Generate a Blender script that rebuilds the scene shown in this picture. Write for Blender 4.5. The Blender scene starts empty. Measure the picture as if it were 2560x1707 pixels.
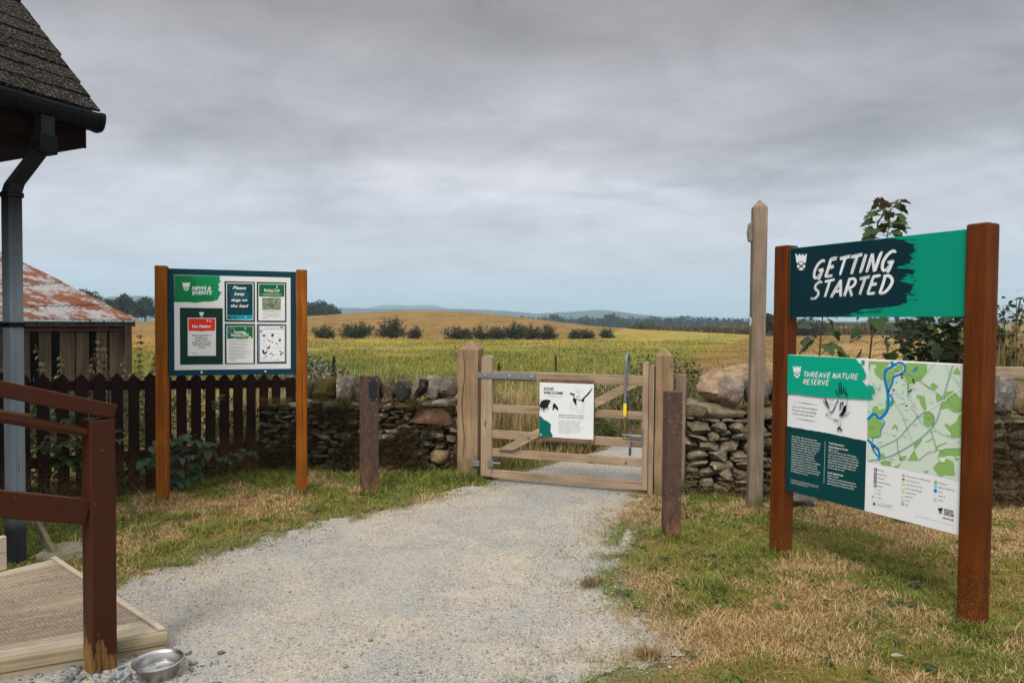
import bpy, bmesh, math, random
import numpy as np
from mathutils import Vector, Matrix, noise as mnoise
from mathutils.geometry import tessellate_polygon

scn = bpy.context.scene
col = scn.collection
PI = math.pi
R = math.radians
RNG = np.random.default_rng(7)
random.seed(11)

# ------------------------------------------------------------------ camera
cam_d = bpy.data.cameras.new("camera")
cam = bpy.data.objects.new("camera", cam_d)
col.objects.link(cam)
cam_d.sensor_width = 36.0
cam_d.lens = 24.0
cam_d.clip_start = 0.05
cam_d.clip_end = 40000
cam.matrix_world = (Matrix.Translation((0, 0, 1.6)) @ Matrix.Rotation(PI/2 - R(1.6), 4, 'X')
                    @ Matrix.Rotation(0.0078, 4, 'Z'))
scn.camera = cam
scn.view_settings.view_transform = 'Standard'
scn.view_settings.look = 'None'
scn.view_settings.exposure = 0.85
scn.view_settings.gamma = 1.0
scn.cycles.max_bounces = 5
scn.cycles.volume_bounces = 0
scn.cycles.transparent_max_bounces = 8

SUN_EL, SUN_AZ = 50.0, 200.0        # degrees; azimuth clockwise from +Y: behind the camera, a little left

# ------------------------------------------------------------------ sky
world = bpy.data.worlds.new("World")
scn.world = world
world.use_nodes = True
wt = world.node_tree
wt.nodes.clear()

def wn(kind, **kw):
    n = wt.nodes.new(kind)
    for k, v in kw.items():
        setattr(n, k, v)
    return n
def wl(a, b): wt.links.new(a, b)
def wmath(op, a, b=None, clamp=False):
    n = wn('ShaderNodeMath', operation=op, use_clamp=clamp)
    for i, v in enumerate((a, b)):
        if v is None: continue
        if isinstance(v, (int, float)): n.inputs[i].default_value = v
        else: wl(v, n.inputs[i])
    return n.outputs[0]
def wramp(fac, stops, interp='EASE'):
    n = wn('ShaderNodeValToRGB')
    n.color_ramp.interpolation = interp
    els = n.color_ramp.elements
    while len(els) > 1: els.remove(els[0])
    els[0].position = stops[0][0]; els[0].color = tuple(stops[0][1]) + (1,)
    for p, c in stops[1:]:
        e = els.new(p); e.color = tuple(c) + (1,)
    wl(fac, n.inputs[0])
    return n.outputs[0]

w_out = wn('ShaderNodeOutputWorld')
w_bg = wn('ShaderNodeBackground')
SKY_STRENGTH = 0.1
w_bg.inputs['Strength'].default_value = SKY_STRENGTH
sky = wn('ShaderNodeTexSky', sky_type='NISHITA', sun_disc=False)
sky.sun_elevation = R(SUN_EL)
sky.sun_rotation = R(SUN_AZ)
tc = wn('ShaderNodeTexCoord')
sep = wn('ShaderNodeSeparateXYZ')
wl(tc.outputs['Generated'], sep.inputs[0])
zc = wmath('MAXIMUM', sep.outputs['Z'], 0.0)
den = wmath('ADD', zc, 0.16)
px_ = wmath('DIVIDE', sep.outputs['X'], den)
py_ = wmath('DIVIDE', sep.outputs['Y'], den)
comb = wn('ShaderNodeCombineXYZ')
wl(px_, comb.inputs[0]); wl(py_, comb.inputs[1])
def wnoise(scale, detail, rough, offs, sc=(1, 1, 1), rot=0.0, dist=0.0):
    mp = wn('ShaderNodeMapping')
    mp.inputs['Location'].default_value = offs
    mp.inputs['Scale'].default_value = sc
    mp.inputs['Rotation'].default_value = (0, 0, rot)
    wl(comb.outputs[0], mp.inputs[0])
    n = wn('ShaderNodeTexNoise')
    n.inputs['Scale'].default_value = scale
    n.inputs['Detail'].default_value = detail
    n.inputs['Roughness'].default_value = rough
    n.inputs['Distortion'].default_value = dist
    wl(mp.outputs[0], n.inputs[0])
    return n.outputs[0]
n1 = wnoise(0.85, 7, 0.58, (3.1, 1.7, 0), (0.9, 1.0, 1), 0.6, 0.6)
n2 = wnoise(3.2, 8, 0.6, (7.7, 4.2, 0), (0.9, 1.2, 1), 0.5, 0.7)
# overcast deck: pale blue-grey low down, heavier and greyer higher, brightened overhead, out of frame, to light the scene
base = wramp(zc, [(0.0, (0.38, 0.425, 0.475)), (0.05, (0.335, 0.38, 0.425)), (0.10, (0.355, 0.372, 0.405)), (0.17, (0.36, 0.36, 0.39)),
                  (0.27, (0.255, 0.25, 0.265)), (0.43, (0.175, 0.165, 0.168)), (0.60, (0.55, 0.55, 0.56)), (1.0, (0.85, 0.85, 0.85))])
cl = wmath('ADD', wmath('MULTIPLY', n1, 0.65), wmath('MULTIPLY', n2, 0.35))
amp = wramp(zc, [(0.0, (0.10,)*3), (0.08, (0.45,)*3), (0.2, (0.95,)*3), (1.0, (1.0,)*3)])
cl0 = wmath('SUBTRACT', cl, 0.5)
cmul = wmath('ADD', wmath('MULTIPLY', wmath('MULTIPLY', cl0, amp), 1.95), 1.0)
# unseen sky behind the camera, brightened to throw more light on the scene
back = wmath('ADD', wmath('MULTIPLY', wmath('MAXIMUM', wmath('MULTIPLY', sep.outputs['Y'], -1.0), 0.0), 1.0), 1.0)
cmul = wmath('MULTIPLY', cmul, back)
cloud = wn('ShaderNodeVectorMath', operation='SCALE')
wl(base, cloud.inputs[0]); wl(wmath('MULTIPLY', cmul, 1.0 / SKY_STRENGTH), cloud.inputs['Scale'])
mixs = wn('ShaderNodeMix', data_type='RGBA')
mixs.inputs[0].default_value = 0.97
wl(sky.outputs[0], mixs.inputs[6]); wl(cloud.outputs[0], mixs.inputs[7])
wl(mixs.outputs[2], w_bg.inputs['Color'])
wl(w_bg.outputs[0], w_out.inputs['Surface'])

# ------------------------------------------------------------------ sun
sun_d = bpy.data.lights.new("sun", 'SUN')
sun_d.energy = 1.5
sun_d.angle = R(16)
sun_d.color = (1.0, 0.94, 0.86)
sun = bpy.data.objects.new("sun", sun_d)
col.objects.link(sun)
_el, _az = R(SUN_EL), R(SUN_AZ)
_s = Vector((math.sin(_az) * math.cos(_el), math.cos(_az) * math.cos(_el), math.sin(_el)))
sun.rotation_euler = _s.to_track_quat('Z', 'Y').to_euler()

# ------------------------------------------------------------------ material helpers
class NT:
    def __init__(self, name):
        self.m = bpy.data.materials.new(name)
        self.m.use_nodes = True
        self.t = self.m.node_tree
        self.b = self.t.nodes['Principled BSDF']
        self.tc = None
    def n(self, kind, **kw):
        o = self.t.nodes.new(kind)
        for k, v in kw.items(): setattr(o, k, v)
        return o
    def l(self, a, b): self.t.links.new(a, b)
    def put(self, v, sock):
        if isinstance(v, (int, float)): sock.default_value = v
        elif isinstance(v, (tuple, list)): sock.default_value = tuple(v) + ((1,) if len(v) == 3 and len(sock.default_value) == 4 else ())
        else: self.l(v, sock)
    def coord(self, stretch=(1, 1, 1), kind='Object', offs=(0, 0, 0)):
        if self.tc is None: self.tc = self.n('ShaderNodeTexCoord')
        mp = self.n('ShaderNodeMapping')
        mp.inputs['Scale'].default_value = stretch
        mp.inputs['Location'].default_value = offs
        self.l(self.tc.outputs[kind], mp.inputs[0])
        return mp.outputs[0]
    def noise(self, vec, scale, detail=4, rough=0.55, dist=0.0):
        o = self.n('ShaderNodeTexNoise')
        o.inputs['Scale'].default_value = scale; o.inputs['Detail'].default_value = detail
        o.inputs['Roughness'].default_value = rough; o.inputs['Distortion'].default_value = dist
        self.l(vec, o.inputs[0]); return o.outputs[0]
    def vor(self, vec, scale, out='Distance'):
        o = self.n('ShaderNodeTexVoronoi'); o.inputs['Scale'].default_value = scale
        self.l(vec, o.inputs[0]); return o.outputs[out]
    def rng(self, f, a, b, lo=0.0, hi=1.0):
        o = self.n('ShaderNodeMapRange')
        o.inputs[1].default_value = a; o.inputs[2].default_value = b
        o.inputs[3].default_value = lo; o.inputs[4].default_value = hi
        self.l(f, o.inputs[0]); return o.outputs[0]
    def mix(self, f, a, b, mode='MIX'):
        o = self.n('ShaderNodeMix', data_type='RGBA', blend_type=mode)
        self.put(f, o.inputs[0]); self.put(a, o.inputs[6]); self.put(b, o.inputs[7]); return o.outputs[2]
    def math(self, op, a, b=0.0):
        o = self.n('ShaderNodeMath', operation=op); self.put(a, o.inputs[0]); self.put(b, o.inputs[1]); return o.outputs[0]
    def attr(self, name='Col'):
        o = self.n('ShaderNodeAttribute', attribute_name=name); return o.outputs['Color']
    def island(self):
        o = self.n('ShaderNodeNewGeometry'); return o.outputs['Random Per Island']
    def normal_z(self):
        o = self.n('ShaderNodeNewGeometry'); s = self.n('ShaderNodeSeparateXYZ'); self.l(o.outputs['Normal'], s.inputs[0]); return s.outputs[2]
    def height(self):
        s = self.n('ShaderNodeSeparateXYZ'); self.l(self.coord(), s.inputs[0]); return s.outputs[2]
    def bump(self, h, strength, dist=0.01):
        o = self.n('ShaderNodeBump'); o.inputs['Strength'].default_value = strength; o.inputs['Distance'].default_value = dist
        self.l(h, o.inputs['Height']); self.l(o.outputs[0], self.b.inputs['Normal'])
    def done(self, color, rough=0.8, spec=0.3, metal=0.0):
        self.put(color, self.b.inputs['Base Color']); self.put(rough, self.b.inputs['Roughness'])
        self.b.inputs['Specular IOR Level'].default_value = spec; self.b.inputs['Metallic'].default_value = metal
        return self.m

def m_flat(name, c, rough=0.5, spec=0.3, metal=0.0, var=0.12, vscale=6.0):
    k = NT(name)
    f = k.noise(k.coord(), vscale, 5)
    c2 = tuple(x * (1 - var) for x in c); c3 = tuple(min(1, x * (1 + var)) for x in c)
    return k.done(k.mix(f, c2, c3), rough, spec, metal)

def m_wood(name, c1, c2, axis='Z', rough=0.75, grain=1.0, green=0.0, knots=True, bump=0.35, dirt=None, spec=0.25):
    """stretched grain along an axis, knots, optional algae low down and dirt splash"""
    k = NT(name)
    st = {'X': (0.06, 1, 1), 'Y': (1, 0.06, 1), 'Z': (1, 1, 0.06)}[axis]
    v = k.coord(st)
    g = k.noise(v, 42 * grain, 6, 0.65, 0.6)
    g2 = k.noise(v, 9 * grain, 3, 0.5, 1.2)
    f = k.math('ADD', k.math('MULTIPLY', g, 0.6), k.math('MULTIPLY', g2, 0.4))
    c = k.mix(k.rng(f, 0.32, 0.68), c1, c2)
    big = k.noise(k.coord(), 2.6, 3)
    c = k.mix(k.rng(big, 0.35, 0.7, 0, 0.45), c, tuple(x * 0.55 for x in c1))
    if knots:
        kv = k.vor(k.coord({'X': (1, 3, 3), 'Y': (3, 1, 3), 'Z': (3, 3, 1)}[axis]), 1.9)
        c = k.mix(k.rng(kv, 0.035, 0.09, 0.75, 0.0), c, tuple(x * 0.25 for x in c1))
    crack = k.noise(k.coord({'X': (0.02, 1, 1), 'Y': (1, 0.02, 1), 'Z': (1, 1, 0.02)}[axis]), 60 * grain, 2, 0.5)
    c = k.mix(k.rng(crack, 0.66, 0.74, 0, 0.6), c, tuple(x * 0.2 for x in c1))
    if green > 0:
        h = k.height()
        gn = k.noise(k.coord((1, 1, 0.5)), 9, 4)
        gf = k.math('MULTIPLY', k.rng(h, 0.05, 0.42, green, 0.0), k.rng(gn, 0.35, 0.6))
        c = k.mix(gf, c, (0.075, 0.085, 0.03))
    if dirt:
        h = k.height()
        sp = k.vor(k.coord(), 130)
        df = k.math('MULTIPLY', k.rng(h, 0.0, 0.45, 0.6, 0.0), k.rng(k.noise(k.coord(), 90, 3), 0.50, 0.64))
        c = k.mix(df, c, dirt)
    k.bump(f, bump, 0.006)
    return k.done(c, rough, spec)

def m_attr(name, rough=0.8, trans=0.25, var=0.3, vscale=20.0, spec=0.15):
    """leaf / blade colour from the mesh's own Col attribute"""
    k = NT(name)
    a = k.attr('Col')
    f = k.noise(k.coord(), vscale, 2)
    c = k.mix(k.rng(f, 0.3, 0.7, 0, var), a, tuple([0.0, 0.0, 0.0]), 'MIX')
    k.done(c, rough, spec)
    if trans > 0:
        tr = k.n('ShaderNodeBsdfTranslucent'); k.l(c, tr.inputs[0])
        mx = k.n('ShaderNodeMixShader'); mx.inputs[0].default_value = trans
        out = k.t.nodes['Material Output']
        k.l(k.b.outputs[0], mx.inputs[1]); k.l(tr.outputs[0], mx.inputs[2]); k.l(mx.outputs[0], out.inputs[0])
    return k.m

# ------------------------------------------------------------------ object helpers
def thing(name, label, cat, loc=(0, 0, 0), rz=0.0, group=None):
    o = bpy.data.objects.new(name, None)
    o.empty_display_size = 0.1
    col.objects.link(o)
    o.location = loc; o.rotation_euler = (0, 0, rz)
    o['label'] = label; o['category'] = cat
    if group: o['group'] = group
    return o
def tag(o, label, cat, group=None):
    o['label'] = label; o['category'] = cat
    if group: o['group'] = group
    return o
def kind(o, k):
    o['kind'] = k; return o

class MB:
    """collects primitives into one mesh"""
    def __init__(self): self.v = []; self.f = []
    def add(self, vs, fs):
        b = len(self.v); self.v += [tuple(p) for p in vs]; self.f += [tuple(b + i for i in q) for q in fs]; return self
    def box(self, x0, x1, y0, y1, z0, z1):
        vs = [(x0,y0,z0),(x1,y0,z0),(x1,y1,z0),(x0,y1,z0),(x0,y0,z1),(x1,y0,z1),(x1,y1,z1),(x0,y1,z1)]
        return self.add(vs, [(0,3,2,1),(4,5,6,7),(0,1,5,4),(1,2,6,5),(2,3,7,6),(3,0,4,7)])
    def hexa(self, vs):
        return self.add(vs, [(0,3,2,1),(4,5,6,7),(0,1,5,4),(1,2,6,5),(2,3,7,6),(3,0,4,7)])
    def beam(self, p0, p1, w, h, up=(0, 0, 1)):
        p0, p1 = Vector(p0), Vector(p1); d = (p1 - p0).normalized(); u = Vector(up)
        s = d.cross(u).normalized(); u = s.cross(d).normalized()
        vs = []
        for p in (p0, p1):
            for a, b in ((-1,-1),(1,-1),(1,1),(-1,1)): vs.append(p + s*(a*w/2) + u*(b*h/2))
        return self.add(vs, [(0,1,2,3)[::-1],(4,5,6,7),(0,1,5,4),(1,2,6,5),(2,3,7,6),(3,0,4,7)])
    def tube(self, pts, r, n=10, cap=True):
        pts = [Vector(p) for p in pts]; rs = r if isinstance(r, (list, tuple)) else [r]*len(pts)
        vs = []; fs = []; prev = None
        for i, p in enumerate(pts):
            d = (pts[min(i+1, len(pts)-1)] - pts[max(i-1, 0)]).normalized()
            a = prev if prev is not None else (Vector((0,0,1)) if abs(d.z) < 0.9 else Vector((1,0,0)))
            s = d.cross(a).normalized(); u = s.cross(d).normalized(); prev = u
            for k in range(n):
                t = 2*PI*k/n; vs.append(p + (s*math.cos(t) + u*math.sin(t))*rs[i])
        for i in range(len(pts)-1):
            for k in range(n):
                k2 = (k+1) % n; fs.append((i*n+k, i*n+k2, (i+1)*n+k2, (i+1)*n+k))
        if cap: fs.append(tuple(range(n))[::-1]); fs.append(tuple(range((len(pts)-1)*n, len(pts)*n)))
        return self.add(vs, fs)
    def lathe(self, prof, n=40, c=(0, 0, 0)):
        vs = []; fs = []
        for r, z in prof:
            for k in range(n):
                t = 2*PI*k/n; vs.append((c[0]+r*math.cos(t), c[1]+r*math.sin(t), c[2]+z))
        for i in range(len(prof)-1):
            for k in range(n):
                k2 = (k+1) % n; fs.append((i*n+k, i*n+k2, (i+1)*n+k2, (i+1)*n+k))
        return self.add(vs, fs)
    def prism(self, poly, y0, y1):
        """polygon given in (x, z), extruded along y"""
        n = len(poly)
        vs = [(x, y0, z) for x, z in poly] + [(x, y1, z) for x, z in poly]
        tri = tessellate_polygon([[Vector((x, z, 0)) for x, z in poly]])
        fs = [tuple(t) for t in tri] + [tuple(n+i for i in t)[::-1] for t in tri]
        fs += [(i, (i+1) % n, n+(i+1) % n, n+i) for i in range(n)]
        return self.add(vs, fs)
    def post(self, x0, x1, y0, y1, z0, zs, za):
        """square post with a pyramid top"""
        self_v = [(x0,y0,z0),(x1,y0,z0),(x1,y1,z0),(x0,y1,z0),(x0,y0,zs),(x1,y0,zs),(x1,y1,zs),(x0,y1,zs),((x0+x1)/2,(y0+y1)/2,za)]
        return self.add(self_v, [(0,3,2,1),(0,1,5,4),(1,2,6,5),(2,3,7,6),(3,0,4,7),(4,5,8),(5,6,8),(6,7,8),(7,4,8)])
    def build(self, name, mat, parent=None, bevel=0.0, smooth=False, seg=2):
        me = bpy.data.meshes.new(name)
        me.from_pydata([tuple(p) for p in self.v], [], self.f)
        bm = bmesh.new(); bm.from_mesh(me); bmesh.ops.recalc_face_normals(bm, faces=bm.faces); bm.to_mesh(me); bm.free()
        if mat: me.materials.append(mat)
        if smooth:
            for p in me.polygons: p.use_smooth = True
            me.set_sharp_from_angle(angle=R(40))
        o = bpy.data.objects.new(name, me); col.objects.link(o)
        if parent: o.parent = parent
        if bevel > 0:
            b = o.modifiers.new("bevel", 'BEVEL'); b.width = bevel; b.segments = seg; b.limit_method = 'ANGLE'; b.angle_limit = R(35)
        return o

def stud(parent, name, pts, r, mat=None):
    """domed screw or bolt heads on a face turned to -y, each its own part"""
    for x, y, z in pts:
        m = MB(); m.lathe([(0.0, r*0.5), (r*0.75, r*0.4), (r, 0.0)], 12)
        o = MB(); o.add([(x+a, y-c, z+b) for a, b, c in m.v], m.f); o.build(name, mat or M_SCREW, parent, 0, True)

def np_mesh(name, V, T, mat, cols=None, parent=None, smooth=False):
    """triangle mesh from numpy arrays, with per-vertex Col"""
    me = bpy.data.meshes.new(name)
    V = np.ascontiguousarray(V, dtype=np.float32); T = np.ascontiguousarray(T, dtype=np.int32)
    me.vertices.add(len(V)); me.vertices.foreach_set('co', V.ravel())
    k = T.shape[1]
    me.loops.add(T.size); me.loops.foreach_set('vertex_index', T.ravel())
    me.polygons.add(len(T))
    me.polygons.foreach_set('loop_start', np.arange(0, T.size, k, dtype=np.int32))
    me.polygons.foreach_set('loop_total', np.full(len(T), k, dtype=np.int32))
    if smooth: me.polygons.foreach_set('use_smooth', np.ones(len(T), dtype=bool))
    if cols is not None:
        at = me.color_attributes.new('Col', 'FLOAT_COLOR', 'POINT')
        c4 = np.ones((len(V), 4), dtype=np.float32); c4[:, :3] = cols
        at.data.foreach_set('color', c4.ravel())
    me.materials.append(mat)
    me.update(); me.validate()
    o = bpy.data.objects.new(name, me); col.objects.link(o)
    if parent: o.parent = parent
    return o

_LAT = RNG.random((256, 256))
def vnoise(x, y, s=1.0, o=0):
    x = np.asarray(x)/s + 37.3*o + 100; y = np.asarray(y)/s + 91.7*o + 100
    i = np.floor(x).astype(int); j = np.floor(y).astype(int); fx = x-i; fy = y-j
    fx = fx*fx*(3-2*fx); fy = fy*fy*(3-2*fy)
    a = _LAT[i % 256, j % 256]; b = _LAT[(i+1) % 256, j % 256]; c = _LAT[i % 256, (j+1) % 256]; d = _LAT[(i+1) % 256, (j+1) % 256]
    return (a*(1-fx)+b*fx)*(1-fy) + (c*(1-fx)+d*fx)*fy
def fbm(x, y, s=1.0, o=0, n=4):
    t = 0; a = 0.5; w = 0
    for k in range(n):
        t = t + a*vnoise(x, y, s/2**k, o+k*3); w += a; a *= 0.5
    return t/w
def sstep(a, b, x):
    t = np.clip((np.asarray(x)-a)/(b-a), 0, 1); return t*t*(3-2*t)

def blades(P, h, w, lean, ang, cols, tipc=1.25):
    """bent grass blades: P (n,3), h, w, lean (sideways reach), ang (heading); 5 vertices, 3 triangles each"""
    n = len(P)
    d = np.stack([np.cos(ang), np.sin(ang), np.zeros(n)], 1); s = np.stack([-np.sin(ang), np.cos(ang), np.zeros(n)], 1)
    z = np.array([0, 0, 1.0])
    m = P + d*(lean*0.3)[:, None] + z*(h*0.6)[:, None]
    t = P + d*lean[:, None] + z*h[:, None]
    hw = (w/2)[:, None]
    V = np.stack([P - s*hw, P + s*hw, m - s*hw*0.8, m + s*hw*0.8, t], 1).reshape(-1, 3)
    b = (np.arange(n)*5)[:, None]
    T = np.stack([b+[0, 1, 3], b+[0, 3, 2], b+[2, 3, 4]], 1).reshape(-1, 3)
    C = np.repeat(cols, 5, 0).reshape(n, 5, 3).copy()
    C[:, 4] *= tipc
    return V, T, C.reshape(-1, 3)

def leaf_cards(P, size, cols, up=0.3, aspect=1.5):
    """small pointed leaf quads at random tilts"""
    n = len(P)
    nrm = RNG.normal(size=(n, 3)); nrm[:, 2] = np.abs(nrm[:, 2]) + up; nrm /= np.linalg.norm(nrm, axis=1)[:, None]
    a = RNG.normal(size=(n, 3)); a -= nrm*(a*nrm).sum(1)[:, None]; a /= np.linalg.norm(a, axis=1)[:, None]
    b = np.cross(nrm, a)
    s = (size*RNG.uniform(0.6, 1.3, n))[:, None]
    V = np.stack([P - a*s*aspect/2, P + b*s*0.4, P + a*s*aspect/2, P - b*s*0.4], 1).reshape(-1, 3)
    k = (np.arange(n)*4)[:, None]
    T = np.stack([k+[0, 1, 2], k+[0, 2, 3]], 1).reshape(-1, 3)
    return V, T, np.repeat(cols, 4, 0)

def merge(parts):
    Vs, Ts, Cs = [], [], []; b = 0
    for V, T, C in parts:
        Vs.append(V); Ts.append(T+b); Cs.append(C); b += len(V)
    return np.concatenate(Vs), np.concatenate(Ts), np.concatenate(Cs)

def lerpc(a, b, t):
    t = np.asarray(t)[:, None]; return np.array(a)[None]*(1-t) + np.array(b)[None]*t

# ------------------------------------------------------------------ terrain
def ridge(X):
    return np.interp(X, [-260, -140, -92, -51, -34, -19, -3, 13, 27, 36, 51, 66, 100, 260], [0.2, 0.5, 0.85, 2.4, 4.0, 4.6, 3.6, 1.5, 0.0, 0.1, 0.55, 1.3, 1.6, 1.4])
def H(X, Y):
    X = np.asarray(X, float); Y = np.asarray(Y, float)
    r = (ridge(X-9) + ridge(X) + ridge(X+9))/3
    h = r*sstep(62, 175, Y)
    h = h - sstep(185, 380, Y)*(3.5 + h*0.9)
    h = h + sstep(9, 16, Y)*(vnoise(X, Y, 5.0, 4)-0.5)*0.12*sstep(400, 60, Y)
    return h
def Hs(x, y): return float(H(np.array([x]), np.array([y]))[0])

def zones(X, Y):
    """ground kinds: hay stubble, green sward, straw strip, lawn"""
    n = fbm(X, Y, 9, 1)
    hay = sstep(-3, 3, Y - 65 - np.maximum(0, X-8)*5 + (n-0.5)*10)*sstep(215, 195, Y)
    hb = sstep(-0.8, 0.8, X - 6.5 - (Y-27)*0.4 + (n-0.5)*3)*sstep(13, 15, Y)*sstep(150, 120, Y)
    straw = sstep(0.0, 2.5, 15.5 - Y + (n-0.5)*8 + np.maximum(0, X-1)*1.6)*sstep(7, 7.6, Y)
    lawn = sstep(8.0, 7.2, Y)
    return np.maximum(hay, hb), straw*(1-lawn), lawn
C_HAY, C_HAY2 = np.array((0.285, 0.178, 0.054)), np.array((0.185, 0.112, 0.032))
C_GRN, C_GRN2, C_ORG, C_YEL = np.array((0.110, 0.150, 0.026)), np.array((0.205, 0.205, 0.036)), np.array((0.40, 0.235, 0.065)), np.array((0.33, 0.265, 0.052))
C_STRAW, C_STRAW2 = np.array((0.42, 0.28, 0.12)), np.array((0.22, 0.14, 0.06))
C_DRY, C_LAWN = np.array((0.23, 0.135, 0.05)), np.array((0.085, 0.10, 0.022))
def mixc(a, b, t): return a*(1-t)[:, None] + b*t[:, None]
def meadow_col(X, Y):
    n = fbm(X, Y*0.6, 14, 2); m = fbm(X, Y*0.7, 3.5, 5)
    one = np.zeros((len(X), 1))
    g = mixc(C_GRN[None]+one, C_GRN2[None]+one, sstep(0.3, 0.7, m))
    far = sstep(24, 52, Y)
    y = mixc(C_YEL[None]+one, C_ORG[None]+one, sstep(0.44, 0.60, n))
    y = mixc(y, C_GRN2[None]+one, sstep(0.56, 0.68, fbm(X, Y*0.5, 7, 151))*0.7)
    c = mixc(g, y, np.clip(far*0.85 + sstep(0.5, 0.68, n)*0.55*(1-far), 0, 1))
    strip = sstep(2.4, 0.8, np.abs(X - 6.5 - (Y-27)*0.4 + 3.2 + (m-0.5)*3))*sstep(22, 30, Y)*sstep(140, 90, Y)
    c = mixc(c, C_GRN2[None]+one, strip*0.75)
    return c
def ground_col(X, Y):
    hay, straw, lawn = zones(X, Y)
    one = np.zeros((len(X), 1))
    c = meadow_col(X, Y)
    m = fbm(X, Y, 2.2, 7)
    hc = mixc(C_HAY[None]+one, C_HAY2[None]+one, sstep(0.42, 0.72, m))
    rows = 0.5+0.5*np.sin((X*0.5 + Y*0.86 + vnoise(X, Y, 12, 9)*9)*1.6)
    hc = mixc(hc, C_HAY2[None]+one, rows*0.35)
    c = mixc(c, hc, hay)
    c = mixc(c, mixc(C_STRAW[None]+one, C_STRAW2[None]+one, sstep(0.35, 0.7, m)), straw*0.9)
    lc = mixc(C_LAWN[None]*1.1+one, C_DRY[None]*1.25+one, sstep(0.3, 0.6, fbm(X, Y, 0.9, 12)))
    c = mixc(c, lc, lawn)
    nearm = (Y > 1) & (Y < 12) & (np.abs(X) < 6)
    pe = np.zeros(len(X)); pe[nearm] = np.exp(-edge_dist(X[nearm], Y[nearm], PATH)/0.10)
    c = mixc(c, np.array((0.30, 0.26, 0.20))[None]+one, np.clip(pe, 0, 0.9))
    farw = sstep(230, 330, Y)
    c = mixc(c, np.array((0.06, 0.085, 0.03))[None]+one, farw)
    return c

PATH = [(-3.4, -4), (-3.1, 2.0), (-2.62, 3.3), (-2.32, 4.13), (-2.16, 4.46), (-1.9, 4.83), (-1.59, 5.24), (-1.16, 5.61), (-0.69, 6.18), (-0.27, 6.72), (-0.02, 7.02),
        (0.12, 7.18), (0.37, 7.49), (0.79, 7.94), (1.26, 8.67), (1.78, 9.41), (2.3, 9.84), (2.9, 10.1), (4.5, 10.5), (9, 11.2), (14, 11.5),
        (14, 9.4), (6, 8.7), (3.2, 8.3), (1.9, 7.4), (1.42, 6.75), (1.25, 6.43), (1.07, 5.9), (0.91, 5.32), (0.77, 4.8), (0.62, 4.15), (0.60, 3.90), (0.68, 3.66), (0.84, 3.42), (0.80, 3.26), (0.62, 3.14), (0.43, 3.05), (0.32, 2.97), (0.1, 2.4), (0.2, -4)]
PATH = np.array(PATH)
def in_poly(x, y, poly):
    inside = np.zeros(len(x), bool); n = len(poly)
    for i in range(n):
        x0, y0 = poly[i]; x1, y1 = poly[(i+1) % n]
        if y0 == y1: continue
        c = ((y0 > y) != (y1 > y)) & (x < (x1-x0)*(y-y0)/(y1-y0) + x0)
        inside ^= c
    return inside
def edge_dist(x, y, poly):
    d = np.full(len(x), 1e9); n = len(poly)
    for i in range(n):
        a = poly[i]; b = poly[(i+1) % n]; ab = b-a
        t = np.clip(((x-a[0])*ab[0]+(y-a[1])*ab[1])/(ab@ab), 0, 1)
        d = np.minimum(d, np.hypot(x-a[0]-t*ab[0], y-a[1]-t*ab[1]))
    return d
def on_path(x, y, jit=0.10, grow=0.0):
    wob = (fbm(x, y, 0.5, 20)-0.5)*jit*4
    ins = in_poly(x, y, PATH); d = edge_dist(x, y, PATH); sd = np.where(ins, -d, d)
    return sd + wob < grow

def build_ground():
    ys = [-9.0]
    while ys[-1] < 12000:
        y = ys[-1]; ys.append(y + max(0.14, abs(y)*0.022 if y > 0 else 0.4))
    ys = np.array(ys); us = np.linspace(-1.7, 1.7, 300)
    Yg, Ug = np.meshgrid(ys, us, indexing='ij')
    Xg = Ug*(np.abs(Yg)+9)
    X = Xg.ravel(); Y = Yg.ravel()
    V = np.stack([X, Y, H(X, Y)], 1)
    nr, nc = Xg.shape
    i = (np.arange(nr-1)[:, None]*nc + np.arange(nc-1)[None]).ravel()
    T = np.stack([i, i+1, i+nc+1, i+nc], 1)
    k = NT('meadow_ground')
    a = k.attr('Col')
    v = k.coord()
    f = k.noise(v, 2.5, 8, 0.7); f2 = k.noise(v, 40, 4, 0.7); f3 = k.noise(k.coord((1, 0.25, 1)), 0.9, 6, 0.75)
    c = k.mix(k.rng(f3, 0.42, 0.62, 0, 0.7), a, k.mix(1.0, a, (0.42, 0.40, 0.36), 'MULTIPLY'))
    c = k.mix(k.rng(f, 0.3, 0.72, 0.0, 0.55), c, k.mix(1.0, a, (1.4, 1.3, 1.15), 'MULTIPLY'))
    c = k.mix(k.rng(f2, 0.4, 0.7, 0, 0.5), c, k.mix(1.0, c, (0.4, 0.38, 0.34), 'MULTIPLY'))
    k.bump(k.math('ADD', f, f2), 0.7, 0.05)
    k.done(c, 0.95, 0.08)
    return kind(np_mesh('ground', V, T, k.m, ground_col(X, Y), smooth=True), 'structure')
build_ground()

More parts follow.
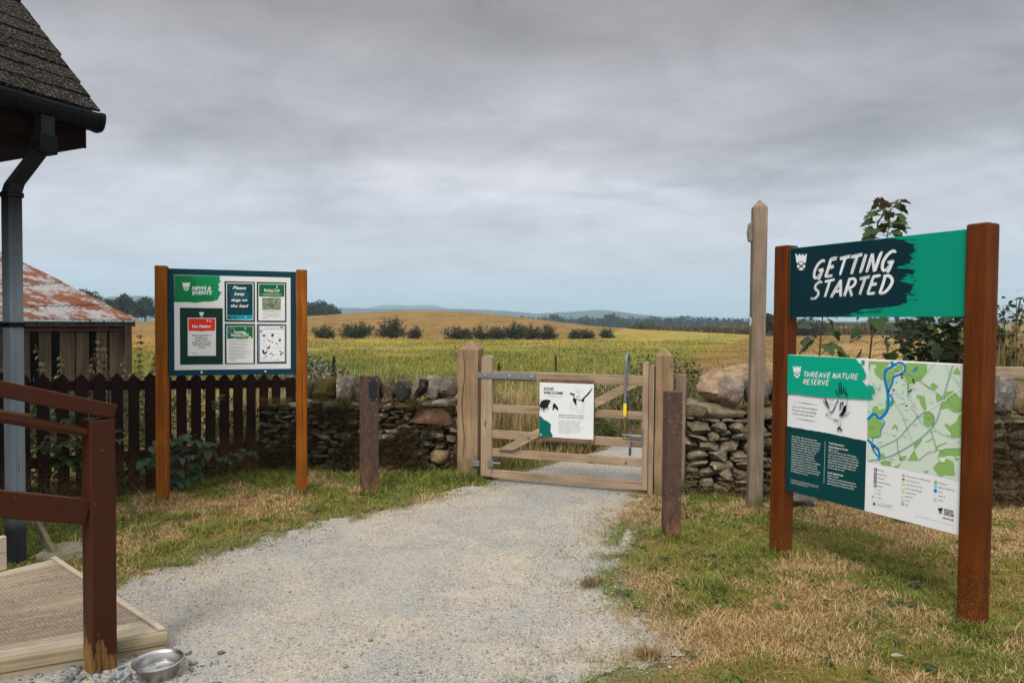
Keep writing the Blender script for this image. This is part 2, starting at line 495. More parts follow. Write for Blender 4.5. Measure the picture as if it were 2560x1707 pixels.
def build_path():
    st = 0.018
    gx = np.arange(-3.6, 4.6, st); gy = np.arange(1.2, 11.2, st)
    X, Y = np.meshgrid(gx, gy, indexing='ij'); x = X.ravel(); y = Y.ravel()
    z = 0.007 + (fbm(x, y, 0.9, 31)-0.5)*0.006 + (vnoise(x, y, 0.06, 33)-0.5)*0.004
    z = np.maximum(z, 0.004)
    cx = (x[:, None]+st/2).ravel(); keep = on_path(cx + (vnoise(x, y, 0.05, 35)-0.5)*0.09, y+st/2 + (vnoise(x, y, 0.05, 36)-0.5)*0.09, 0.07, 0.02)
    nx, ny = X.shape
    ii, jj = np.meshgrid(np.arange(nx-1), np.arange(ny-1), indexing='ij'); i = (ii*ny+jj).ravel()
    i = i[keep[i]]
    T = np.stack([i, i+ny, i+ny+1, i+1], 1)
    used = np.unique(T); remap = np.full(len(x), -1); remap[used] = np.arange(len(used))
    V = np.stack([x, y, z + H(x, y)], 1)[used]
    k = NT('path_gravel')
    v = k.coord()
    big = k.noise(v, 1.3, 5, 0.6, 0.4); mid = k.noise(v, 6, 6, 0.72); fine = k.noise(v, 120, 5, 0.75); sp = k.vor(v, 130); sp2 = k.vor(v, 62)
    c = k.mix(k.rng(big, 0.38, 0.62), (0.395, 0.345, 0.27), (0.31, 0.296, 0.266))
    c = k.mix(k.rng(mid, 0.46, 0.64, 0, 0.45), c, (0.25, 0.25, 0.245))
    def cells(scale, lo, hi, f):
        vo = k.n('ShaderNodeTexVoronoi'); vo.inputs['Scale'].default_value = scale; k.l(v, vo.inputs[0])
        se = k.n('ShaderNodeSeparateColor'); k.l(vo.outputs['Color'], se.inputs[0])
        m_ = k.rng(se.outputs[0], 0.0, 1.0, lo, hi); cmb = k.n('ShaderNodeCombineColor')
        for i in range(3): k.l(m_, cmb.inputs[i])
        return cmb.outputs[0], se.outputs[1]
    m1, r1 = cells(230, 0.72, 1.22, 1); m2, r2 = cells(80, 0.90, 1.09, 1)
    c = k.mix(1.0, c, m1, 'MULTIPLY'); c = k.mix(1.0, c, m2, 'MULTIPLY')
    patchy = k.rng(k.noise(v, 3.2, 4, 0.6), 0.42, 0.58)
    c = k.mix(k.math('MULTIPLY', k.rng(r1, 0.80, 0.84), k.rng(patchy, 0, 1, 0.10, 1.0)), c, (0.12, 0.12, 0.115))
    c = k.mix(k.rng(r2, 0.93, 0.95, 0, 0.8), c, (0.15, 0.15, 0.15))
    c = k.mix(k.rng(r1, 0.07, 0.05, 0, 0.6), c, (0.62, 0.58, 0.50))
    edge = k.noise(v, 0.55, 3)
    c = k.mix(k.rng(edge, 0.58, 0.70, 0, 0.3), c, (0.42, 0.30, 0.19))
    k.bump(k.math('ADD', fine, k.math('MULTIPLY', m1, 0.6)), 0.6, 0.006)
    k.done(c, 0.95, 0.1)
    return kind(np_mesh('path', V, remap[T], k.m, smooth=True), 'structure')
build_path()

# ------------------------------------------------------------------ loose stones on the path
def ico(sub):
    bm = bmesh.new(); bmesh.ops.create_icosphere(bm, subdivisions=sub, radius=1.0)
    V = np.array([v.co[:] for v in bm.verts]); T = np.array([[v.index for v in f.verts] for f in bm.faces]); bm.free()
    return V, T
ICO1 = ico(1); ICO2 = ico(2); ICO3 = ico(3)
def scatter_stones(P, r, cols, flat=0.6):
    n = len(P); V0, T0 = ICO1; m = len(V0)
    V = np.repeat(V0[None], n, 0)*RNG.uniform(0.65, 1.25, (n, m, 1))
    V *= (r[:, None]*RNG.uniform(0.6, 1.3, (n, 3))*np.array([1, 1, flat]))[:, None, :]
    a = RNG.uniform(0, 2*PI, n); ca, sa = np.cos(a)[:, None], np.sin(a)[:, None]
    x = V[..., 0]*ca - V[..., 1]*sa; y = V[..., 0]*sa + V[..., 1]*ca
    V = np.stack([x, y, V[..., 2]], 2) + P[:, None, :]
    T = (T0[None] + (np.arange(n)*m)[:, None, None]).reshape(-1, 3)
    return V.reshape(-1, 3), T, np.repeat(cols, m, 0)
def build_gravel():
    n = 90000
    y = 2.4 + 6.5*RNG.random(n)**1.8; x = RNG.uniform(-2.8, 1.8, n)
    e = edge_dist(x, y, PATH); ins = in_poly(x, y, PATH)
    pr = np.where(ins, 0.11 + 0.8*np.exp(-e/0.25), 0.8*np.exp(-e/0.14))
    pr *= 0.45 + 1.1*sstep(0.4, 0.65, fbm(x, y, 0.8, 40))
    ok = RNG.random(n) < pr
    x = x[ok]; y = y[ok]; n = len(x)
    r = 0.0018 + 0.0042*RNG.random(n)**3 + (RNG.random(n) < 0.012)*RNG.uniform(0.002, 0.009, n)
    g = RNG.uniform(0.10, 0.50, n)[:, None]*np.array([1.0, 0.96, 0.89])[None] * RNG.uniform(0.92, 1.08, (n, 3))
    k = NT('stone_chips'); k.done(k.attr('Col'), 0.9, 0.2)
    o = np_mesh('gravel', *(lambda V, T, C: (V, T, k.m, C))(*scatter_stones(np.stack([x, y, np.full(n, 0.008)+r*0.25], 1), r, g)))
    kind(o, 'stuff')
    # heap of dark chippings round the handrail post
    n = 420
    x = RNG.normal(-1.78, 0.22, n); y = RNG.normal(2.98, 0.10, n); r = 0.006 + 0.016*RNG.random(n)**2
    g = RNG.uniform(0.09, 0.30, n)[:, None]*np.array([0.95, 1.0, 1.04])[None]
    o = np_mesh('chippings', *(lambda V, T, C: (V, T, k.m, C))(*scatter_stones(np.stack([x, y, 0.006+r*0.3], 1), r, g)))
    kind(o, 'stuff')
build_gravel()

# ------------------------------------------------------------------ lawn
M_BLADE = m_attr('grass_blade', 0.7, 0.25, 0.15, 30)
NB_FEET = [(-3.06, 5.96), (-1.96, 6.30)]
def lawn_pts(n, x0, x1, y0, y1, jit):
    y = y0 + (y1-y0)*RNG.random(n)**1.35; x = RNG.uniform(x0, x1, n)
    ok = ~on_path(x, y, jit, -0.03)
    thin = ((x-1.0)/0.42)**2 + ((y-3.42)/0.30)**2 < 1.1          # sparse tufts creeping over the gravel on the right
    ok |= thin & (fbm(x, y, 0.16, 55) > 0.50) & (RNG.random(n) < 0.30)
    deck = in_poly(x, y, np.array([(-1.66, 3.27), (-2.86, 4.27), (-3.5, 3.5), (-2.75, 2.7)]))
    return x[ok & ~deck], y[ok & ~deck]
def patch(x, y):
    """0 green .. 1 dead"""
    p = 0.55*fbm(x, y, 1.1, 61) + 0.45*fbm(x, y, 0.32, 64)
    right = sstep(0.2, 0.8, x)
    return sstep(0.40, 0.58, p - right*0.005 - (1-right)*0.05)
def blade_cols(x, y):
    n = len(x); p = np.clip(patch(x, y) + RNG.normal(0, 0.22, n), 0, 1)
    g = lerpc((0.085, 0.135, 0.016), (0.25, 0.27, 0.05), RNG.random(n))
    d = lerpc((0.28, 0.175, 0.07), (0.68, 0.50, 0.26), RNG.random(n)**1.15)
    return mixc(g, d, (p > 0.5).astype(float)*0.9 + 0.05)
def build_lawn():
    parts = []
    for (n, x0, x1, y0, y1) in ((230000, 0.2, 6.2, 2.3, 7.2), (110000, -4.6, 0.2, 3.6, 7.2)):
        x, y = lawn_pts(n, x0, x1, y0, y1, 0.10)
        m = len(x); d = np.hypot(x, y)
        tuft = sstep(0.5, 0.8, fbm(x, y, 0.22, 70))
        h = RNG.uniform(0.008, 0.028, m) + tuft*RNG.uniform(0, 0.024, m)
        h *= np.where(fbm(x, y, 0.13, 72) > 0.58, 1.7, 0.9)
        near = np.minimum(np.min([np.hypot(x-a, y-b) for a, b in NB_FEET + [(-1.32, 6.24), (-0.45, 6.92), (1.205, 5.09), (1.89, 4.72), (2.5, 3.6), (2.08, 5.83), (1.47, 6.55)]], 0), 1)
        h += sstep(0.24, 0.08, near)*RNG.uniform(0, 0.055, m)
        h += sstep(0.55, 0.0, 6.95-y)*RNG.uniform(0, 0.07, m)*sstep(0.0, -0.5, x)
        w = np.maximum(0.0032, d*0.00082)*RNG.uniform(0.8, 1.5, m)
        lean = h*RNG.uniform(0.4, 2.2, m)
        parts.append(blades(np.stack([x, y, np.zeros(m)-0.002], 1), h, w, lean, RNG.uniform(0, 2*PI, m), blade_cols(x, y)))
    V, T, C = merge(parts)
    kind(np_mesh('grass', V, T, M_BLADE, C), 'stuff')
    # mown clippings lying flat, thickest on the right and in front of the wall
    n = 120000
    x = RNG.uniform(-4.4, 6.0, n); y = 2.3 + 4.9*RNG.random(n)**1.2
    ok = ~on_path(x, y, 0.16, -0.06); pr = np.where(x > 0.2, 0.18+0.75*patch(x, y), 0.15+0.5*patch(x, y))
    bare = ((x-0.95)/0.42)**2 + ((y-3.35)/0.42)**2 < 0.6
    ok &= RNG.random(n) < pr*np.where(bare, 0.12, 1.0)
    ok &= ~in_poly(x, y, np.array([(-1.66, 3.27), (-2.86, 4.27), (-3.5, 3.5), (-2.75, 2.7)]))
    x = x[ok]; y = y[ok]; m = len(x); d = np.hypot(x, y)
    L = RNG.uniform(0.010, 0.042, m)
    P = np.stack([x, y, RNG.uniform(0.006, 0.032, m)], 1)
    V, T, C = blades(P, RNG.normal(0.004, 0.007, m), np.maximum(0.0028, d*0.0007)*RNG.uniform(0.7, 1.4, m), L, RNG.uniform(0, 2*PI, m),
                     lerpc((0.20, 0.12, 0.05), (0.68, 0.49, 0.26), RNG.random(m)**1.4), 1.05)
    kind(np_mesh('clippings', V, T, M_BLADE, C), 'stuff')
    # grass and thatch creeping out over the path edge
    n = 330000; y = 2.6+4.5*RNG.random(n); x = RNG.uniform(-2.7, 1.6, n); e = edge_dist(x, y, PATH); ins = in_poly(x, y, PATH)
    right = x > (y-5.0)*0.9
    sp = np.where(right, 0.13, 0.07)
    ok = ins & (RNG.random(n) < np.exp(-e/sp)*sstep(0.38, 0.6, fbm(x, y, 0.17, 77))*0.9) & (y < 6.7)
    x, y = x[ok], y[ok]; m = len(x); d = np.hypot(x, y)
    V, T, C = blades(np.stack([x, y, np.full(m, 0.008)], 1), RNG.uniform(0.0, 0.03, m), np.maximum(0.003, d*0.00075), RNG.uniform(0.015, 0.05, m), RNG.uniform(0, 2*PI, m), blade_cols(x, y), 1.0)
    kind(np_mesh('edge_grass', V, T, M_BLADE, C), 'stuff')
    # a few straws drifted along the path edge and over the gravel
    n = 500
    t = RNG.random(n); y = 3.0+3.6*t; x = RNG.uniform(-2.4, 1.6, n)
    e = edge_dist(x, y, PATH); ok = (RNG.random(n) < np.exp(-e/0.2)+0.03)
    x = x[ok]; y = y[ok]; m = len(x)
    V, T, C = blades(np.stack([x, y, np.full(m, 0.016)], 1), RNG.normal(0.004, 0.004, m), RNG.uniform(0.003, 0.005, m), RNG.uniform(0.05, 0.22, m), RNG.uniform(0, 2*PI, m),
                     lerpc((0.36, 0.22, 0.10), (0.60, 0.45, 0.25), RNG.random(m)), 1.0)
    kind(np_mesh('straw', V, T, M_BLADE, C), 'stuff')
build_lawn()

# ------------------------------------------------------------------ rough meadow beyond the wall
def build_meadow():
    parts = []
    n = 190000
    y = np.exp(RNG.uniform(math.log(7.3), math.log(34), n)); x = RNG.uniform(-0.95, 0.95, n)*(y+1.5)
    ok = ~on_path(x, y, 0.12, 0.05) & ~((y < 7.75) & (x > -2.6) & (x < -0.3)) & ~((y < 6.95+0.02*x) & (x > 1.5))
    # path strip behind the right-hand wall stays clear of the wall's own thickness
    x = x[ok]; y = y[ok]; hay, straw, lawn = zones(x, y)
    keep = RNG.random(len(x)) > np.maximum(hay*0.55, sstep(16, 33, y))
    x, y, hay, straw = x[keep], y[keep], hay[keep], straw[keep]; m = len(x)
    clump = fbm(x, y, 1.2, 80)
    h = (0.05 + 0.10*RNG.random(m) + 0.20*sstep(0.5, 0.8, clump)*RNG.random(m))*(1-0.6*hay)
    h *= np.where(y < 12, 0.8+0.5*sstep(0.5, 3, x), 1)
    h *= np.interp(y, [15, 60], [1.0, 1.3])
    h = np.minimum(h, np.where((x < -0.3) & (y < 9), 0.5, 1.0))
    w = np.maximum(0.005, y*0.0008)*RNG.uniform(0.7, 1.4, m)
    c = meadow_col(x, y)*RNG.uniform(0.85, 1.2, (m, 1))
    st = lerpc((0.26, 0.165, 0.06), (0.56, 0.40, 0.19), RNG.random(m))
    isst = RNG.random(m) < (straw*0.8 + 0.03 + hay*0.9)
    c[isst] = st[isst]
    parts.append(blades(np.stack([x, y, H(x, y)], 1), h, w, h*RNG.uniform(0.3, 1.8, m) + hay*0.15*RNG.random(m), RNG.uniform(0, 2*PI, m), c))
    kind(np_mesh('meadow_grass', *(lambda V, T, C: (V, T, M_BLADE, C))(*merge(parts))), 'stuff')
    n = 90000
    y = np.exp(RNG.uniform(math.log(20), math.log(64), n)); x = RNG.uniform(-0.95, 0.95, n)*(y+1.5)
    hay, straw, lawn = zones(x, y); ok = (RNG.random(n) > hay*0.8) & (fbm(x, y, 3.0, 86) > 0.40) & (RNG.random(n) < sstep(18, 30, y)); x, y, hay = x[ok], y[ok], hay[ok]; m = len(x)
    c = meadow_col(x, y)*RNG.uniform(0.85, 1.45, (m, 1))*lerpc((1, 1, 1), (0.72, 0.70, 0.8), (fbm(x, y, 2.2, 88) > 0.55).astype(float))
    od = RNG.random(m) < 0.10; c[od] = lerpc((0.26, 0.13, 0.04), (0.42, 0.26, 0.08), RNG.random(int(od.sum())))
    h = RNG.uniform(0.04, 0.17, m)*(1-0.6*hay)
    V, T, C = blades(np.stack([x, y, H(x, y)], 1), h, y*0.0010*RNG.uniform(0.7, 1.3, m), h*RNG.uniform(0.3, 2.2, m), RNG.uniform(0, 2*PI, m), c, 1.1)
    kind(np_mesh('meadow_sward', V, T, M_BLADE, C), 'stuff')
    # flecks of raked hay lying in the stubble, on the hill and on the right-hand field
    n = 80000; y = np.exp(RNG.uniform(math.log(17), math.log(185), n)); x = RNG.uniform(-0.85, 0.85, n)*y
    hay, straw, lawn = zones(x, y); ok = (hay > 0.6) & (fbm(x*0.5, y, 2.4, 160) > 0.46); x, y = x[ok], y[ok]; m = len(x)
    dk = RNG.random(m) < 0.6; c = lerpc((0.36, 0.235, 0.085), (0.50, 0.34, 0.14), RNG.random(m)); c[dk] = lerpc((0.085, 0.052, 0.016), (0.17, 0.105, 0.034), RNG.random(int(dk.sum())))
    V, T, C = blades(np.stack([x, y, H(x, y)+.01], 1), RNG.uniform(.02, .10, m), y*0.0011, y*RNG.uniform(.0015, .006, m), RNG.choice([0.0, PI], m)+RNG.normal(0, .35, m), c, 1.0)
    kind(np_mesh('hay_flecks', V, T, M_BLADE, C), 'stuff')
    # pale seeding stalks standing above it, close behind the wall and gate
    n = 1300
    y = np.exp(RNG.uniform(math.log(8.0), math.log(15), n)); x = RNG.uniform(-0.5, 0.36, n)*(y+1)
    pr = 0.08 + 0.35*(y < 9.6) + 0.8*np.exp(-((x-0.9-(y-9)*0.1)/1.7)**2) + 0.4*np.exp(-((x+3.2)/1.2)**2)
    ok = (RNG.random(n) < pr) & ~on_path(x, y, 0.1, 0.12); x = x[ok]; y = y[ok]; m = len(x)
    h = RNG.uniform(0.45, 1.0, m)
    parts = [blades(np.stack([x, y, H(x, y)], 1), h, np.maximum(0.006, y*0.0007), h*RNG.uniform(0.03, 0.55, m), RNG.uniform(0, 2*PI, m),
                    lerpc((0.40, 0.27, 0.12), (0.62, 0.47, 0.26), RNG.random(m)))]
    V0 = parts[0][0].reshape(m, 5, 3)
    for j in range(7):   # feathery seed heads
        t = V0[:, 4] - (V0[:, 4]-V0[:, 2])*(j*0.05+0.0)
        parts.append(blades(t, RNG.uniform(0.0, 0.045, m), np.full(m, 0.007), RNG.uniform(0.01, 0.04, m), RNG.uniform(0, 2*PI, m), lerpc((0.42, 0.28, 0.13), (0.6, 0.45, 0.25), RNG.random(m))))
    kind(np_mesh('seeding_stalks', *(lambda V, T, C: (V, T, M_BLADE, C))(*merge(parts))), 'stuff')
build_meadow()

# ------------------------------------------------------------------ shared materials
M_GATE = {a: m_wood('weathered_softwood_'+a, (0.21, 0.143, 0.085), (0.46, 0.355, 0.245), a, 0.85, 1.0, 0.0, True, 0.4, None, 0.12) for a in 'XZ'}
M_GPOST = m_wood('gate_post_timber', (0.175, 0.108, 0.055), (0.40, 0.275, 0.17), 'Z', 0.85, 0.8, 0.95, True, 0.4, None, 0.12)
M_WAY = m_wood('waymark_timber', (0.14, 0.10, 0.066), (0.34, 0.265, 0.195), 'Z', 0.9, 1.1, 0.95, True, 0.4, None, 0.1)
M_STAIN_L = m_wood('orange_stained_timber', (0.13, 0.033, 0.0025), (0.36, 0.112, 0.006), 'Z', 0.65, 0.9, 0.0, True, 0.2, (0.24, 0.12, 0.04), 0.12)
M_STAIN_R = m_wood('red_stained_timber', (0.048, 0.0105, 0.0013), (0.165, 0.040, 0.0027), 'Z', 0.65, 0.9, 0.0, True, 0.2, (0.24, 0.12, 0.04), 0.12)
M_GALV = m_flat('galvanised_steel', (0.19, 0.205, 0.215), 0.55, 0.4, 0.5, 0.25, 25)
M_SCREW = m_flat('steel_screw', (0.55, 0.56, 0.57), 0.35, 0.5, 0.9, 0.1)
M_WHITE = m_flat('white_vinyl', (0.72, 0.73, 0.74), 0.45, 0.3, 0, 0.02)

def m_paint(name, c, rough=0.5, chips=0.5, mud=True):
    k = NT(name)
    v = k.coord()
    f = k.noise(v, 5, 5); g = k.noise(k.coord((1, 1, 0.1)), 60, 4)
    cc = k.mix(f, tuple(x*0.8 for x in c), tuple(x*1.25 for x in c))
    ch = k.noise(v, 38, 3, 0.6)
    cc = k.mix(k.rng(ch, 0.72, 0.76, 0, chips), cc, (0.30, 0.24, 0.19))
    if mud:
        h = k.height(); sp = k.noise(v, 60, 3)
        cc = k.mix(k.math('MULTIPLY', k.rng(h, 0.05, 0.5, 0.75, 0.0), k.rng(sp, 0.42, 0.58)), cc, (0.15, 0.085, 0.035))
    k.bump(g, 0.12, 0.004)
    return k.done(cc, rough, 0.15)
M_FENCE = m_paint('fence_stain', (0.015, 0.0055, 0.0042), 0.8, 0.7)
M_RAIL = m_paint('brown_rail_paint', (0.046, 0.0125, 0.0048), 0.42, 0.35, False)

# ------------------------------------------------------------------ gate posts and gate
def gate_posts():
    rz = math.atan2(-0.54, 1.609)
    ux, uy = math.cos(rz), math.sin(rz)
    A = Vector((-0.294, 6.87, 0))
    def at(u, v=0.0): return (A.x + u*ux - v*uy, A.y + u*uy + v*ux, 0)
    # hanging post
    t = thing('gate_post', 'thick square timber gate post with weathered crumbling point, hinge side beside the stone wall', 'gate post', at(-0.165, 0.09), rz + 0.10, 'timber gate posts')
    m = MB(); s = 0.108; prof = [(0.0, s, s), (1.325, s, s), (1.35, s*0.78, s*0.78), (1.385, s*0.34, s*0.3), (1.405, s*0.08, s*0.08)]
    vs = []; fs = []
    for i, (z, a, b) in enumerate(prof):
        for q, (x, y) in enumerate(((-1, -1), (0, -1.0), (1, -1), (1, 0), (1, 1), (0, 1), (-1, 1), (-1, 0))):
            j = 0.008 if i > 1 else 0
            vs.append((x*a + random.uniform(-j, j), y*b + random.uniform(-j, j), z + random.uniform(-j, j)*1.2))
    for i in range(len(prof)-1):
        for q in range(8): fs.append((i*8+q, i*8+(q+1) % 8, (i+1)*8+(q+1) % 8, (i+1)*8+q))
    fs.append(tuple(range(len(prof)*8-8, len(prof)*8)))
    m.add(vs, fs); m.build('post', M_GPOST, t, 0.006)
    m = MB()   # long drying split, a thin dark slot filler
    for i in range(14):
        z0 = 0.22 + i*0.078; x = -0.045 + 0.012*math.sin(i*0.7)
        x2 = -0.045 + 0.012*math.sin((i+1)*0.7); w = 0.0035*(0.5+0.5*math.sin(PI*(i+0.5)/14)) + 0.001
        m.add([(x-w, -s-0.0015, z0), (x+w, -s-0.0015, z0), (x2+w, -s-0.0015, z0+0.078), (x2-w, -s-0.0015, z0+0.078)], [(0, 1, 2, 3)])
    m.build('split', m_flat('split_shadow', (0.03, 0.02, 0.012), 0.9), t)
    m = MB(); m.box(0.06, 0.135, -0.135, -0.10, 0.145, 0.20); m.build('hinge_bracket', M_GALV, t, 0.003)
    # latch post
    t = thing('gate_post', 'slimmer square timber gate post with clean four-sided point, latch side behind the brown bollard', 'gate post', at(1.79, 0.08), rz + 0.12, 'timber gate posts')
    m = MB(); m.post(-0.08, 0.08, -0.08, 0.08, 0, 1.30, 1.378); m.build('post', M_GPOST, t, 0.005)
    t = thing('stop_post', 'short flat-topped grey stub post behind the latch-side gate post', 'post', at(1.93, 0.24), rz)
    m = MB(); m.box(-0.05, 0.05, -0.05, 0.05, 0, 1.12); m.build('post', M_WAY, t, 0.006)
    t = thing('slam_post', 'thin dark timber slamming post between the gate and its latch post', 'post', at(1.684, 0.03), rz)
    m = MB(); m.box(-0.024, 0.024, -0.045, 0.05, 0, 1.208); m.build('post', M_GATE['Z'], t, 0.004)
    return A, rz
GA, GRZ = gate_posts()

def gate():
    t = thing('field_gate', 'weathered five-bar wooden gate with diagonal brace standing shut across the gravel path', 'gate', (GA.x, GA.y, 0), GRZ)
    m = MB()
    def rounded(x0, x1, z0, z1):
        c = (x0+x1)/2; r = (x1-x0)/2
        return [(x0, z0), (x1, z0)] + [(c + r*math.cos(a), z1 - r*0.62 + 0.62*r*math.sin(a)) for a in np.linspace(0, PI, 13)]
    m.prism(rounded(0.0, 0.115, 0.055, 1.272), -0.0375, 0.0375); m.build('hinge_stile', M_GATE['Z'], t, 0.003)
    m = MB(); m.prism(rounded(1.605, 1.658, 0.05, 1.243), -0.0375, 0.0375); m.build('latch_stile', M_GATE['Z'], t, 0.003)
    for (za, zb, ha) in ((1.018, 1.112, 0), (0.702, 0.776, 0), (0.440, 0.520, 0), (0.258, 0.335, 0), (0.042, 0.120, 0)):
        m = MB(); m.box(0.112, 1.608, -0.022, 0.022, za, zb); m.build('rail', M_GATE['X'], t, 0.004)
    m = MB()
    m.prism([(0.19, 0.337), (0.345, 0.337), (1.56, 1.016), (1.395, 1.016)], -0.0575, -0.0235)
    m.build('brace', M_GATE['X'], t, 0.003)
    m = MB(); m.box(-0.045, 0.57, -0.0485, -0.0395, 1.043, 1.096)
    h = m.build('strap_hinge', M_GALV, t, 0.002)
    stud(h, 'bolt', [(x, -0.0487, 1.07) for x in (0.045, 0.30, 0.53)], 0.013)
    m = MB(); m.box(0.085, 0.135, -0.062, -0.039, 0.16, 0.225); m.tube([(0.13, -0.05, 0.195), (0.215, -0.05, 0.20)], 0.011, 8); m.build('lower_hinge', M_GALV, t, 0.002)
    # hooped latch handle with a yellow grip
    pts = [(1.452, -0.085, 0.75), (1.452, -0.085, 1.18)]
    for a in np.linspace(PI, 0, 15): pts.append((1.458 + 0.0, 0.0 + 0.085*math.cos(a), 1.225 + 0.085*math.sin(a)))
    pts += [(1.468, 0.085, 1.1), (1.478, 0.085, 0.34)]
    m = MB(); m.tube(pts, 0.0125, 10); hd = m.build('latch_handle', M_GALV, t, 0, True)
    m = MB(); m.tube([(1.452, -0.085, z) for z in np.linspace(0.735, 0.855, 13)], [0.016 + 0.0022*(i % 2) - (0.003 if i < 2 else 0) for i in range(13)], 14)
    m.build('grip', m_flat('yellow_rubber', (0.80, 0.55, 0.02), 0.45, 0.4, 0, 0.05), hd, 0, True)
    m = MB(); m.tube([(1.42, -0.055, 0.556), (1.50, -0.055, 0.556)], 0.009, 8); m.tube([(1.50, -0.055, 0.55), (1.605, -0.055, 0.55)], 0.017, 12)
    m.box(1.497, 1.506, -0.075, -0.023, 0.435, 0.575); m.box(1.502, 1.62, -0.070, -0.062, 0.495, 0.512); m.box(1.607, 1.616, -0.078, -0.0405, 0.49, 0.63)
    m.build('latch', M_GALV, t, 0.002)
    stud(t, 'coach_bolt', [(0.508, -0.0577, 0.475), (1.455, -0.0222, 0.29)], 0.014, m_flat('dull_bolt', (0.16, 0.15, 0.14), 0.5, 0.4, 0.6))
    return t
T_GATE = gate()

# ------------------------------------------------------------------ bollards
def m_bollard(name, c):
    k = NT(name); v = k.coord((1, 1, 0.55))
    f = k.noise(v, 14, 5, 0.65); s = k.vor(v, 95); s2 = k.noise(k.coord((1, 1, 0.4)), 70, 4, 0.7)
    cc = k.mix(k.rng(f, 0.3, 0.7), tuple(x*0.65 for x in c), tuple(x*1.3 for x in c))
    cc = k.mix(k.rng(s2, 0.60, 0.68, 0, 0.65), cc, (0.36, 0.30, 0.27))
    cc = k.mix(k.math('MULTIPLY', k.rng(k.height(), 0.0, 0.35, 0.85, 0.0), k.rng(f, 0.4, 0.6)), cc, (0.24, 0.115, 0.045))
    k.bump(s2, 0.5, 0.006)
    return k.done(cc, 0.75, 0.2)
M_BOL = m_bollard('recycled_plastic', (0.078, 0.046, 0.034))
def bollards():
    t = thing('bollard', 'square brown recycled-plastic bollard carrying a black plate, in the grass before the mossy wall', 'bollard', (-1.318, 6.30, 0), R(41), 'brown bollards either side of the path')
    m = MB(); m.box(-0.065, 0.065, -0.065, 0.065, -0.02, 1.10); m.build('post', M_BOL, t, 0.007)
    # the plate sits on the face turned towards the gate
    p = MB(); p.box(-0.040, 0.046, -0.0695, -0.0645, 0.872, 1.068); pl = p.build('plate', m_flat('black_plate', (0.012, 0.013, 0.014), 0.35, 0.5, 0, 0.2, 30), t, 0.003)
    stud(pl, 'screw', [(x, -0.0696, z) for x in (-0.031, 0.037) for z in (0.884, 1.056)], 0.0045)
    t = thing('bollard', 'square brown recycled-plastic bollard with speckled plain face, in dry grass at the path edge', 'bollard', (1.205, 5.09, 0), R(8), 'brown bollards either side of the path')
    m = MB(); m.box(-0.056, 0.056, -0.056, 0.056, -0.02, 1.095); m.build('post', M_BOL, t, 0.006)
    for z in (1.05, 0.90, 0.885):
        s = MB(); s.tube([(0.0561, -0.03, z), (0.0585, -0.03, z)], 0.004, 8); s.build('screw', M_SCREW, t)
bollards()

# ------------------------------------------------------------------ waymark post
def waymark():
    t = thing('waymark_post', 'tall weathered grey timber waymark post with pointed top and a stubby finger arm', 'signpost', (2.105, 5.86, 0), R(-20) + R(12))
    m = MB(); m.post(-0.058, 0.058, -0.058, 0.058, -0.02, 2.595, 2.668); m.build('post', M_WAY, t, 0.009)
    a = MB(); a.prism([(-0.058, 2.30), (-0.088, 2.31), (-0.098, 2.39), (-0.088, 2.455), (-0.058, 2.485)], -0.03, 0.03)
    a.build('finger_arm', m_wood('grey_endgrain', (0.10, 0.09, 0.08), (0.32, 0.29, 0.25), 'Y', 0.9, 1.4, 0, False, 0.8), t, 0.004)
    d = MB(); d.lathe([(0.0, 0.0035), (0.040, 0.003), (0.042, 0.0)], 28)
    e = MB(); e.add([(-0.0585 - c, a_, 1.62+b) for a_, b, c in d.v], d.f); dk = e.build('waymark_disc', M_WHITE, t)
    e = MB(); e.add([(-0.0625, -0.006, 1.60), (-0.0625, 0.006, 1.60), (-0.0625, 0.006, 1.63), (-0.0625, 0.016, 1.63), (-0.0625, 0, 1.648), (-0.0625, -0.016, 1.63), (-0.0625, -0.006, 1.63)], [(0, 1, 2, 3, 4, 5, 6)])
    e.build('arrow', m_flat('black_print', (0.01, 0.01, 0.01), 0.5), dk)
waymark()

# ------------------------------------------------------------------ picket fence
def picket_fence():
    a = Vector((-4.042, 5.552, 0)); rz = math.atan2(1.745, 1.544)
    t = thing('picket_fence', 'dark brown picket fence with pointed pales running behind the notice board to the wall', 'fence', a, rz)
    top = lambda u: 1.158 - 0.052*u
    k = 0
    for i in range(-6, 16):
        u = 0.187 + 0.141*i; w = 0.047*random.uniform(0.95, 1.04); z = top(u) + random.uniform(-0.008, 0.008); tl = random.uniform(-0.006, 0.006)
        m = MB(); m.prism([(u-w-tl, 0.02), (u+w-tl, 0.02), (u+w, z-0.05), (u, z), (u-w, z-0.05)], -0.009, 0.009)
        m.build('picket', M_FENCE, t, 0.002)
    for dz in (0.155, 0.80):
        m = MB(); m.hexa([(-0.8, 0.0095, top(-0.8)-dz), (2.52, 0.0095, top(2.52)-dz), (2.52, 0.046, top(2.52)-dz), (-0.8, 0.046, top(-0.8)-dz),
                          (-0.8, 0.0095, top(-0.8)-dz+0.085), (2.52, 0.0095, top(2.52)-dz+0.085), (2.52, 0.046, top(2.52)-dz+0.085), (-0.8, 0.046, top(-0.8)-dz+0.085)])
        m.build('rail', M_FENCE, t, 0.003)
    for u in (2.475,):
        m = MB(); m.box(u-0.04, u+0.04, 0.048 if u < 2 else -0.04, 0.13 if u < 2 else 0.04, 0, top(u)-0.045); m.build('fence_post', M_FENCE, t, 0.004)
picket_fence()

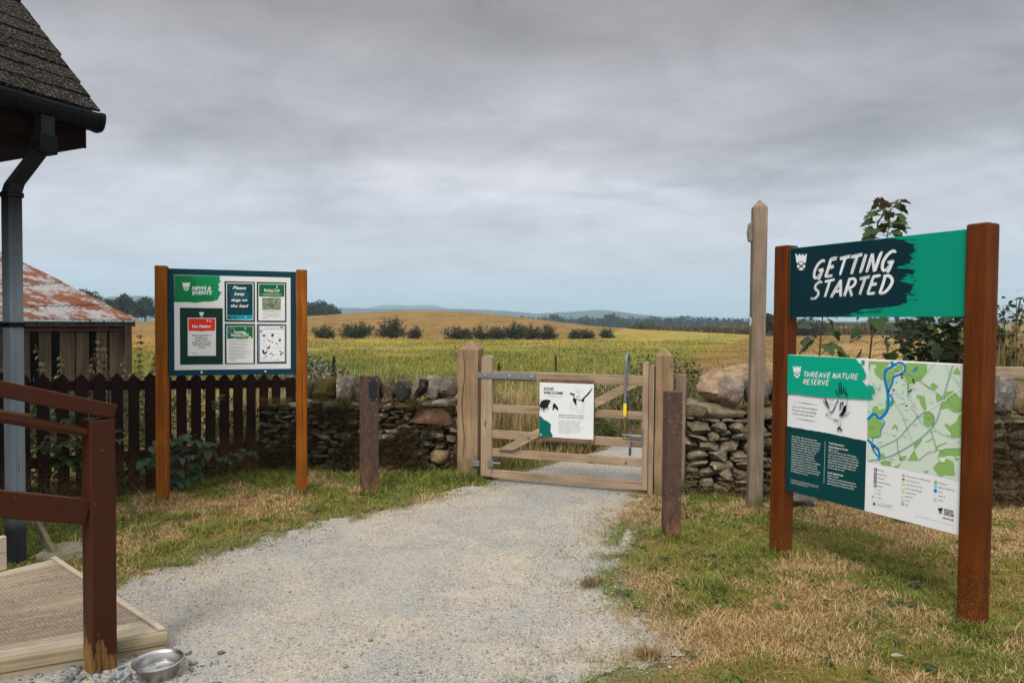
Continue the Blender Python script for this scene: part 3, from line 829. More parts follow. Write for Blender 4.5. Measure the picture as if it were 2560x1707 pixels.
# ------------------------------------------------------------------ dry-stone walls
def m_stone(name, tones, lichen=0.5, moss=0.0):
    k = NT(name); v = k.coord()
    r = k.island()
    cr = k.n('ShaderNodeValToRGB'); els = cr.color_ramp.elements
    els[0].position = 0; els[0].color = tones[0] + (1,); els[1].position = 1; els[1].color = tones[-1] + (1,)
    for i, c in enumerate(tones[1:-1]):
        e = els.new((i+1)/(len(tones)-1)); e.color = c + (1,)
    k.l(r, cr.inputs[0])
    f = k.noise(v, 9, 7, 0.7); g = k.noise(v, 55, 5, 0.7); ln = k.noise(v, 22, 4, 0.6)
    c = k.mix(k.rng(f, 0.3, 0.7), k.mix(1.0, cr.outputs[0], (0.45, 0.42, 0.38), 'MULTIPLY'), k.mix(1.0, cr.outputs[0], (1.35, 1.3, 1.22), 'MULTIPLY'))
    c = k.mix(k.rng(g, 0.4, 0.7, 0, 0.5), c, k.mix(1.0, c, (0.4, 0.38, 0.35), 'MULTIPLY'))
    c = k.mix(k.rng(ln, 0.60, 0.66, 0, lichen), c, (0.48, 0.47, 0.43))
    if moss:
        mn = k.noise(v, 6, 4, 0.6)
        mf = k.math('MULTIPLY', k.rng(mn, 0.44, 0.54, 0, moss), k.rng(k.normal_z(), -0.3, 0.5))
        c = k.mix(mf, c, k.mix(k.rng(g, 0.3, 0.7), (0.035, 0.026, 0.006), (0.105, 0.075, 0.015)))
    k.bump(k.math('ADD', f, k.math('MULTIPLY', g, 0.6)), 1.0, 0.035)
    return k.done(c, 0.92, 0.15)
M_STONE_R = m_stone('slaty_stone', [(0.22, 0.175, 0.11), (0.31, 0.26, 0.185), (0.17, 0.145, 0.105), (0.34, 0.30, 0.225), (0.24, 0.19, 0.12)], 0.7)
M_STONE_L = m_stone('mossy_stone', [(0.19, 0.16, 0.115), (0.30, 0.28, 0.235), (0.15, 0.125, 0.09), (0.21, 0.14, 0.095), (0.33, 0.305, 0.255)], 0.6, 1.0)

def stone(c, dims, seed, round_=0.5, rough=0.10, cuts=6, ico_=None, tilt=0.06, squash=3.2):
    """one stone: rounded block, chipped by planes, roughened"""
    V0, T0 = ico_ or ICO2
    rr = np.random.default_rng(seed)
    V = np.sign(V0)*np.abs(V0)**(1.0/ (1+ (squash-1)*(1-round_)))
    V = V/np.max(np.abs(V), axis=0)
    V = V*(1-0.0*round_)
    V = V*(1-round_) + V0*round_ if round_ > 0.6 else V
    for _ in range(cuts):
        n = rr.normal(size=3); n /= np.linalg.norm(n); d = rr.uniform(0.72, 1.05)
        s = V@n - d; s = np.maximum(s, 0); V = V - s[:, None]*n
    of = rr.uniform(0, 50, 3)
    dv = np.array([mnoise.noise(Vector(p*1.7+of))*1.0 + 0.5*mnoise.noise(Vector(p*4.1+of)) for p in V])
    V = V*(1 + rough*dv[:, None]*1.6)
    V = V*np.array(dims)/2
    a, b = rr.normal(0, tilt, 2); ca, sa = math.cos(a), math.sin(a); cb, sb = math.cos(b), math.sin(b)
    x, y, z = V[:, 0], V[:, 1], V[:, 2]
    x, z = x*ca - z*sa, x*sa + z*ca
    y, z = y*cb - z*sb, y*sb + z*cb
    return np.stack([x, y, z], 1) + np.array(c), T0

def stones_obj(name, items, mat, parent):
    Vs, Ts = [], []; b = 0
    for V, T in items: Vs.append(V); Ts.append(T+b); b += len(V)
    o = np_mesh(name, np.concatenate(Vs), np.concatenate(Ts), mat, None, parent, True)
    o.data.set_sharp_from_angle(angle=R(38))
    return o

def courses(L, ztop, seed, hmin=0.035, hmax=0.085, lmin=0.07, lmax=0.26, skip=None, depth=0.26, batter=0.0):
    rr = random.Random(seed); out = []; z = 0.0; sd = seed*1000
    while z < ztop:
        h = rr.uniform(hmin, hmax); h = min(h, ztop - z + 0.02); u = rr.uniform(-0.03, 0.01)
        while u < L:
            l = rr.uniform(lmin, lmax)*(0.7 + h*6)
            parts = [(z, h)] if h < 0.06 or rr.random() < 0.72 else [(z, h*0.45), (z+h*0.45, h*0.55)]
            for z0, hh in parts:
                sd += 1
                if skip and skip(u+l/2, z0+hh/2): continue
                y = depth/2 + rr.uniform(-0.04, 0.04) + batter*z0
                out.append(stone((u+l/2, y, z0+hh/2), (l*1.0, depth, hh*1.04), sd, rr.choice((0.2, 0.35, 0.5)), 0.15, 9, ICO2, 0.08))
            u += l
        z += h*0.97
    return out

def moss_blades(n, u0, u1, z0, z1, dens, yface, cols, size=(0.015, 0.05), seed=1):
    u = RNG.uniform(u0, u1, n); z = RNG.uniform(z0, z1, n)
    ok = RNG.random(n) < dens(u, z); u, z = u[ok], z[ok]; m = len(u)
    y = yface - RNG.uniform(-0.02, 0.03, m) - 0.05*sstep(0.45, 0.7, fbm(u, z, 0.2, 90))*sstep(z1, z0, z)
    h = RNG.uniform(-0.6, 1.0, m)*RNG.uniform(*size, m)
    V, T, C = blades(np.stack([u, y, z], 1), h, RNG.uniform(0.003, 0.006, m), RNG.uniform(*size, m), RNG.uniform(PI, 2*PI, m), cols(m, u, z), 1.15)
    return V, T, C

def wall_left():
    y0 = 7.13; x0 = -2.62
    t = thing('stone_wall', 'low dry-stone wall smothered in brown moss, between the picket fence and the gate', 'wall', (x0, y0, 0), 0.01)
    L = 2.02
    px = lambda d: (d-1176)/1568*7.15 - x0       # photo column -> metres along the wall
    big = [(0.5*(px(948)+px(1046)), 0.605, px(1046)-px(948), 0.27, 0.215, 0.3), ((px(985)+px(1034))/2, 0.175, 0.205, 0.26, 0.165, 0.75),
           ((px(1038)+px(1052))/2+0.02, 0.25, 0.10, 0.25, 0.16, 0.6), ((px(868)+px(895))/2, 0.37, 0.15, 0.27, 0.075, 0.35), ((px(985)+px(1020))/2, 0.43, 0.15, 0.24, 0.10, 0.5)]
    def skip(u, z):
        return any(abs(u-b[0]) < b[2]*0.5 and abs(z-b[1]) < b[4]*0.5 for b in big)
    it = courses(L, 0.70, 3, 0.035, 0.08, 0.07, 0.20, skip)
    o = stones_obj('masonry', it, M_STONE_L, t)
    c = MB(); c.box(0.03, L-0.02, 0.16, 0.52, 0, 0.70); c.build('core', m_flat('wall_core', (0.03, 0.022, 0.015), 0.95), t)
    m_red = m_stone('reddish_block', [(0.15, 0.082, 0.055), (0.17, 0.095, 0.065)], 0.12, 0.6)
    m_tan = m_stone('tan_stone', [(0.32, 0.225, 0.12), (0.35, 0.25, 0.14)], 0.25)
    for i, b in enumerate(big):
        stones_obj('face_block', [stone((b[0], b[3]/2-0.045, b[1]), (b[2], b[3], b[4]), 50+i, b[5], 0.08, 7, ICO3, 0.03)], (m_red, m_tan, M_STONE_L, M_STONE_R, M_STONE_L)[i], t)
    # slab course and the row of upright cope stones
    m_pale = m_stone('pale_cope', [(0.25, 0.23, 0.185), (0.29, 0.27, 0.22)], 0.7, 0.3)
    m_dark = m_stone('dark_cope', [(0.035, 0.034, 0.033), (0.05, 0.048, 0.045)], 0.25)
    m_gran = m_stone('granite_cope', [(0.14, 0.118, 0.10), (0.16, 0.135, 0.115)], 0.75)
    m_brn = m_stone('brown_cope', [(0.125, 0.085, 0.055), (0.15, 0.11, 0.075)], 0.3, 0.7)
    m_mossy = m_stone('moss_covered_cope', [(0.06, 0.045, 0.02), (0.08, 0.06, 0.025)], 0.1, 1.0)
    slabs = [(708, 740, 0.745, 0.06, M_STONE_L), (742, 785, 0.715, 0.085, m_pale), (786, 872, 0.72, 0.06, M_STONE_L), (873, 955, 0.735, 0.05, M_STONE_L), (956, 1050, 0.742, 0.085, m_pale)]
    for i, (a, b, z, h, mm) in enumerate(slabs):
        stones_obj('slab', [stone(((px(a)+px(b))/2, 0.20, z-0.005), (px(b)-px(a)+0.01, 0.50, h), 80+i, 0.25, 0.07, 6, ICO3, 0.03)], mm, t)
    copes = [(690, 708, .77, .95, M_STONE_L, .5), (708, 764, .72, .975, m_mossy, .55), (760, 804, .70, .99, m_pale, .3), (800, 838, .74, .985, m_brn, .4), (838, 872, .72, .985, m_brn, .5), (870, 906, .76, .975, m_brn, .6),
             (897, 946, .735, 1.0, m_brn, .55), (944, 966, .755, 1.01, m_pale, .35), (962, 984, .80, 1.0, m_dark, .25), (974, 1016, .76, 1.015, m_pale, .4), (1004, 1052, .785, .995, m_gran, .85)]
    for i, (a, b, z0, z1, mm, ro) in enumerate(copes):
        stones_obj('cope_stone', [stone(((px(a)+px(b))/2, 0.19 + random.uniform(-0.03, 0.03), (z0+z1)/2), (px(b)-px(a)+0.02, 0.36, (z1-z0)*1.06), 120+i, min(ro, .6) if ro < .8 else ro, 0.14, 12, ICO3, 0.14)], mm, t)
    stones_obj('cope_stone', [stone(((px(900)+px(943))/2, 0.035, 0.865), (0.185, 0.10, 0.215), 190, 0.7, 0.06, 5, ICO3, 0.02)], m_dark, t)
    def dens(u, z): return np.clip(sstep(0.44, 0.60, fbm(u, z, 0.28, 95) + 0.30*sstep(0.50, 0.05, z) - 0.075 - 0.16*sstep(1.2, 1.9, u)*sstep(0.0, 0.3, z)), 0, 1)
    def cc(m, u, z):
        a = lerpc((0.030, 0.022, 0.006), (0.095, 0.066, 0.018), RNG.random(m)); hay = RNG.random(m) < 0.22 + 0.35*(z < 0.15)
        g = RNG.random(m) < 0.15; a[g] = lerpc((0.03, 0.045, 0.008), (0.08, 0.10, 0.02), RNG.random(int(g.sum())))
        a[hay] = lerpc((0.16, 0.095, 0.035), (0.34, 0.22, 0.10), RNG.random(int(hay.sum()))); return a
    V, T, C = moss_blades(42000, -0.05, L+0.02, 0.0, 0.72, dens, -0.015, cc)
    parts = [(V, T, C)]
    # cushions on the ledge under the copes
    n = 7000; u = RNG.uniform(0.0, L, n); ok = fbm(u, u*0, 0.25, 98) > 0.46; u = u[ok]; m = len(u)
    parts.append(blades(np.stack([u, RNG.uniform(-0.06, 0.06, m), 0.735 + RNG.uniform(-0.05, 0.05, m)], 1), RNG.uniform(0.0, 0.03, m), RNG.uniform(0.003, 0.006, m), RNG.uniform(0.01, 0.03, m), RNG.uniform(0, 2*PI, m),
                        lerpc((0.05, 0.035, 0.006), (0.17, 0.12, 0.02), RNG.random(m)), 1.2))
    kind(np_mesh('moss', *(lambda V, T, C: (V, T, M_BLADE, C))(*merge(parts)), parent=t), 'stuff')
wall_left()

def wall_right():
    a = Vector((1.655, 6.40, 0)); b = Vector((7.0, 5.659, 0)); rz = math.atan2(b.y-a.y, b.x-a.x)
    t = thing('stone_wall', 'dry-stone wall of thin grey slabs topped with large rounded boulders, right of the gate', 'wall', a, rz)
    L = (b-a).length
    it = courses(L, 0.70, 9, 0.045, 0.135, 0.09, 0.20)
    # the cheek end facing the gate
    z = 0; sd = 40000; rr = random.Random(4)
    while z < 0.70:
        h = rr.uniform(0.05, 0.09); v = 0.12
        while v < 0.6:
            l = rr.uniform(0.12, 0.26); sd += 1
            it.append(stone((0.07+rr.uniform(-0.03, 0.015), v+l/2, z+h/2), (0.22, l*1.03, h*1.08), sd, 0.35, 0.10, 7, ICO2, 0.04)); v += l
        z += h
    stones_obj('masonry', it, M_STONE_R, t)
    c = MB(); c.box(0.12, L-0.02, 0.16, 0.58, 0, 0.69); c.build('core', m_flat('wall_core_dark', (0.03, 0.025, 0.018), 0.95), t)
    m_slab = m_stone('cap_slab_stone', [(0.27, 0.225, 0.15), (0.30, 0.25, 0.17)], 0.7)
    for i, (u0, u1, z0, z1) in enumerate(((-0.02, 0.20, 0.70, 0.85), (0.05, 0.56, 0.70, 0.845), (0.55, 0.95, 0.71, 0.82), (0.97, 1.6, 0.70, 0.80), (1.62, 2.3, 0.70, 0.80), (2.32, 3.2, 0.70, 0.80), (3.22, 4.0, 0.70, 0.80), (4.02, 4.7, 0.70, 0.80), (4.72, 5.38, 0.70, 0.80))):
        stones_obj('cap_slab', [stone(((u0+u1)/2, 0.27, (z0+z1)/2), (u1-u0, 0.60, z1-z0), 300+i, 0.2, 0.05, 6, ICO3, 0.015)], m_slab, t)
    m_b = m_stone('boulder_tan', [(0.36, 0.265, 0.165), (0.40, 0.295, 0.19)], 0.4)
    m_g = m_stone('boulder_granite', [(0.30, 0.245, 0.20), (0.33, 0.27, 0.225)], 0.8)
    m_d = m_stone('boulder_grey', [(0.19, 0.18, 0.165), (0.22, 0.205, 0.19)], 0.8)
    bl = [(0.335, 0.34, 0.985, 0.46, 0.52, 0.31, m_b), (0.405, 0.115, 0.965, 0.27, 0.30, 0.29, m_g), (0.66, 0.16, 0.965, 0.25, 0.32, 0.28, m_d), (0.57, 0.42, 1.05, 0.42, 0.40, 0.34, m_b), (0.82, 0.40, 1.05, 0.34, 0.40, 0.36, m_b),
          (0.93, 0.18, 0.95, 0.30, 0.36, 0.27, m_b), (1.22, 0.24, 0.90, 0.30, 0.40, 0.24, m_d), (1.55, 0.28, 0.91, 0.32, 0.45, 0.25, m_g), (1.88, 0.26, 0.91, 0.32, 0.4, 0.26, m_b), (2.2, 0.27, 0.93, 0.33, 0.42, 0.28, m_d),
          (2.50, 0.22, 0.96, 0.34, 0.4, 0.34, m_g), (2.78, 0.22, 0.98, 0.26, 0.4, 0.36, m_d), (3.02, 0.24, 0.93, 0.30, 0.4, 0.30, m_b)] + [(3.3+0.29*q, 0.25, 0.92+0.02*(q % 3), 0.31, 0.4, 0.27+0.03*(q % 2), (m_d, m_g, m_b)[q % 3]) for q in range(8)]
    for i, (u, y, z, w, d, h, mm) in enumerate(bl):
        stones_obj('boulder', [stone((u, y, z), (w, d, h), 400+i, 0.80 if i < 5 else 0.5, 0.14, 9, ICO3, 0.15)], mm, t)
    def dens(u, z): return np.clip(sstep(0.42, 0.6, fbm(u, z, 0.3, 105) + 0.45*sstep(0.16, 0.0, z) + 0.36*sstep(1.9, 2.6, u) - 0.10), 0, 1)*np.where((u < 1.9) & (z > 0.25), 0.05, 1)
    def cc(m, u, z):
        a = lerpc((0.045, 0.03, 0.008), (0.12, 0.08, 0.025), RNG.random(m)); hay = RNG.random(m) < np.where(z < 0.3, 0.55, 0.3)
        a[hay] = lerpc((0.17, 0.10, 0.04), (0.38, 0.25, 0.115), RNG.random(int(hay.sum()))); return a
    V, T, C = moss_blades(70000, -0.05, L, 0.0, 0.9, dens, -0.02, cc)
    kind(np_mesh('moss', V, T, M_BLADE, C, parent=t), 'stuff')
    # a fallen stone in the dry grass at the wall foot
    f = stones_obj('fallen_stone', [stone((2.52, 6.02, 0.07), (0.34, 0.26, 0.20), 777, 0.6, 0.1, 7, ICO3, 0.1)], m_d, None)
    tag(f, 'rounded grey stone fallen at the wall foot below the map board', 'stone')
wall_right()

# ------------------------------------------------------------------ printed boards
_INK = {}
def ink(r, g, b, rough=0.42):
    """print colour given as it looks in sRGB, turned into a linear albedo"""
    key = (r, g, b)
    if key not in _INK:
        f = lambda c: ((c/255+0.055)/1.055)**2.4 if c > 10 else c/255/12.92
        _INK[key] = m_flat('ink_%d_%d_%d' % key, (f(r), f(g), f(b)), 0.5, 0.14, 0, 0.06, 4)
    return _INK[key]
_TXT = {}
def text_geo(s, bold=0.0, shear=0.0):
    key = (s, bold, shear)
    if key not in _TXT:
        cu = bpy.data.curves.new('t', 'FONT'); cu.body = s; cu.offset = bold; cu.shear = shear; cu.resolution_u = 2; cu.fill_mode = 'FRONT'
        ob = bpy.data.objects.new('t', cu); me = bpy.data.meshes.new_from_object(ob)
        V = [(v.co.x, v.co.y) for v in me.vertices]; F = [tuple(p.vertices) for p in me.polygons]
        bpy.data.objects.remove(ob); bpy.data.curves.remove(cu); bpy.data.meshes.remove(me)
        _TXT[key] = (V, F)
    return _TXT[key]

GLYPH = {
 'A': (.78, [[(0,0),(.2,.5),(.42,1)], [(.40,1),(.58,.5),(.74,-.02)], [(.12,.33),(.70,.36)]]),
 'C': (.70, [[(.66,.86),(.46,1),(.2,.8),(.08,.45),(.18,.1),(.4,0),(.66,.14)]]),
 'D': (.78, [[(.12,1),(.14,.5),(.10,0)], [(-.02,.97),(.4,.96),(.70,.66),(.62,.28),(.36,.03),(.02,.02)]]),
 'E': (.66, [[(.14,1),(.12,.5),(.08,0)], [(.08,.97),(.62,1.0)], [(.12,.52),(.52,.55)], [(.06,.02),(.60,.05)]]),
 'G': (.80, [[(.70,.88),(.46,1.0),(.18,.78),(.08,.42),(.2,.08),(.42,.06),(.62,.42)], [(.36,.43),(.76,.47)], [(.68,.46),(.62,.1),(.56,-.12)]]),
 'g': (.80, [[(.70,.84),(.46,1),(.18,.8),(.08,.45),(.2,.08),(.44,0),(.66,.14),(.68,.44)], [(.38,.45),(.72,.45)]]),
 'H': (.78, [[(.12,1),(.12,.5),(.08,0)], [(.66,1),(.66,.5),(.62,0)], [(.08,.5),(.70,.53)]]),
 'I': (.30, [[(.15,1),(.14,.5),(.12,0)]]),
 'L': (.60, [[(.12,1),(.12,.5),(.10,.03)], [(.06,.03),(.56,.05)]]),
 'M': (.94, [[(.06,0),(.14,.5),(.2,1)], [(.2,1),(.34,.6),(.46,.3)], [(.46,.3),(.6,.65),(.74,1)], [(.74,1),(.80,.5),(.84,0)]]),
 'N': (.78, [[(.10,0),(.12,.5),(.14,1)], [(.14,1),(.36,.5),(.60,0)], [(.60,0),(.64,.5),(.68,1.05)]]),
 'O': (.80, [[(.40,1),(.14,.8),(.08,.45),(.2,.08),(.42,0),(.66,.25),(.70,.62),(.56,.94),(.36,1)]]),
 'R': (.72, [[(.12,1),(.12,.5),(.08,0)], [(.04,.98),(.44,.98),(.62,.78),(.48,.54),(.14,.48)], [(.28,.48),(.48,.22),(.68,-.03)]]),
 'S': (.66, [[(.62,.92),(.40,1.0),(.16,.84),(.2,.62),(.46,.46),(.54,.22),(.34,.02),(-.02,.04)]]),
 'T': (.66, [[(-.02,.95),(.3,.97),(.72,1.02)], [(.38,.98),(.36,.5),(.32,0)]]),
 'U': (.76, [[(.10,1),(.10,.4),(.24,.03),(.46,.03),(.62,.4),(.66,1)]]),
 'V': (.72, [[(.04,1),(.18,.5),(.30,0)], [(.30,0),(.50,.5),(.70,1)]]),
 'W': (.98, [[(.02,1),(.12,.5),(.22,0)], [(.22,0),(.36,.4),(.48,.7)], [(.48,.7),(.58,.35),(.66,0)], [(.66,0),(.82,.5),(.96,1)]]),
 '&': (.80, [[(.74,.02),(.4,.5),(.2,.8),(.34,1),(.5,.82),(.3,.56),(.06,.3),(.2,.02),(.44,.04),(.68,.42)]]),
}
def smooth_line(pts, n=14):
    if len(pts) == 2:
        return [(pts[0][0]+(pts[1][0]-pts[0][0])*t, pts[0][1]+(pts[1][1]-pts[0][1])*t) for t in np.linspace(0, 1, n)]
    P = [pts[0]] + list(pts) + [pts[-1]]; out = []
    segs = len(P)-3; m = max(3, n//segs+1)
    for i in range(segs):
        a, b, c, d = [np.array(P[i+j], float) for j in range(4)]
        for t in np.linspace(0, 1, m, endpoint=(i == segs-1)):
            out.append(tuple(0.5*((2*b)+(-a+c)*t+(2*a-5*b+4*c-d)*t*t+(-a+3*b-3*c+d)*t**3)))
    return out

class Board:
    """a flat printed panel; photo columns and rows of its face are unwarped into metres on the panel"""
    def __init__(self, parent, corners, rect, yface):
        self.p = parent; self.y = yface; self.rect = rect
        u0, u1, z0, z1 = rect
        A = []; B = []
        for (x, y), (u, v) in zip(corners, [(u0, z1), (u1, z1), (u1, z0), (u0, z0)]):
            A.append([x, y, 1, 0, 0, 0, -u*x, -u*y]); B.append(u); A.append([0, 0, 0, x, y, 1, -v*x, -v*y]); B.append(v)
        self.h = np.append(np.linalg.solve(np.array(A), np.array(B)), 1).reshape(3, 3)
        self.zoom = (0, 0, 1)
    def z(self, ox, oy, s): self.zoom = (ox, oy, s); return self
    def m(self, p):
        ox, oy, s = self.zoom
        q = self.h@np.array([ox+p[0]/s, oy+p[1]/s, 1]); return (q[0]/q[2], q[1]/q[2])
    def flush(self, V, F, name, mat, parent=None):
        if not F: return None
        me = bpy.data.meshes.new(name); me.from_pydata(V, [], F); me.materials.append(mat)
        o = bpy.data.objects.new(name, me); col.objects.link(o); o.parent = parent or self.p; return o
    def tri(self, pts, y):
        t = tessellate_polygon([[Vector((a, b, 0)) for a, b in pts]])
        V = [(a, y, b) for a, b in pts]; F = []
        for f in t:
            (ax, az), (bx, bz), (cx, cz) = [pts[i] for i in f]
            F.append(tuple(f) if (bx-ax)*(cz-az)-(bz-az)*(cx-ax) > 0 else tuple(f)[::-1])
        return V, F
    def polys(self, name, lists, mat, layer, parent=None, raw=False):
        V = []; F = []
        for k, pts in enumerate(lists):
            q = pts if raw else [self.m(p) for p in pts]
            v, f = self.tri(q, self.y - 0.0008*layer - 0.00004*k); b = len(V); V += v; F += [tuple(b+i for i in t) for t in f]
        return self.flush(V, F, name, mat, parent)
    def lines(self, name, lists, mat, layer, w, parent=None, smooth=True):
        """strokes; w in photo-zoom pixels (number or one per stroke)"""
        V = []; F = []
        ox, oy, s = self.zoom
        for k, pts in enumerate(lists):
            q = [self.m(p) for p in (smooth_line(pts, 6*len(pts)) if smooth and len(pts) > 2 else pts)]
            a = self.m((pts[0][0]-5, pts[0][1])); b_ = self.m((pts[0][0]+5, pts[0][1])); c = self.m((pts[0][0], pts[0][1]-5)); d = self.m((pts[0][0], pts[0][1]+5))
            sc = (math.dist(a, b_)+math.dist(c, d))/20
            ww = (w[k] if isinstance(w, list) else w)*sc/2; y = self.y - 0.0008*layer - 0.00004*k
            b = len(V); n = len(q)
            for i in range(n):
                p0 = q[max(i-1, 0)]; p1 = q[min(i+1, n-1)]; dx, dz = p1[0]-p0[0], p1[1]-p0[1]; L = math.hypot(dx, dz) or 1
                V.append((q[i][0]-dz/L*ww, y, q[i][1]+dx/L*ww)); V.append((q[i][0]+dz/L*ww, y, q[i][1]-dx/L*ww))
            F += [(b+2*i, b+2*i+1, b+2*i+3, b+2*i+2) for i in range(n-1)]
        return self.flush(V, F, name, mat, parent)
    def text(self, name, rows, mat, layer, parent=None):
        """rows of (string, start px, end px, cap height px, bold, shear): each fitted to its measured length"""
        V = []; F = []
        for k, r in enumerate(rows):
            s, p0, p1, hp = r[:4]; bold = r[4] if len(r) > 4 else 0.0; sh = r[5] if len(r) > 5 else 0.0
            g, f = text_geo(s, bold, sh)
            if not g: continue
            x0 = min(a for a, b in g); x1 = max(a for a, b in g)
            a = self.m(p0); e = self.m(p1); t = self.m((p0[0], p0[1]-hp))
            hs = math.dist(a, t)/0.70; y = self.y - 0.0008*layer - 0.00004*k; b = len(V)
            for gx, gz in g:
                q = (gx-x0)/(x1-x0)
                V.append((a[0]+(e[0]-a[0])*q, y, a[1]+(e[1]-a[1])*q + gz*hs))
            F += [tuple(b+i for i in t_) for t_ in f]
        return self.flush(V, F, name, mat, parent)
    def brush(self, name, s, p0, p1, hp, mat, layer, w=0.17, slant=0.22, parent=None, nb=5, seed=1, bounce=0.03):
        rr = random.Random(seed); V = []; F = []
        tot = sum(GLYPH[c][0]+0.13 if c != ' ' else 0.35 for c in s) - 0.13
        a = self.m(p0); e = self.m(p1); hh = math.dist(a, self.m((p0[0], p0[1]-hp))); sx = 1.0/tot
        cx = 0; k = 0
        for ch in s:
            if ch == ' ': cx += 0.35; continue
            gw, strokes = GLYPH[ch]; dy = rr.uniform(-bounce, bounce)
            for st in strokes:
                q = []
                unit = math.dist(a, e)*sx
                for (gx, gz) in smooth_line([(x+rr.uniform(-.015, .015), z+dy) for x, z in st], 14):
                    uu = (cx+gx)*unit + slant*gz*hh; q.append((uu, gz*hh))
                n = len(q); ww = w*hh*rr.uniform(0.9, 1.12); y = self.y - 0.0008*layer - 0.00003*k; k += 1
                fr = []
                for i in range(n):
                    p_, n_ = q[max(i-1, 0)], q[min(i+1, n-1)]; dx, dz = n_[0]-p_[0], n_[1]-p_[1]; L = math.hypot(dx, dz) or 1; fr.append((-dz/L, dx/L))
                for bq in range(nb):
                    o0 = (bq/nb-0.5)*ww; o1 = ((bq+1)/nb-0.5)*ww - (ww*0.06 if rr.random() < 0.4 else 0)
                    i0 = 0 if rr.random() < 0.6 else 1; i1 = n-1 - (0 if rr.random() < 0.4 else rr.choice((1, 1, 2)))
                    b = len(V)
                    for i in range(i0, i1+1):
                        tp = 0.8 + 0.2*math.sin(PI*(i+0.8)/(n+0.6)); ux, uz = q[i]; nx, nz = fr[i]
                        for o in (o1, o0):
                            x = ux+nx*o*tp; z = uz+nz*o*tp
                            V.append((a[0]+(e[0]-a[0])/math.dist(a, e)*x, y, a[1]+(e[1]-a[1])/math.dist(a, e)*x + z))
                    F += [(b+2*i, b+2*i+1, b+2*i+3, b+2*i+2) for i in range(i1-i0)]
            cx += gw+0.13
        return self.flush(V, F, name, mat, parent)
    def crest(self, name, c0, c1, mat, layer, parent=None):
        """castle-topped shield: battlements over a ring with a saltire gap; c0 top-left px, c1 bottom-right px"""
        (x0, y0), (x1, y1) = c0, c1; W, Hh = x1-x0, y1-y0
        T = lambda pts: [self.m((x0+a*W, y0+b*Hh)) for a, b in pts]
        arc = lambda r, a0, a1, n=9, cx=0.5, cy=0.76: [(cx+r*1.45*math.cos(t)*0.72, cy-r*math.sin(t)*0.72) for t in np.linspace(R(a0), R(a1), n)]
        crown = [(0, .02), (.13, .04), (.15, .13), (.29, .13), (.31, .03), (.43, .03), (.44, .12), (.57, .12), (.58, .03), (.70, .03), (.71, .13), (.85, .13), (.87, .04), (1, .02), (.90, .54)] + arc(.40, 38, 142) + [(.10, .54)]
        lens = arc(.335, 48, 132, 9); top = lens + [(.5, .70)]
        bot = arc(.335, 228, 312, 9) + [(.5, .80)]
        lf = arc(.335, 150, 210, 7) + [(.43, .76)]
        rt = arc(.335, -30, 30, 7) + [(.57, .76)]
        return self.polys(name, [T(crown), T(top), T(bot), T(lf), T(rt)], mat, layer, parent, True)

def jag(pts, amp, step, rr, horiz=True, vert=0.25):
    out = []
    for i in range(len(pts)-1):
        a, b = pts[i], pts[i+1]; L = math.dist(a, b); n = max(1, int(L/step))
        for j in range(n):
            t = j/n; s = amp*rr.uniform(-1, 1)
            out.append((a[0]+(b[0]-a[0])*t + (s if horiz else s*vert), a[1]+(b[1]-a[1])*t + (s*vert if horiz else s)))
    out.append(pts[-1]); return out

def panel(parent, name, rect, y0, y1, mat, bevel=0.002):
    m = MB(); m.box(rect[0], rect[1], y0, y1, rect[2], rect[3]); return m.build(name, mat, parent, bevel)
def screws(parent, pts, y, r=0.006, mat=None):
    for x, z in pts:
        m = MB(); m.lathe([(0.0, 0.004), (r*0.75, 0.003), (r, 0.0)], 12)
        o = MB(); o.add([(x+a, y-c, z+b) for a, b, c in m.v], m.f); o.build('screw', mat or M_SCREW, parent, 0, True)

WHT = ink(214, 216, 218); INK_DK = ink(8, 42, 48); BLACK = ink(14, 16, 18)

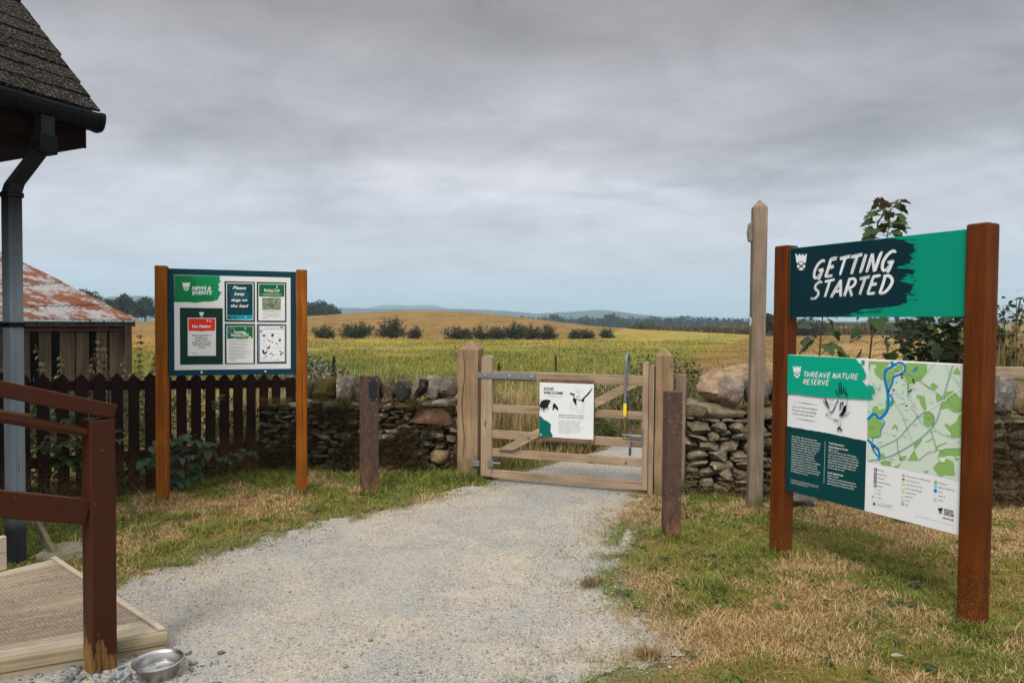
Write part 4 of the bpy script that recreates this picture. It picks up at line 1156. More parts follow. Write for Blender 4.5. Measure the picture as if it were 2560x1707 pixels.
def map_sign():
    A = Vector((1.886, 4.72, 0)); B = Vector((2.497, 3.602, 0)); rz = math.atan2(B.y-A.y, B.x-A.x)
    t = thing('information_sign', 'tall two-panel sign with a teal heading board above a map board, between red-brown timber posts', 'sign', A, rz)
    for u in (0.0, 1.249):
        m = MB(); m.box(u-0.056, u+0.056, -0.058, 0.058, -0.02, 2.14); m.build('post', M_STAIN_R, t, 0.013, False, 3)
    rr = random.Random(5)
    # ---- heading board
    hr = (0.057, 1.192, 1.649, 2.117); yf = -0.030
    bd = panel(t, 'heading_board', hr, yf, 0.0, ink(0, 134, 108))
    b = Board(bd, [(1986.1, 623.4), (2425.8, 570.6), (2420.2, 792), (1982.2, 793.1)], hr, yf).z(1940, 500, 3.794)
    edge = [(955, 378), (1120, 366), (1210, 378), (1320, 425), (1335, 480), (1290, 530), (1310, 555), (1265, 600), (1200, 628), (1165, 648), (1290, 655), (1336, 668), (1325, 690), (1238, 708), (1236, 738), (1180, 768), (1275, 788), (1310, 812), (1300, 842), (1262, 880), (1240, 925), (1262, 962), (1215, 992)]
    low = [(1215, 992), (1100, 1016), (960, 1028), (845, 1036), (800, 1056), (720, 1082), (600, 1100)]
    b.polys('brush_mark', [[(179, 472)] + [(955, 379)] + jag(edge, 22, 7, rr) + jag(low, 14, 16, rr, True, 0.2) + [(560, 1108), (164, 1109)]], ink(4, 40, 50), 1)
    sl = []
    for i in range(46):
        x = rr.uniform(1190, 1330); y = rr.choice([rr.uniform(370, 640), rr.uniform(650, 990)]); L = rr.uniform(15, 70); h = rr.uniform(1.5, 4)
        sl.append([(x, y), (x+L*0.6, y-h), (x+L, y-1), (x+L*0.5, y+h)])
    for i in range(26):
        x = rr.uniform(560, 1000); y = 1106 - (x-560)*0.16 + rr.uniform(-12, 14); L = rr.uniform(40, 130); sl.append([(x, y), (x+L*0.6, y-4), (x+L, y-3), (x+L*0.5, y+1)])
    b.polys('brush_flecks', [[p for p in q if p[1] < 1108] for q in sl if all(p[1] < 1108 for p in q)], ink(4, 40, 50), 2)
    b.crest('crest', (222, 515), (328, 672), WHT, 3)
    b.brush('lettering', 'GETTING', (370, 750), (1120, 668), 160, WHT, 3, 0.185, 0.30, None, 6, 3)
    b.brush('lettering', 'STARTED', (358, 940), (1100, 880), 152, WHT, 3, 0.185, 0.30, None, 6, 4)
    # ---- map board
    mr = (0.057, 1.189, 0.466, 1.394)
    bd = panel(t, 'map_board', mr, yf, 0.0, WHT)
    b = Board(bd, [(1978.9, 887.1), (2417.4, 909.4), (2405.6, 1339.3), (1969.3, 1220.3)], mr, yf)
    b.z(2160, 870, 5.6)
    MAPBG, WOOD = ink(189, 203, 188), ink(128, 168, 92)
    cv = lambda x, y: ((2150-2160+x/7.468)*5.6, (1140-870+y/7.468)*5.6)      # from the other close-up of the board
    b.polys('map_ground', [[(96, 178), (1437, 236), cv(1928, 468), cv(1300, 320), cv(700, 195), cv(160, 78), (75, 1250), (82, 700)]], MAPBG, 1)
    woods = [[(98,179),(230,184),(400,192),(330,290),(320,440),(270,440),(200,370),(170,300),(210,260),(190,220),(130,230),(115,300),(100,310)],
     [(440,290),(540,214),(585,250),(580,310),(470,350),(430,400),(420,470),(385,565),(360,540),(350,330)],
     [(615,204),(920,218),(915,330),(870,390),(820,450),(740,470),(670,500),(665,650),(630,560),(640,490),(600,390),(560,370),(610,320)],
     [(820,460),(860,480),(990,560),(960,510),(1010,475),(1075,530),(1030,580),(940,560)], [(770,640),(885,670),(910,840),(880,870),(830,780),(800,690)], [(1050,620),(1140,680),(1125,720),(1060,750),(1040,700)],
     [(1190,600),(1285,590),(1320,620),(1210,700),(1160,740),(1150,690)], [(1330,620),(1425,700),(1425,880),(1340,900),(1280,880),(1215,830),(1115,850),(1140,740),(1210,700)],
     [(1415,900),(1405,1230),(1260,1240),(1250,1170),(1160,1070),(1190,1040),(1240,1080),(1330,1020),(1360,940)], [(1340,260),(1390,330),(1380,370),(1275,350)],
     [(880,890),(960,890),(1010,940),(1020,1000),(1000,1060),(930,1100),(870,1050),(865,930)], [(78,960),(150,940),(240,990),(310,1040),(270,1110),(250,1220),(150,1250),(78,1240)],
     [(185,795),(225,810),(235,855),(330,830),(330,740),(345,700),(480,740),(400,830),(330,900),(240,930),(140,910),(150,830)], [(415,1115),(460,1050),(500,1080),(505,1150),(490,1140),(470,1085),(440,1120)],
     [(410,1195),(465,1210),(480,1240)], [(770,1310),(840,1255),(840,1290),(760,1390),(740,1400),(720,1320)], [(900,1305),(990,1245),(1000,1260),(915,1310)], [(1050,1360),(1190,1305),(1210,1310),(1080,1370),(1040,1410)],
     [(1150,1400),(1404,1392),(1400,1490),(1310,1500),(1250,1490),(1100,1500),(1060,1560),(1090,1430)], [(740,1420),(780,1530),(790,1560),(650,1560),(690,1490)], [(540,1500),(620,1495),(620,1540),(560,1568),(520,1545)], [(250,1470),(300,1450),(330,1510),(250,1530)],
     [cv(*p) for p in [(410,110),(480,55),(620,90),(615,165),(450,145)]], [cv(*p) for p in [(660,185),(820,110),(740,195)]], [cv(*p) for p in [(1410,200),(1480,120),(1560,60),(1700,40),(1800,100),(1820,350),(1700,352),(1640,330),(1560,365),(1500,330)]],
     [cv(*p) for p in [(1235,295),(1260,255),(1335,265),(1300,290)]], [cv(*p) for p in [(1810,0),(1920,40),(1850,75)]]]
    b.polys('map_woodland', woods, WOOD, 2)
    RIV = ink(0, 118, 178)
    b.lines('map_river', [[(415,184),(435,250),(340,310),(330,440),(360,580),(370,700),(370,800),(340,890),(250,970),(190,920),(150,920),(82,990)], [(500,198),(560,202),(610,250),(600,320),(540,360),(450,400),(435,470),(390,570)],
      [(430,240),(500,215)], [(390,640),(440,720),(400,790)], [(270,980),(320,1030),(270,1130),(255,1220),(160,1245),(150,1290)], [(76,1262),(150,1330),(215,1390),(245,1470),(232,1560)], [(130,1330),(170,1430),(235,1510)]], RIV, 3, [40, 28, 34, 24, 13, 32, 24])
    b.polys('map_lake', [[(690,325),(740,290),(765,258),(805,250),(778,285),(770,312)]], RIV, 3)
    el = lambda x, y, a, c: [(x+a*math.cos(q), y+c*math.sin(q)) for q in np.linspace(0, 2*PI, 10, endpoint=False)]
    b.polys('map_ponds', [el(488,468,18,16), el(578,610,9,28), el(640,640,10,24), el(780,680,13,16), el(100,880,20,13), el(770,942,12,16), el(845,952,12,14), el(815,1000,6,10), el(602,750,7,8)], ink(60, 205, 220), 4)
    GREY = ink(128, 158, 158)
    b.lines('map_roads', [[(1285,235),(1140,710),(1070,970),(1000,1080),(970,1120),(800,1270),(520,1440),(330,1520),(90,1562)], [(620,320),(1050,610),(1150,690),(1405,870)], [(470,780),(560,900),(640,1120),(710,1300)], [(1190,235),(1250,370),(1330,440),(1390,550)],
      [(1060,1155),(1180,1210),(1280,1245),(1405,1240)], [(1030,220),(920,330),(830,450)], [(800,960),(880,1070),(960,1110)], [(660,690),(760,810),(750,835)], [(590,400),(620,470),(665,500),(660,700)], [(470,590),(540,680),(600,690)], [(690,690),(690,560),(740,470)], [(1405,1390),(1150,1400)], [(280,1155),(400,1195)], [(760,1300),(745,1400),(650,1560)]], GREY, 5, [19, 6, 5, 5, 6, 5, 6, 5, 5, 5, 4, 5, 4, 6])
    b.lines('map_white_road', [[(905,880),(1130,735),(1180,730),(1210,680),(1390,562),(1425,552)], [(1330,600),(1370,660),(1425,700)], [(265,1568),(330,1545),(420,1560)]], ink(222, 226, 216), 6, [11, 10, 8])
    b.lines('map_routes', [[(190,1400),(500,1260),(640,1110),(790,960),(895,885),(980,900),(1025,970),(1000,1080)], [(500,1260),(515,1450),(560,1562)], [(975,1150),(1050,1410),(940,1450),(800,1562)], [(1050,1415),(1120,1420),(1145,1455)], [(700,830),(760,900),(800,960)], [(1010,1080),(1050,1150),(970,1145)]], ink(98, 44, 50), 7, [6, 6, 6, 6, 4, 4])
    sq = lambda x, y, r: [(x-r, y-r), (x+r, y-r+1), (x+r, y+r+1), (x-r, y+r)]
    b.polys('map_markers', [sq(x, y, 12) for x, y in ((565,365),(573,403),(728,435),(740,470),(695,582),(665,600),(455,575),(388,588),(635,800),(172,1368))], BLACK, 8)
    b.polys('map_marker_tiles', [sq(635, 828, 18), sq(*cv(1605, 60), 28)], WHT, 8)
    lab = [(495,298),(385,438),(620,372),(805,400),(600,505),(735,562),(440,632),(270,770),(570,770),(722,805),(990,750),(625,985),(950,970),(755,1060),(140,1098),(610,1230),(260,1305),(1240,1205),(1370,1305),(1150,1505),(420,1540)]
    b.lines('map_captions', [[(x-24-(i % 3)*8, y), (x+24+(i % 3)*8, y+4)] for i, (x, y) in enumerate(lab)], ink(92, 104, 96), 9, 6, None, False)
    # ---- green heading with torn edge
    b.z(1960, 870, 6.272)
    e = [(1190, 178), (1215, 215), (1262, 255), (1300, 330), (1335, 400), (1345, 450), (1310, 480), (1250, 492), (1310, 545), (1360, 600), (1415, 690), (1432, 745), (1452, 786)]
    e2 = [(1452, 786), (1330, 790), (1080, 776), (900, 768), (700, 762), (400, 736), (290, 712)]
    b.polys('heading_band', [[(120, 108)] + [(1190, 160)] + jag(e, 11, 18, rr) + jag(e2, 5, 24, rr, True, 0.8) + [(103, 706)]], ink(0, 152, 122), 10)
    fl = [[(1262, 190), (1312, 184), (1316, 236), (1284, 264), (1268, 232)], [(1350, 560), (1440, 590), (1474, 660), (1470, 708), (1420, 690)]] + [el(rr.uniform(1440, 1560), rr.uniform(530, 710), rr.uniform(4, 16), rr.uniform(3, 9)) for _ in range(14)]
    b.polys('heading_flecks', fl, ink(0, 152, 122), 11)
    b.crest('crest', (198, 278), (328, 460), WHT, 11)
    b.brush('lettering', 'THREAVE NATURE', (356, 444), (1206, 488), 78, WHT, 11, 0.19, 0.2, None, 3, 5)
    b.brush('lettering', 'RESERVE', (348, 558), (750, 578), 76, WHT, 11, 0.19, 0.2, None, 3, 6)
    b.polys('green_rule', [[(180, 826), (400, 852), (605, 884), (400, 862)], [(176, 1078), (400, 1108), (600, 1146), (400, 1118)]], ink(20, 140, 95), 3)
    b.text('intro_text', [('Here at Threave Nature', (182, 915), (566, 965), 30), ('Reserve we are letting', (181, 968), (545, 1020), 30), ('nature take the lead.', (178, 1020), (515, 1068), 30)], ink(60, 70, 76), 3)
    # ---- osprey drawing
    blk = [[(850,635),(872,650),(908,735),(893,745)], [(905,525),(918,535),(934,690),(914,705)], [(936,520),(950,535),(962,690),(940,698)], [(988,580),(998,592),(988,692),(968,692)], [(1022,630),(1028,640),(1012,694),(998,692)], [(1040,690),(1046,700),(1032,742),(1014,712)],
      [(655,810),(672,812),(764,926),(752,940)], [(684,775),(704,780),(744,856),(752,905),(712,842)], [(760,790),(780,800),(800,830)], [(806,800),(820,806),(822,832)], [(1032,880),(1022,965),(965,1046),(905,1046),(955,985),(985,900)], [(928,830),(945,834),(938,960),(920,958)],
      [(955,825),(985,835),(975,880),(958,870)], [(880,1240),(920,1212),(956,1262),(950,1306),(926,1252),(898,1258),(894,1304)], [(705,1030),(738,1014),(722,1042)], [(820,1096),(860,1112),(882,1136),(850,1126)], [(750,1020),(790,1000),(830,940),(860,880),(870,880),(835,960),(795,1012)], [(866,840),(915,790),(890,840),(850,880)]]
    b.polys('osprey_drawing', blk + [el(rr.uniform(925, 1030), rr.uniform(840, 1000), rr.uniform(3, 8), rr.uniform(2, 6)) for _ in range(22)] + [el(rr.uniform(905, 1035), rr.uniform(700, 770), rr.uniform(2, 6), rr.uniform(2, 5)) for _ in range(18)], BLACK, 12)
    b.lines('osprey_outline', [[(705,1028),(760,1070),(830,1100),(930,1110)], [(705,1024),(755,985),(800,985),(850,890),(900,785)], [(940,1080),(1055,1022),(1070,975)], [(940,1062),(1060,1000)], [(870,1108),(905,1160),(900,1225)], [(930,1110),(942,1160),(932,1225)], [(900,745),(960,700),(1030,700),(1040,790),(1038,900)], [(700,800),(760,960),(800,975)], [(750,905),(780,870),(830,880)]], ink(40, 44, 48), 12, 5)
    # ---- dark text block
    b.z(1960, 1060, 6.533)
    tp = [(1380, 266), (1250, 236), (1100, 205), (880, 158), (700, 122), (500, 88), (340, 60), (200, 36), (92, 14)]
    b.polys('text_block', [jag(tp, 5, 30, rr, False, 0.3) + [(57, 1046), (1342, 1392)]], ink(2, 58, 60), 2)
    L1 = [('When Major Alan Gordon gave the', 575), ('estate to the National Trust for Scotland', 632), ('in 1948, he asked that consideration be', 620), ('given to providing a place of sanctuary', 620), ('where wintering wildfowl could roost', 596), ('and feed without disturbance. The', 560), ('nature reserve is now part of our', 536), ('ambitious long-term landscape', 528), ('restoration project, which aims to', 545), ('regenerate natural wetlands, woodlands', 626), ('and grasslands. You can spot a wide', 574), ('variety of wildlife from the hides and', 576), ('trails. In spring and summer, there is also', 628), ('the opportunity to see ospreys nesting', 600), ('and hunting in the area.', 425)]
    rows = []
    for i, (s, xe) in enumerate(L1):
        x0 = 168 - i*1.3; y0 = 188 + i*39.8; sl = 0.185 + i*0.004
        rows.append((s, (x0, y0), (xe, y0 + (xe-x0)*sl), 24, 0.008))
    for i, (s, xe) in enumerate((('Threave Castle is operated by Historic Environment', 604), ('Scotland. For opening times and information, visit', 590), ('www.historicenvironment.scot', 418))):
        rows.append((s, (145, 880+i*27), (xe, 880+i*27+(xe-145)*0.25), 15, 0.004))
    L2 = [('Trail Information', 302, 1014, 28, .03), ('Nature Reserve Circular', 358, 1085, 28, .03), ('(approx. 2km)', 400, 920, 26, .008), ('The route starts at the information', 436, 1213, 26, .008), ('centre, then heads along to the River', 480, 1246, 26, .008), ('Dee with views of Threave Castle and', 522, 1246, 26, .008), ('the wetlands before passing through', 565, 1246, 26, .008), ('Meikle Wood and back towards the', 607, 1218, 26, .008), ('car park. Several wildlife hides are', 650, 1198, 26, .008), ('found along the way.', 692, 1018, 26, .008),
          ('Lamb Island Route', 778, 1000, 28, .03), ('(approx. 2.3km)', 822, 920, 26, .008), ('Head out to Lamb Island along the', 865, 1203, 26, .008), ('old railway line footpath to enjoy an', 908, 1215, 26, .008), ('island viewpoint of the River Dee.', 952, 1178, 26, .008)]
    for i, (s, y0, xe, hp, bo) in enumerate(L2):
        x0 = 768 - (y0-302)*0.043; rows.append((s, (x0, y0), (xe, y0 + (xe-x0)*(0.19 + (y0-302)*0.00007)), hp, bo))
    b.text('body_text', rows, ink(205, 214, 212), 3)
    b.lines('column_rule', [[(708, 262), (683, 945)]], ink(170, 185, 185), 3, 6)
    # ---- key
    b.z(2150, 1140, 7.468)
    b.polys('key_icons', [[(x-25, y-32), (x+27, y-22), (x+25, y+32), (x-27, y+22)] for x, y in ((329,230),(325,304),(322,376),(320,449),(318,522))], BLACK, 3)
    b.polys('key_icon_signs', [el(329,230,12,12), el(325,304,13,11), el(322,376,10,14), el(320,449,12,10), [(308,500),(332,506),(330,530),(316,527),(315,545),(305,542)]], WHT, 4)
    b.lines('key_icon_outlines', [[(305,585),(325,582),(330,610),(303,605),(305,585)], [(303,655),(325,660),(322,682),(304,676),(303,655)], [(262,715),(262,745)], [(276,718),(276,748)], [(304,728),(304,745),(320,752)]], ink(50, 58, 62), 3, [3, 3, 8, 8, 6], None, False)
    b.polys('warning_triangle', [[(299, 832), (324, 890), (268, 878)]], BLACK, 3)
    sw = lambda x, y, w=28, h=28: [(x-w, y-h-4), (x+w, y-h+6), (x+w-2, y+h+6), (x-w-2, y+h-4)]
    ks = [(853,343),(850,417),(847,492),(845,569),(841,644),(838,720),(836,796),(833,872)]
    b.polys('key_swatches', [sw(x, y, 26, 26) for x, y in ks] + [sw(1450, 792)], ink(182, 206, 160), 3)
    b.lines('key_swatch_purple', [[(829, 338), (875, 347)]], ink(140, 70, 150), 4, 14); b.lines('key_swatch_maroon', [[(827, 412), (873, 421)]], ink(70, 24, 48), 4, 20); b.lines('key_swatch_teal', [[(810, 868), (856, 877)]], ink(20, 130, 130), 4, 14)
    b.lines('key_swatch_grey', [[(836,770),(833,822)], [(846,548),(844,596)], [(820,497),(872,488)], [(815,648),(868,640)], [(838,700),(838,744)]], ink(232, 236, 226), 4, [14, 16, 8, 8, 26], None, False)
    b.polys('key_swatch_woodland', [sw(1460, 474)], WOOD, 3); b.polys('key_swatch_pond', [sw(1457, 552)], ink(40, 220, 230), 3); b.polys('key_swatch_river', [sw(1453, 631)], RIV, 3)
    b.polys('key_swatch_wetland', [el(1435+rr.uniform(-12, 45), 715+rr.uniform(-28, 28), 4, 4) for _ in range(9)], ink(150, 205, 205), 3)
    kt = [('Bird hide', 374, 248, 488), ('Squirrel hide', 372, 322, 534), ('Viewpoint', 370, 396, 494), ('Historical building', 368, 470, 597), ('Parking', 366, 544, 458), ('Shop', 362, 618, 426), ('Cafe', 360, 692, 416), ('Toilets', 358, 766, 434),
          ('Threave Garden to Nature Reserve', 902, 362, 1374), ('Lamb Island Route', 900, 440, 1150), ('Nature Reserve Circular', 898, 516, 1212), ('Path to Castle Douglas', 894, 592, 1200), ('Grassland Path', 892, 668, 1090), ('Main Path', 890, 742, 1022), ('Roads', 886, 820, 964), ('Burn', 883, 898, 944),
          ('Woodlands', 1514, 496, 1678), ('Shallow Ponds/Pools', 1510, 575, 1818), ('Rivers', 1508, 655, 1594), ('Wetlands', 1506, 734, 1640), ('Pylons', 1502, 812, 1602)]
    b.text('key_text', [(s, (x, y), (xe, y+(xe-x)*0.215), 24, 0.004) for s, x, y, xe in kt] + [('Do not cross the boardwalks', (345, 862), (634, 932), 18), ('when covered with water', (345, 888), (596, 952), 18)], ink(62, 70, 74), 3)
    b.lines('key_note_frame', [[(250, 800), (668, 902), (664, 992), (248, 892), (250, 800)], [(1070, 1092), (1400, 1180), (1800, 1288)]], ink(168, 178, 178), 3, [2.5, 5], None, False)
    b.crest('crest', (1504, 948), (1592, 1066), INK_DK, 3)
    b.text('organisation_name', [('NATIONAL', (1614, 1000), (1800, 1046), 34, 0.035), ('TRUST for', (1614, 1046), (1790, 1086), 34, 0.035), ('SCOTLAND', (1612, 1086), (1808, 1128), 34, 0.035), ('nts.org.uk', (1590, 1150), (1804, 1206), 34, 0.03)], INK_DK, 3)
map_sign()

def notice_board():
    A = Vector((-3.063, 5.961, 0)); B = Vector((-1.963, 6.302, 0)); rz = math.atan2(B.y-A.y, B.x-A.x)
    t = thing('notice_board', 'teal-framed notice board full of posters on orange-stained posts before the picket fence', 'notice board', A, rz)
    for u in (0.006, 1.171):
        m = MB(); m.box(u-0.049, u+0.049, -0.05, 0.05, -0.02, 2.068); m.build('post', M_STAIN_L, t, 0.010, False, 3)
    fr = (0.058, 1.121, 1.108, 2.047); yf = -0.018
    TEAL = ink(2, 50, 64)
    f = panel(t, 'frame', fr, yf, 0.03, TEAL, 0.003)
    C = [(360+x/4.611, 640+y/4.611) for x, y in ((285, 125), (1755, 205), (1750, 1350), (285, 1385))]
    b = Board(f, C, fr, yf).z(360, 640, 4.611)
    q = [b.m(p) for p in ((360, 204), (1697, 266), (1690, 1290), (356, 1313))]
    u0 = (q[0][0]+q[3][0])/2; u1 = (q[1][0]+q[2][0])/2; z0 = (q[2][1]+q[3][1])/2; z1 = (q[0][1]+q[1][1])/2
    m = MB(); m.box(u0, u1, yf-0.001, yf+0.002, z0, z1); bk = m.build('backing_sheet', ink(205, 206, 204), t)
    rr = random.Random(8)
    DG = ink(10, 46, 34)
    b.p = bk
    # heading with brush edge
    e = [(893, 232), (905, 290), (880, 330), (896, 360), (884, 400), (918, 420), (890, 460), (870, 500), (820, 522)]
    e2 = [(820, 522), (700, 522), (620, 534), (560, 528), (480, 522), (400, 526), (358, 518)]
    b.polys('heading_band', [[(361, 206), (890, 230)] + jag(e, 12, 9, rr) + jag(e2, 6, 14, rr, True, 0.5)], ink(4, 128, 74), 2)
    b.polys('heading_shade', [[(361, 207), (560, 216), (640, 330), (700, 360), (690, 420), (820, 480), (780, 515), (600, 520), (361, 515)]], ink(2, 112, 58), 3)
    b.crest('crest', (458, 293), (550, 390), WHT, 4)
    b.text('lettering', [('NEWS &', (572, 384), (796, 388), 42, 0.03, 0.2), ('EVENTS', (572, 439), (806, 440), 42, 0.03, 0.2)], WHT, 4)
    def poster(name, px, label=None):
        qq = [b.m(p) for p in px]; a0 = min(v[0] for v in qq); a1 = max(v[0] for v in qq); c0 = min(v[1] for v in qq); c1 = max(v[1] for v in qq)
        a0 = (qq[0][0]+qq[3][0])/2; a1 = (qq[1][0]+qq[2][0])/2; c1 = (qq[0][1]+qq[1][1])/2; c0 = (qq[2][1]+qq[3][1])/2
        m = MB(); m.box(a0, a1, yf-0.0030, yf-0.0012, c0, c1); o = m.build(name, DG, t)
        if label: o['label'] = label
        return o
    # no fishing
    p1 = poster('poster', ((425, 588), (930, 600), (925, 1245), (425, 1250)), 'red and white no fishing notice on dark green')
    b.p = p1
    PAP = ink(208, 208, 204)
    b.polys('sheet', [[(518, 706), (849, 712), (847, 1146), (517, 1148)]], PAP, 5)
    b.polys('red_band', [[(527, 714), (840, 720), (838, 860), (760, 858), (680, 864), (600, 856), (527, 860)]], ink(205, 46, 14), 6)
    b.crest('crest', (655, 640), (709, 696), WHT, 5)
    b.text('title', [('No Fishing', (572, 822), (792, 822), 32, 0.035)], WHT, 7)
    b.text('notice_text', [('Please note fishing is', (570, 918), (792, 918), 16, 0.03), ('prohibited on', (610, 946), (752, 946), 16, 0.03), ('Threave Nature', (600, 974), (764, 974), 16, 0.03), ('Reserve due to issues', (568, 1001), (796, 1001), 16, 0.03), ('with litter and bank', (575, 1028), (786, 1028), 16, 0.03), ('erosion', (643, 1056), (722, 1056), 16, 0.03), ('nts.org.uk', (562, 1119), (628, 1119), 10, 0.02)], ink(40, 42, 40), 6)
    b.polys('small_mark', [[(740, 735), (762, 736), (751, 756)]], WHT, 7); b.lines('fine_print', [[(768, 740), (803, 741)], [(768, 751), (803, 752)], [(665, 1116), (800, 1116)]], ink(200, 190, 185), 7, [5, 5, 2.5], None, False)
    # dogs on lead
    b.z(560, 690, 6.815)
    b.p = None
    def zposter(px, label):
        return poster('poster', px, label)
    b.p = zposter(((42, 90), (556, 112), (550, 786), (40, 778)), 'teal poster asking to keep dogs on the lead')
    b.polys('sheet', [[(72, 116), (532, 134), (526, 756), (72, 744)]], PAP, 5)
    b.polys('print', [[(84, 130), (518, 146), (516, 668), (84, 664)]], ink(4, 52, 66), 6)
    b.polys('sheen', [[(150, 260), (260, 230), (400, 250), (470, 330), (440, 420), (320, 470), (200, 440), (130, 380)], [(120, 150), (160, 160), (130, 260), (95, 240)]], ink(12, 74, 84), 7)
    b.polys('footer', [[(84, 664), (516, 668), (514, 742), (84, 738)]], ink(0, 142, 152), 6)
    b.polys('footer_tab', [[(84, 690), (236, 690), (232, 722), (84, 720)]], ink(6, 30, 38), 7)
    b.text('lettering', [('Please', (180, 226), (410, 236), 52, 0.02, 0.3), ('keep', (206, 330), (380, 334), 50, 0.02, 0.3), ('dogs on', (156, 432), (428, 436), 48, 0.02, 0.3), ('the lead', (148, 530), (446, 536), 50, 0.02, 0.3)], ink(226, 220, 212), 8)
    b.text('web_address', [('nts.org.uk', (138, 710), (218, 711), 11, 0.01)], WHT, 9)
    b.polys('small_mark', [[(384, 688), (410, 689), (397, 716)]], WHT, 8)
    # birding club
    b.p = zposter(((586, 114), (1076, 134), (1070, 793), (584, 786)), 'poster for a birding club with a photograph of a bird')
    b.polys('sheet', [[(614, 142), (1052, 158), (1050, 768), (612, 762)]], PAP, 5)
    b.polys('green_band', [[(624, 152), (1042, 168), (1040, 368), (900, 372), (760, 362), (624, 358)]], ink(10, 92, 52), 6)
    b.polys('blue_edge', [[(624, 152), (640, 153), (636, 358), (624, 358)]], ink(20, 90, 130), 7)
    b.text('title', [('Birding Club', (710, 272), (964, 278), 40, 0.015)], ink(226, 214, 190), 7)
    b.text('subtitle', [('Threave Nature Reserve', (716, 296), (958, 300), 16, 0.01)], WHT, 7)
    b.lines('fine_print', [[(660, 322), (1008, 330)], [(690, 336), (980, 344)]], ink(190, 205, 190), 7, 5, None, False)
    b.polys('small_mark', [[(906, 190), (936, 191), (921, 222)]], WHT, 7)
    k = NT('bird_photo'); v = k.coord(); n = k.noise(v, 70, 6, 0.75, 1.5); n2 = k.noise(v, 150, 3)
    k.done(k.mix(k.rng(n2, 0.5, 0.62), k.mix(k.rng(n, 0.38, 0.62), (0.02, 0.035, 0.02), (0.16, 0.25, 0.10)), (0.35, 0.40, 0.32)), 0.45)
    b.polys('photograph', [[(676, 378), (982, 388), (980, 588), (674, 582)]], k.m, 6)
    b.polys('bird_shape', [[(800, 450), (830, 465), (890, 510), (860, 516), (820, 500), (806, 470)]], ink(120, 88, 60), 7); b.lines('twig_shape', [[(850, 400), (880, 460), (890, 500), (980, 486)]], ink(150, 140, 130), 7, 6)
    b.lines('body_lines', [[(676, 604), (1010, 608)], [(700, 620), (960, 624)], [(676, 646), (980, 650)], [(676, 660), (975, 664)], [(730, 680), (940, 684)], [(680, 700), (980, 704)]], ink(150, 148, 145), 6, 5, None, False)
    b.text('web_address', [('nts.org.uk', (674, 724), (760, 725), 11, 0.02)], BLACK, 6)
    # activities
    b.p = zposter(((42, 810), (554, 818), (548, 1490), (40, 1494)), 'green-topped summer activities poster')
    b.polys('sheet', [[(72, 846), (528, 850), (524, 1472), (70, 1476)]], PAP, 5)
    b.polys('green_band', [[(82, 856), (516, 858), (514, 1056), (400, 1066), (300, 1070), (180, 1060), (82, 1066)]], ink(14, 96, 50), 6)
    b.polys('blue_edge', [[(82, 856), (104, 857), (98, 1062), (82, 1066)]], ink(20, 120, 140), 7)
    b.text('title', [('Activities', (196, 970), (400, 972), 38, 0.035), ('Summer 2025', (148, 1016), (446, 1016), 38, 0.035)], WHT, 7)
    b.lines('fine_print', [[(190, 1038), (420, 1040)]], ink(210, 220, 205), 7, 6, None, False)
    b.polys('small_mark', [[(374, 880), (404, 880), (389, 910)]], WHT, 7)
    b.polys('flower_drawing', [el_(150, 884, 12, 10) for el_ in [lambda x, y, a, c: [(x+a*math.cos(w), y+c*math.sin(w)) for w in np.linspace(0, 2*PI, 8, endpoint=False)]]] + [[(x+9*math.cos(w), y+8*math.sin(w)) for w in np.linspace(0, 2*PI, 8, endpoint=False)] for x, y in ((200, 888), (120, 950), (94, 908), (200, 920))], ink(190, 150, 165), 7)
    b.lines('stem_drawing', [[(104, 980), (140, 930), (190, 890)], [(130, 960), (170, 940)], [(110, 900), (150, 884)]], ink(120, 160, 110), 7, 4)
    b.polys('butterfly_drawing', [[(430, 1040), (480, 1022), (490, 1050), (455, 1062)], [(408, 1078), (430, 1062), (440, 1080)]], ink(225, 205, 160), 8)
    bl = []
    for i, y in enumerate(list(range(1088, 1345, 14))):
        if i % 4 == 3: continue
        bl.append([(112, y), (112 + rr.choice((260, 340, 376, 300)), y+2)])
    b.lines('body_lines', bl + [[(112, 1372), (380, 1372)], [(112, 1388), (400, 1386)], [(112, 1404), (220, 1403)]], ink(152, 150, 148), 6, 5, None, False)
    b.text('web_address', [('nts.org.uk', (134, 1436), (220, 1436), 11, 0.02)], BLACK, 6)
    # nature spotting
    b.p = zposter(((586, 820), (1072, 828), (1068, 1476), (584, 1486)), 'white poster with small drawings of birds and insects')
    b.polys('sheet', [[(614, 846), (1050, 850), (1048, 1448), (614, 1458)]], ink(216, 216, 218), 5)
    b.lines('border', [[(630, 856), (1040, 858), (1038, 1440), (630, 1448), (630, 856)]], ink(20, 40, 60), 6, 5, None, False)
    b.lines('blue_edge', [[(624, 856), (624, 1452)]], ink(40, 130, 180), 6, 7, None, False)
    b.text('title', [('THREAVE NATURE RESERVE', (720, 886), (960, 888), 14, 0.0), ('Summer Nature Spotting', (668, 918), (1028, 920), 26, 0.0)], ink(110, 116, 118), 6)
    E = lambda x, y, a, c: [(x+a*math.cos(w), y+c*math.sin(w)) for w in np.linspace(0, 2*PI, 10, endpoint=False)]
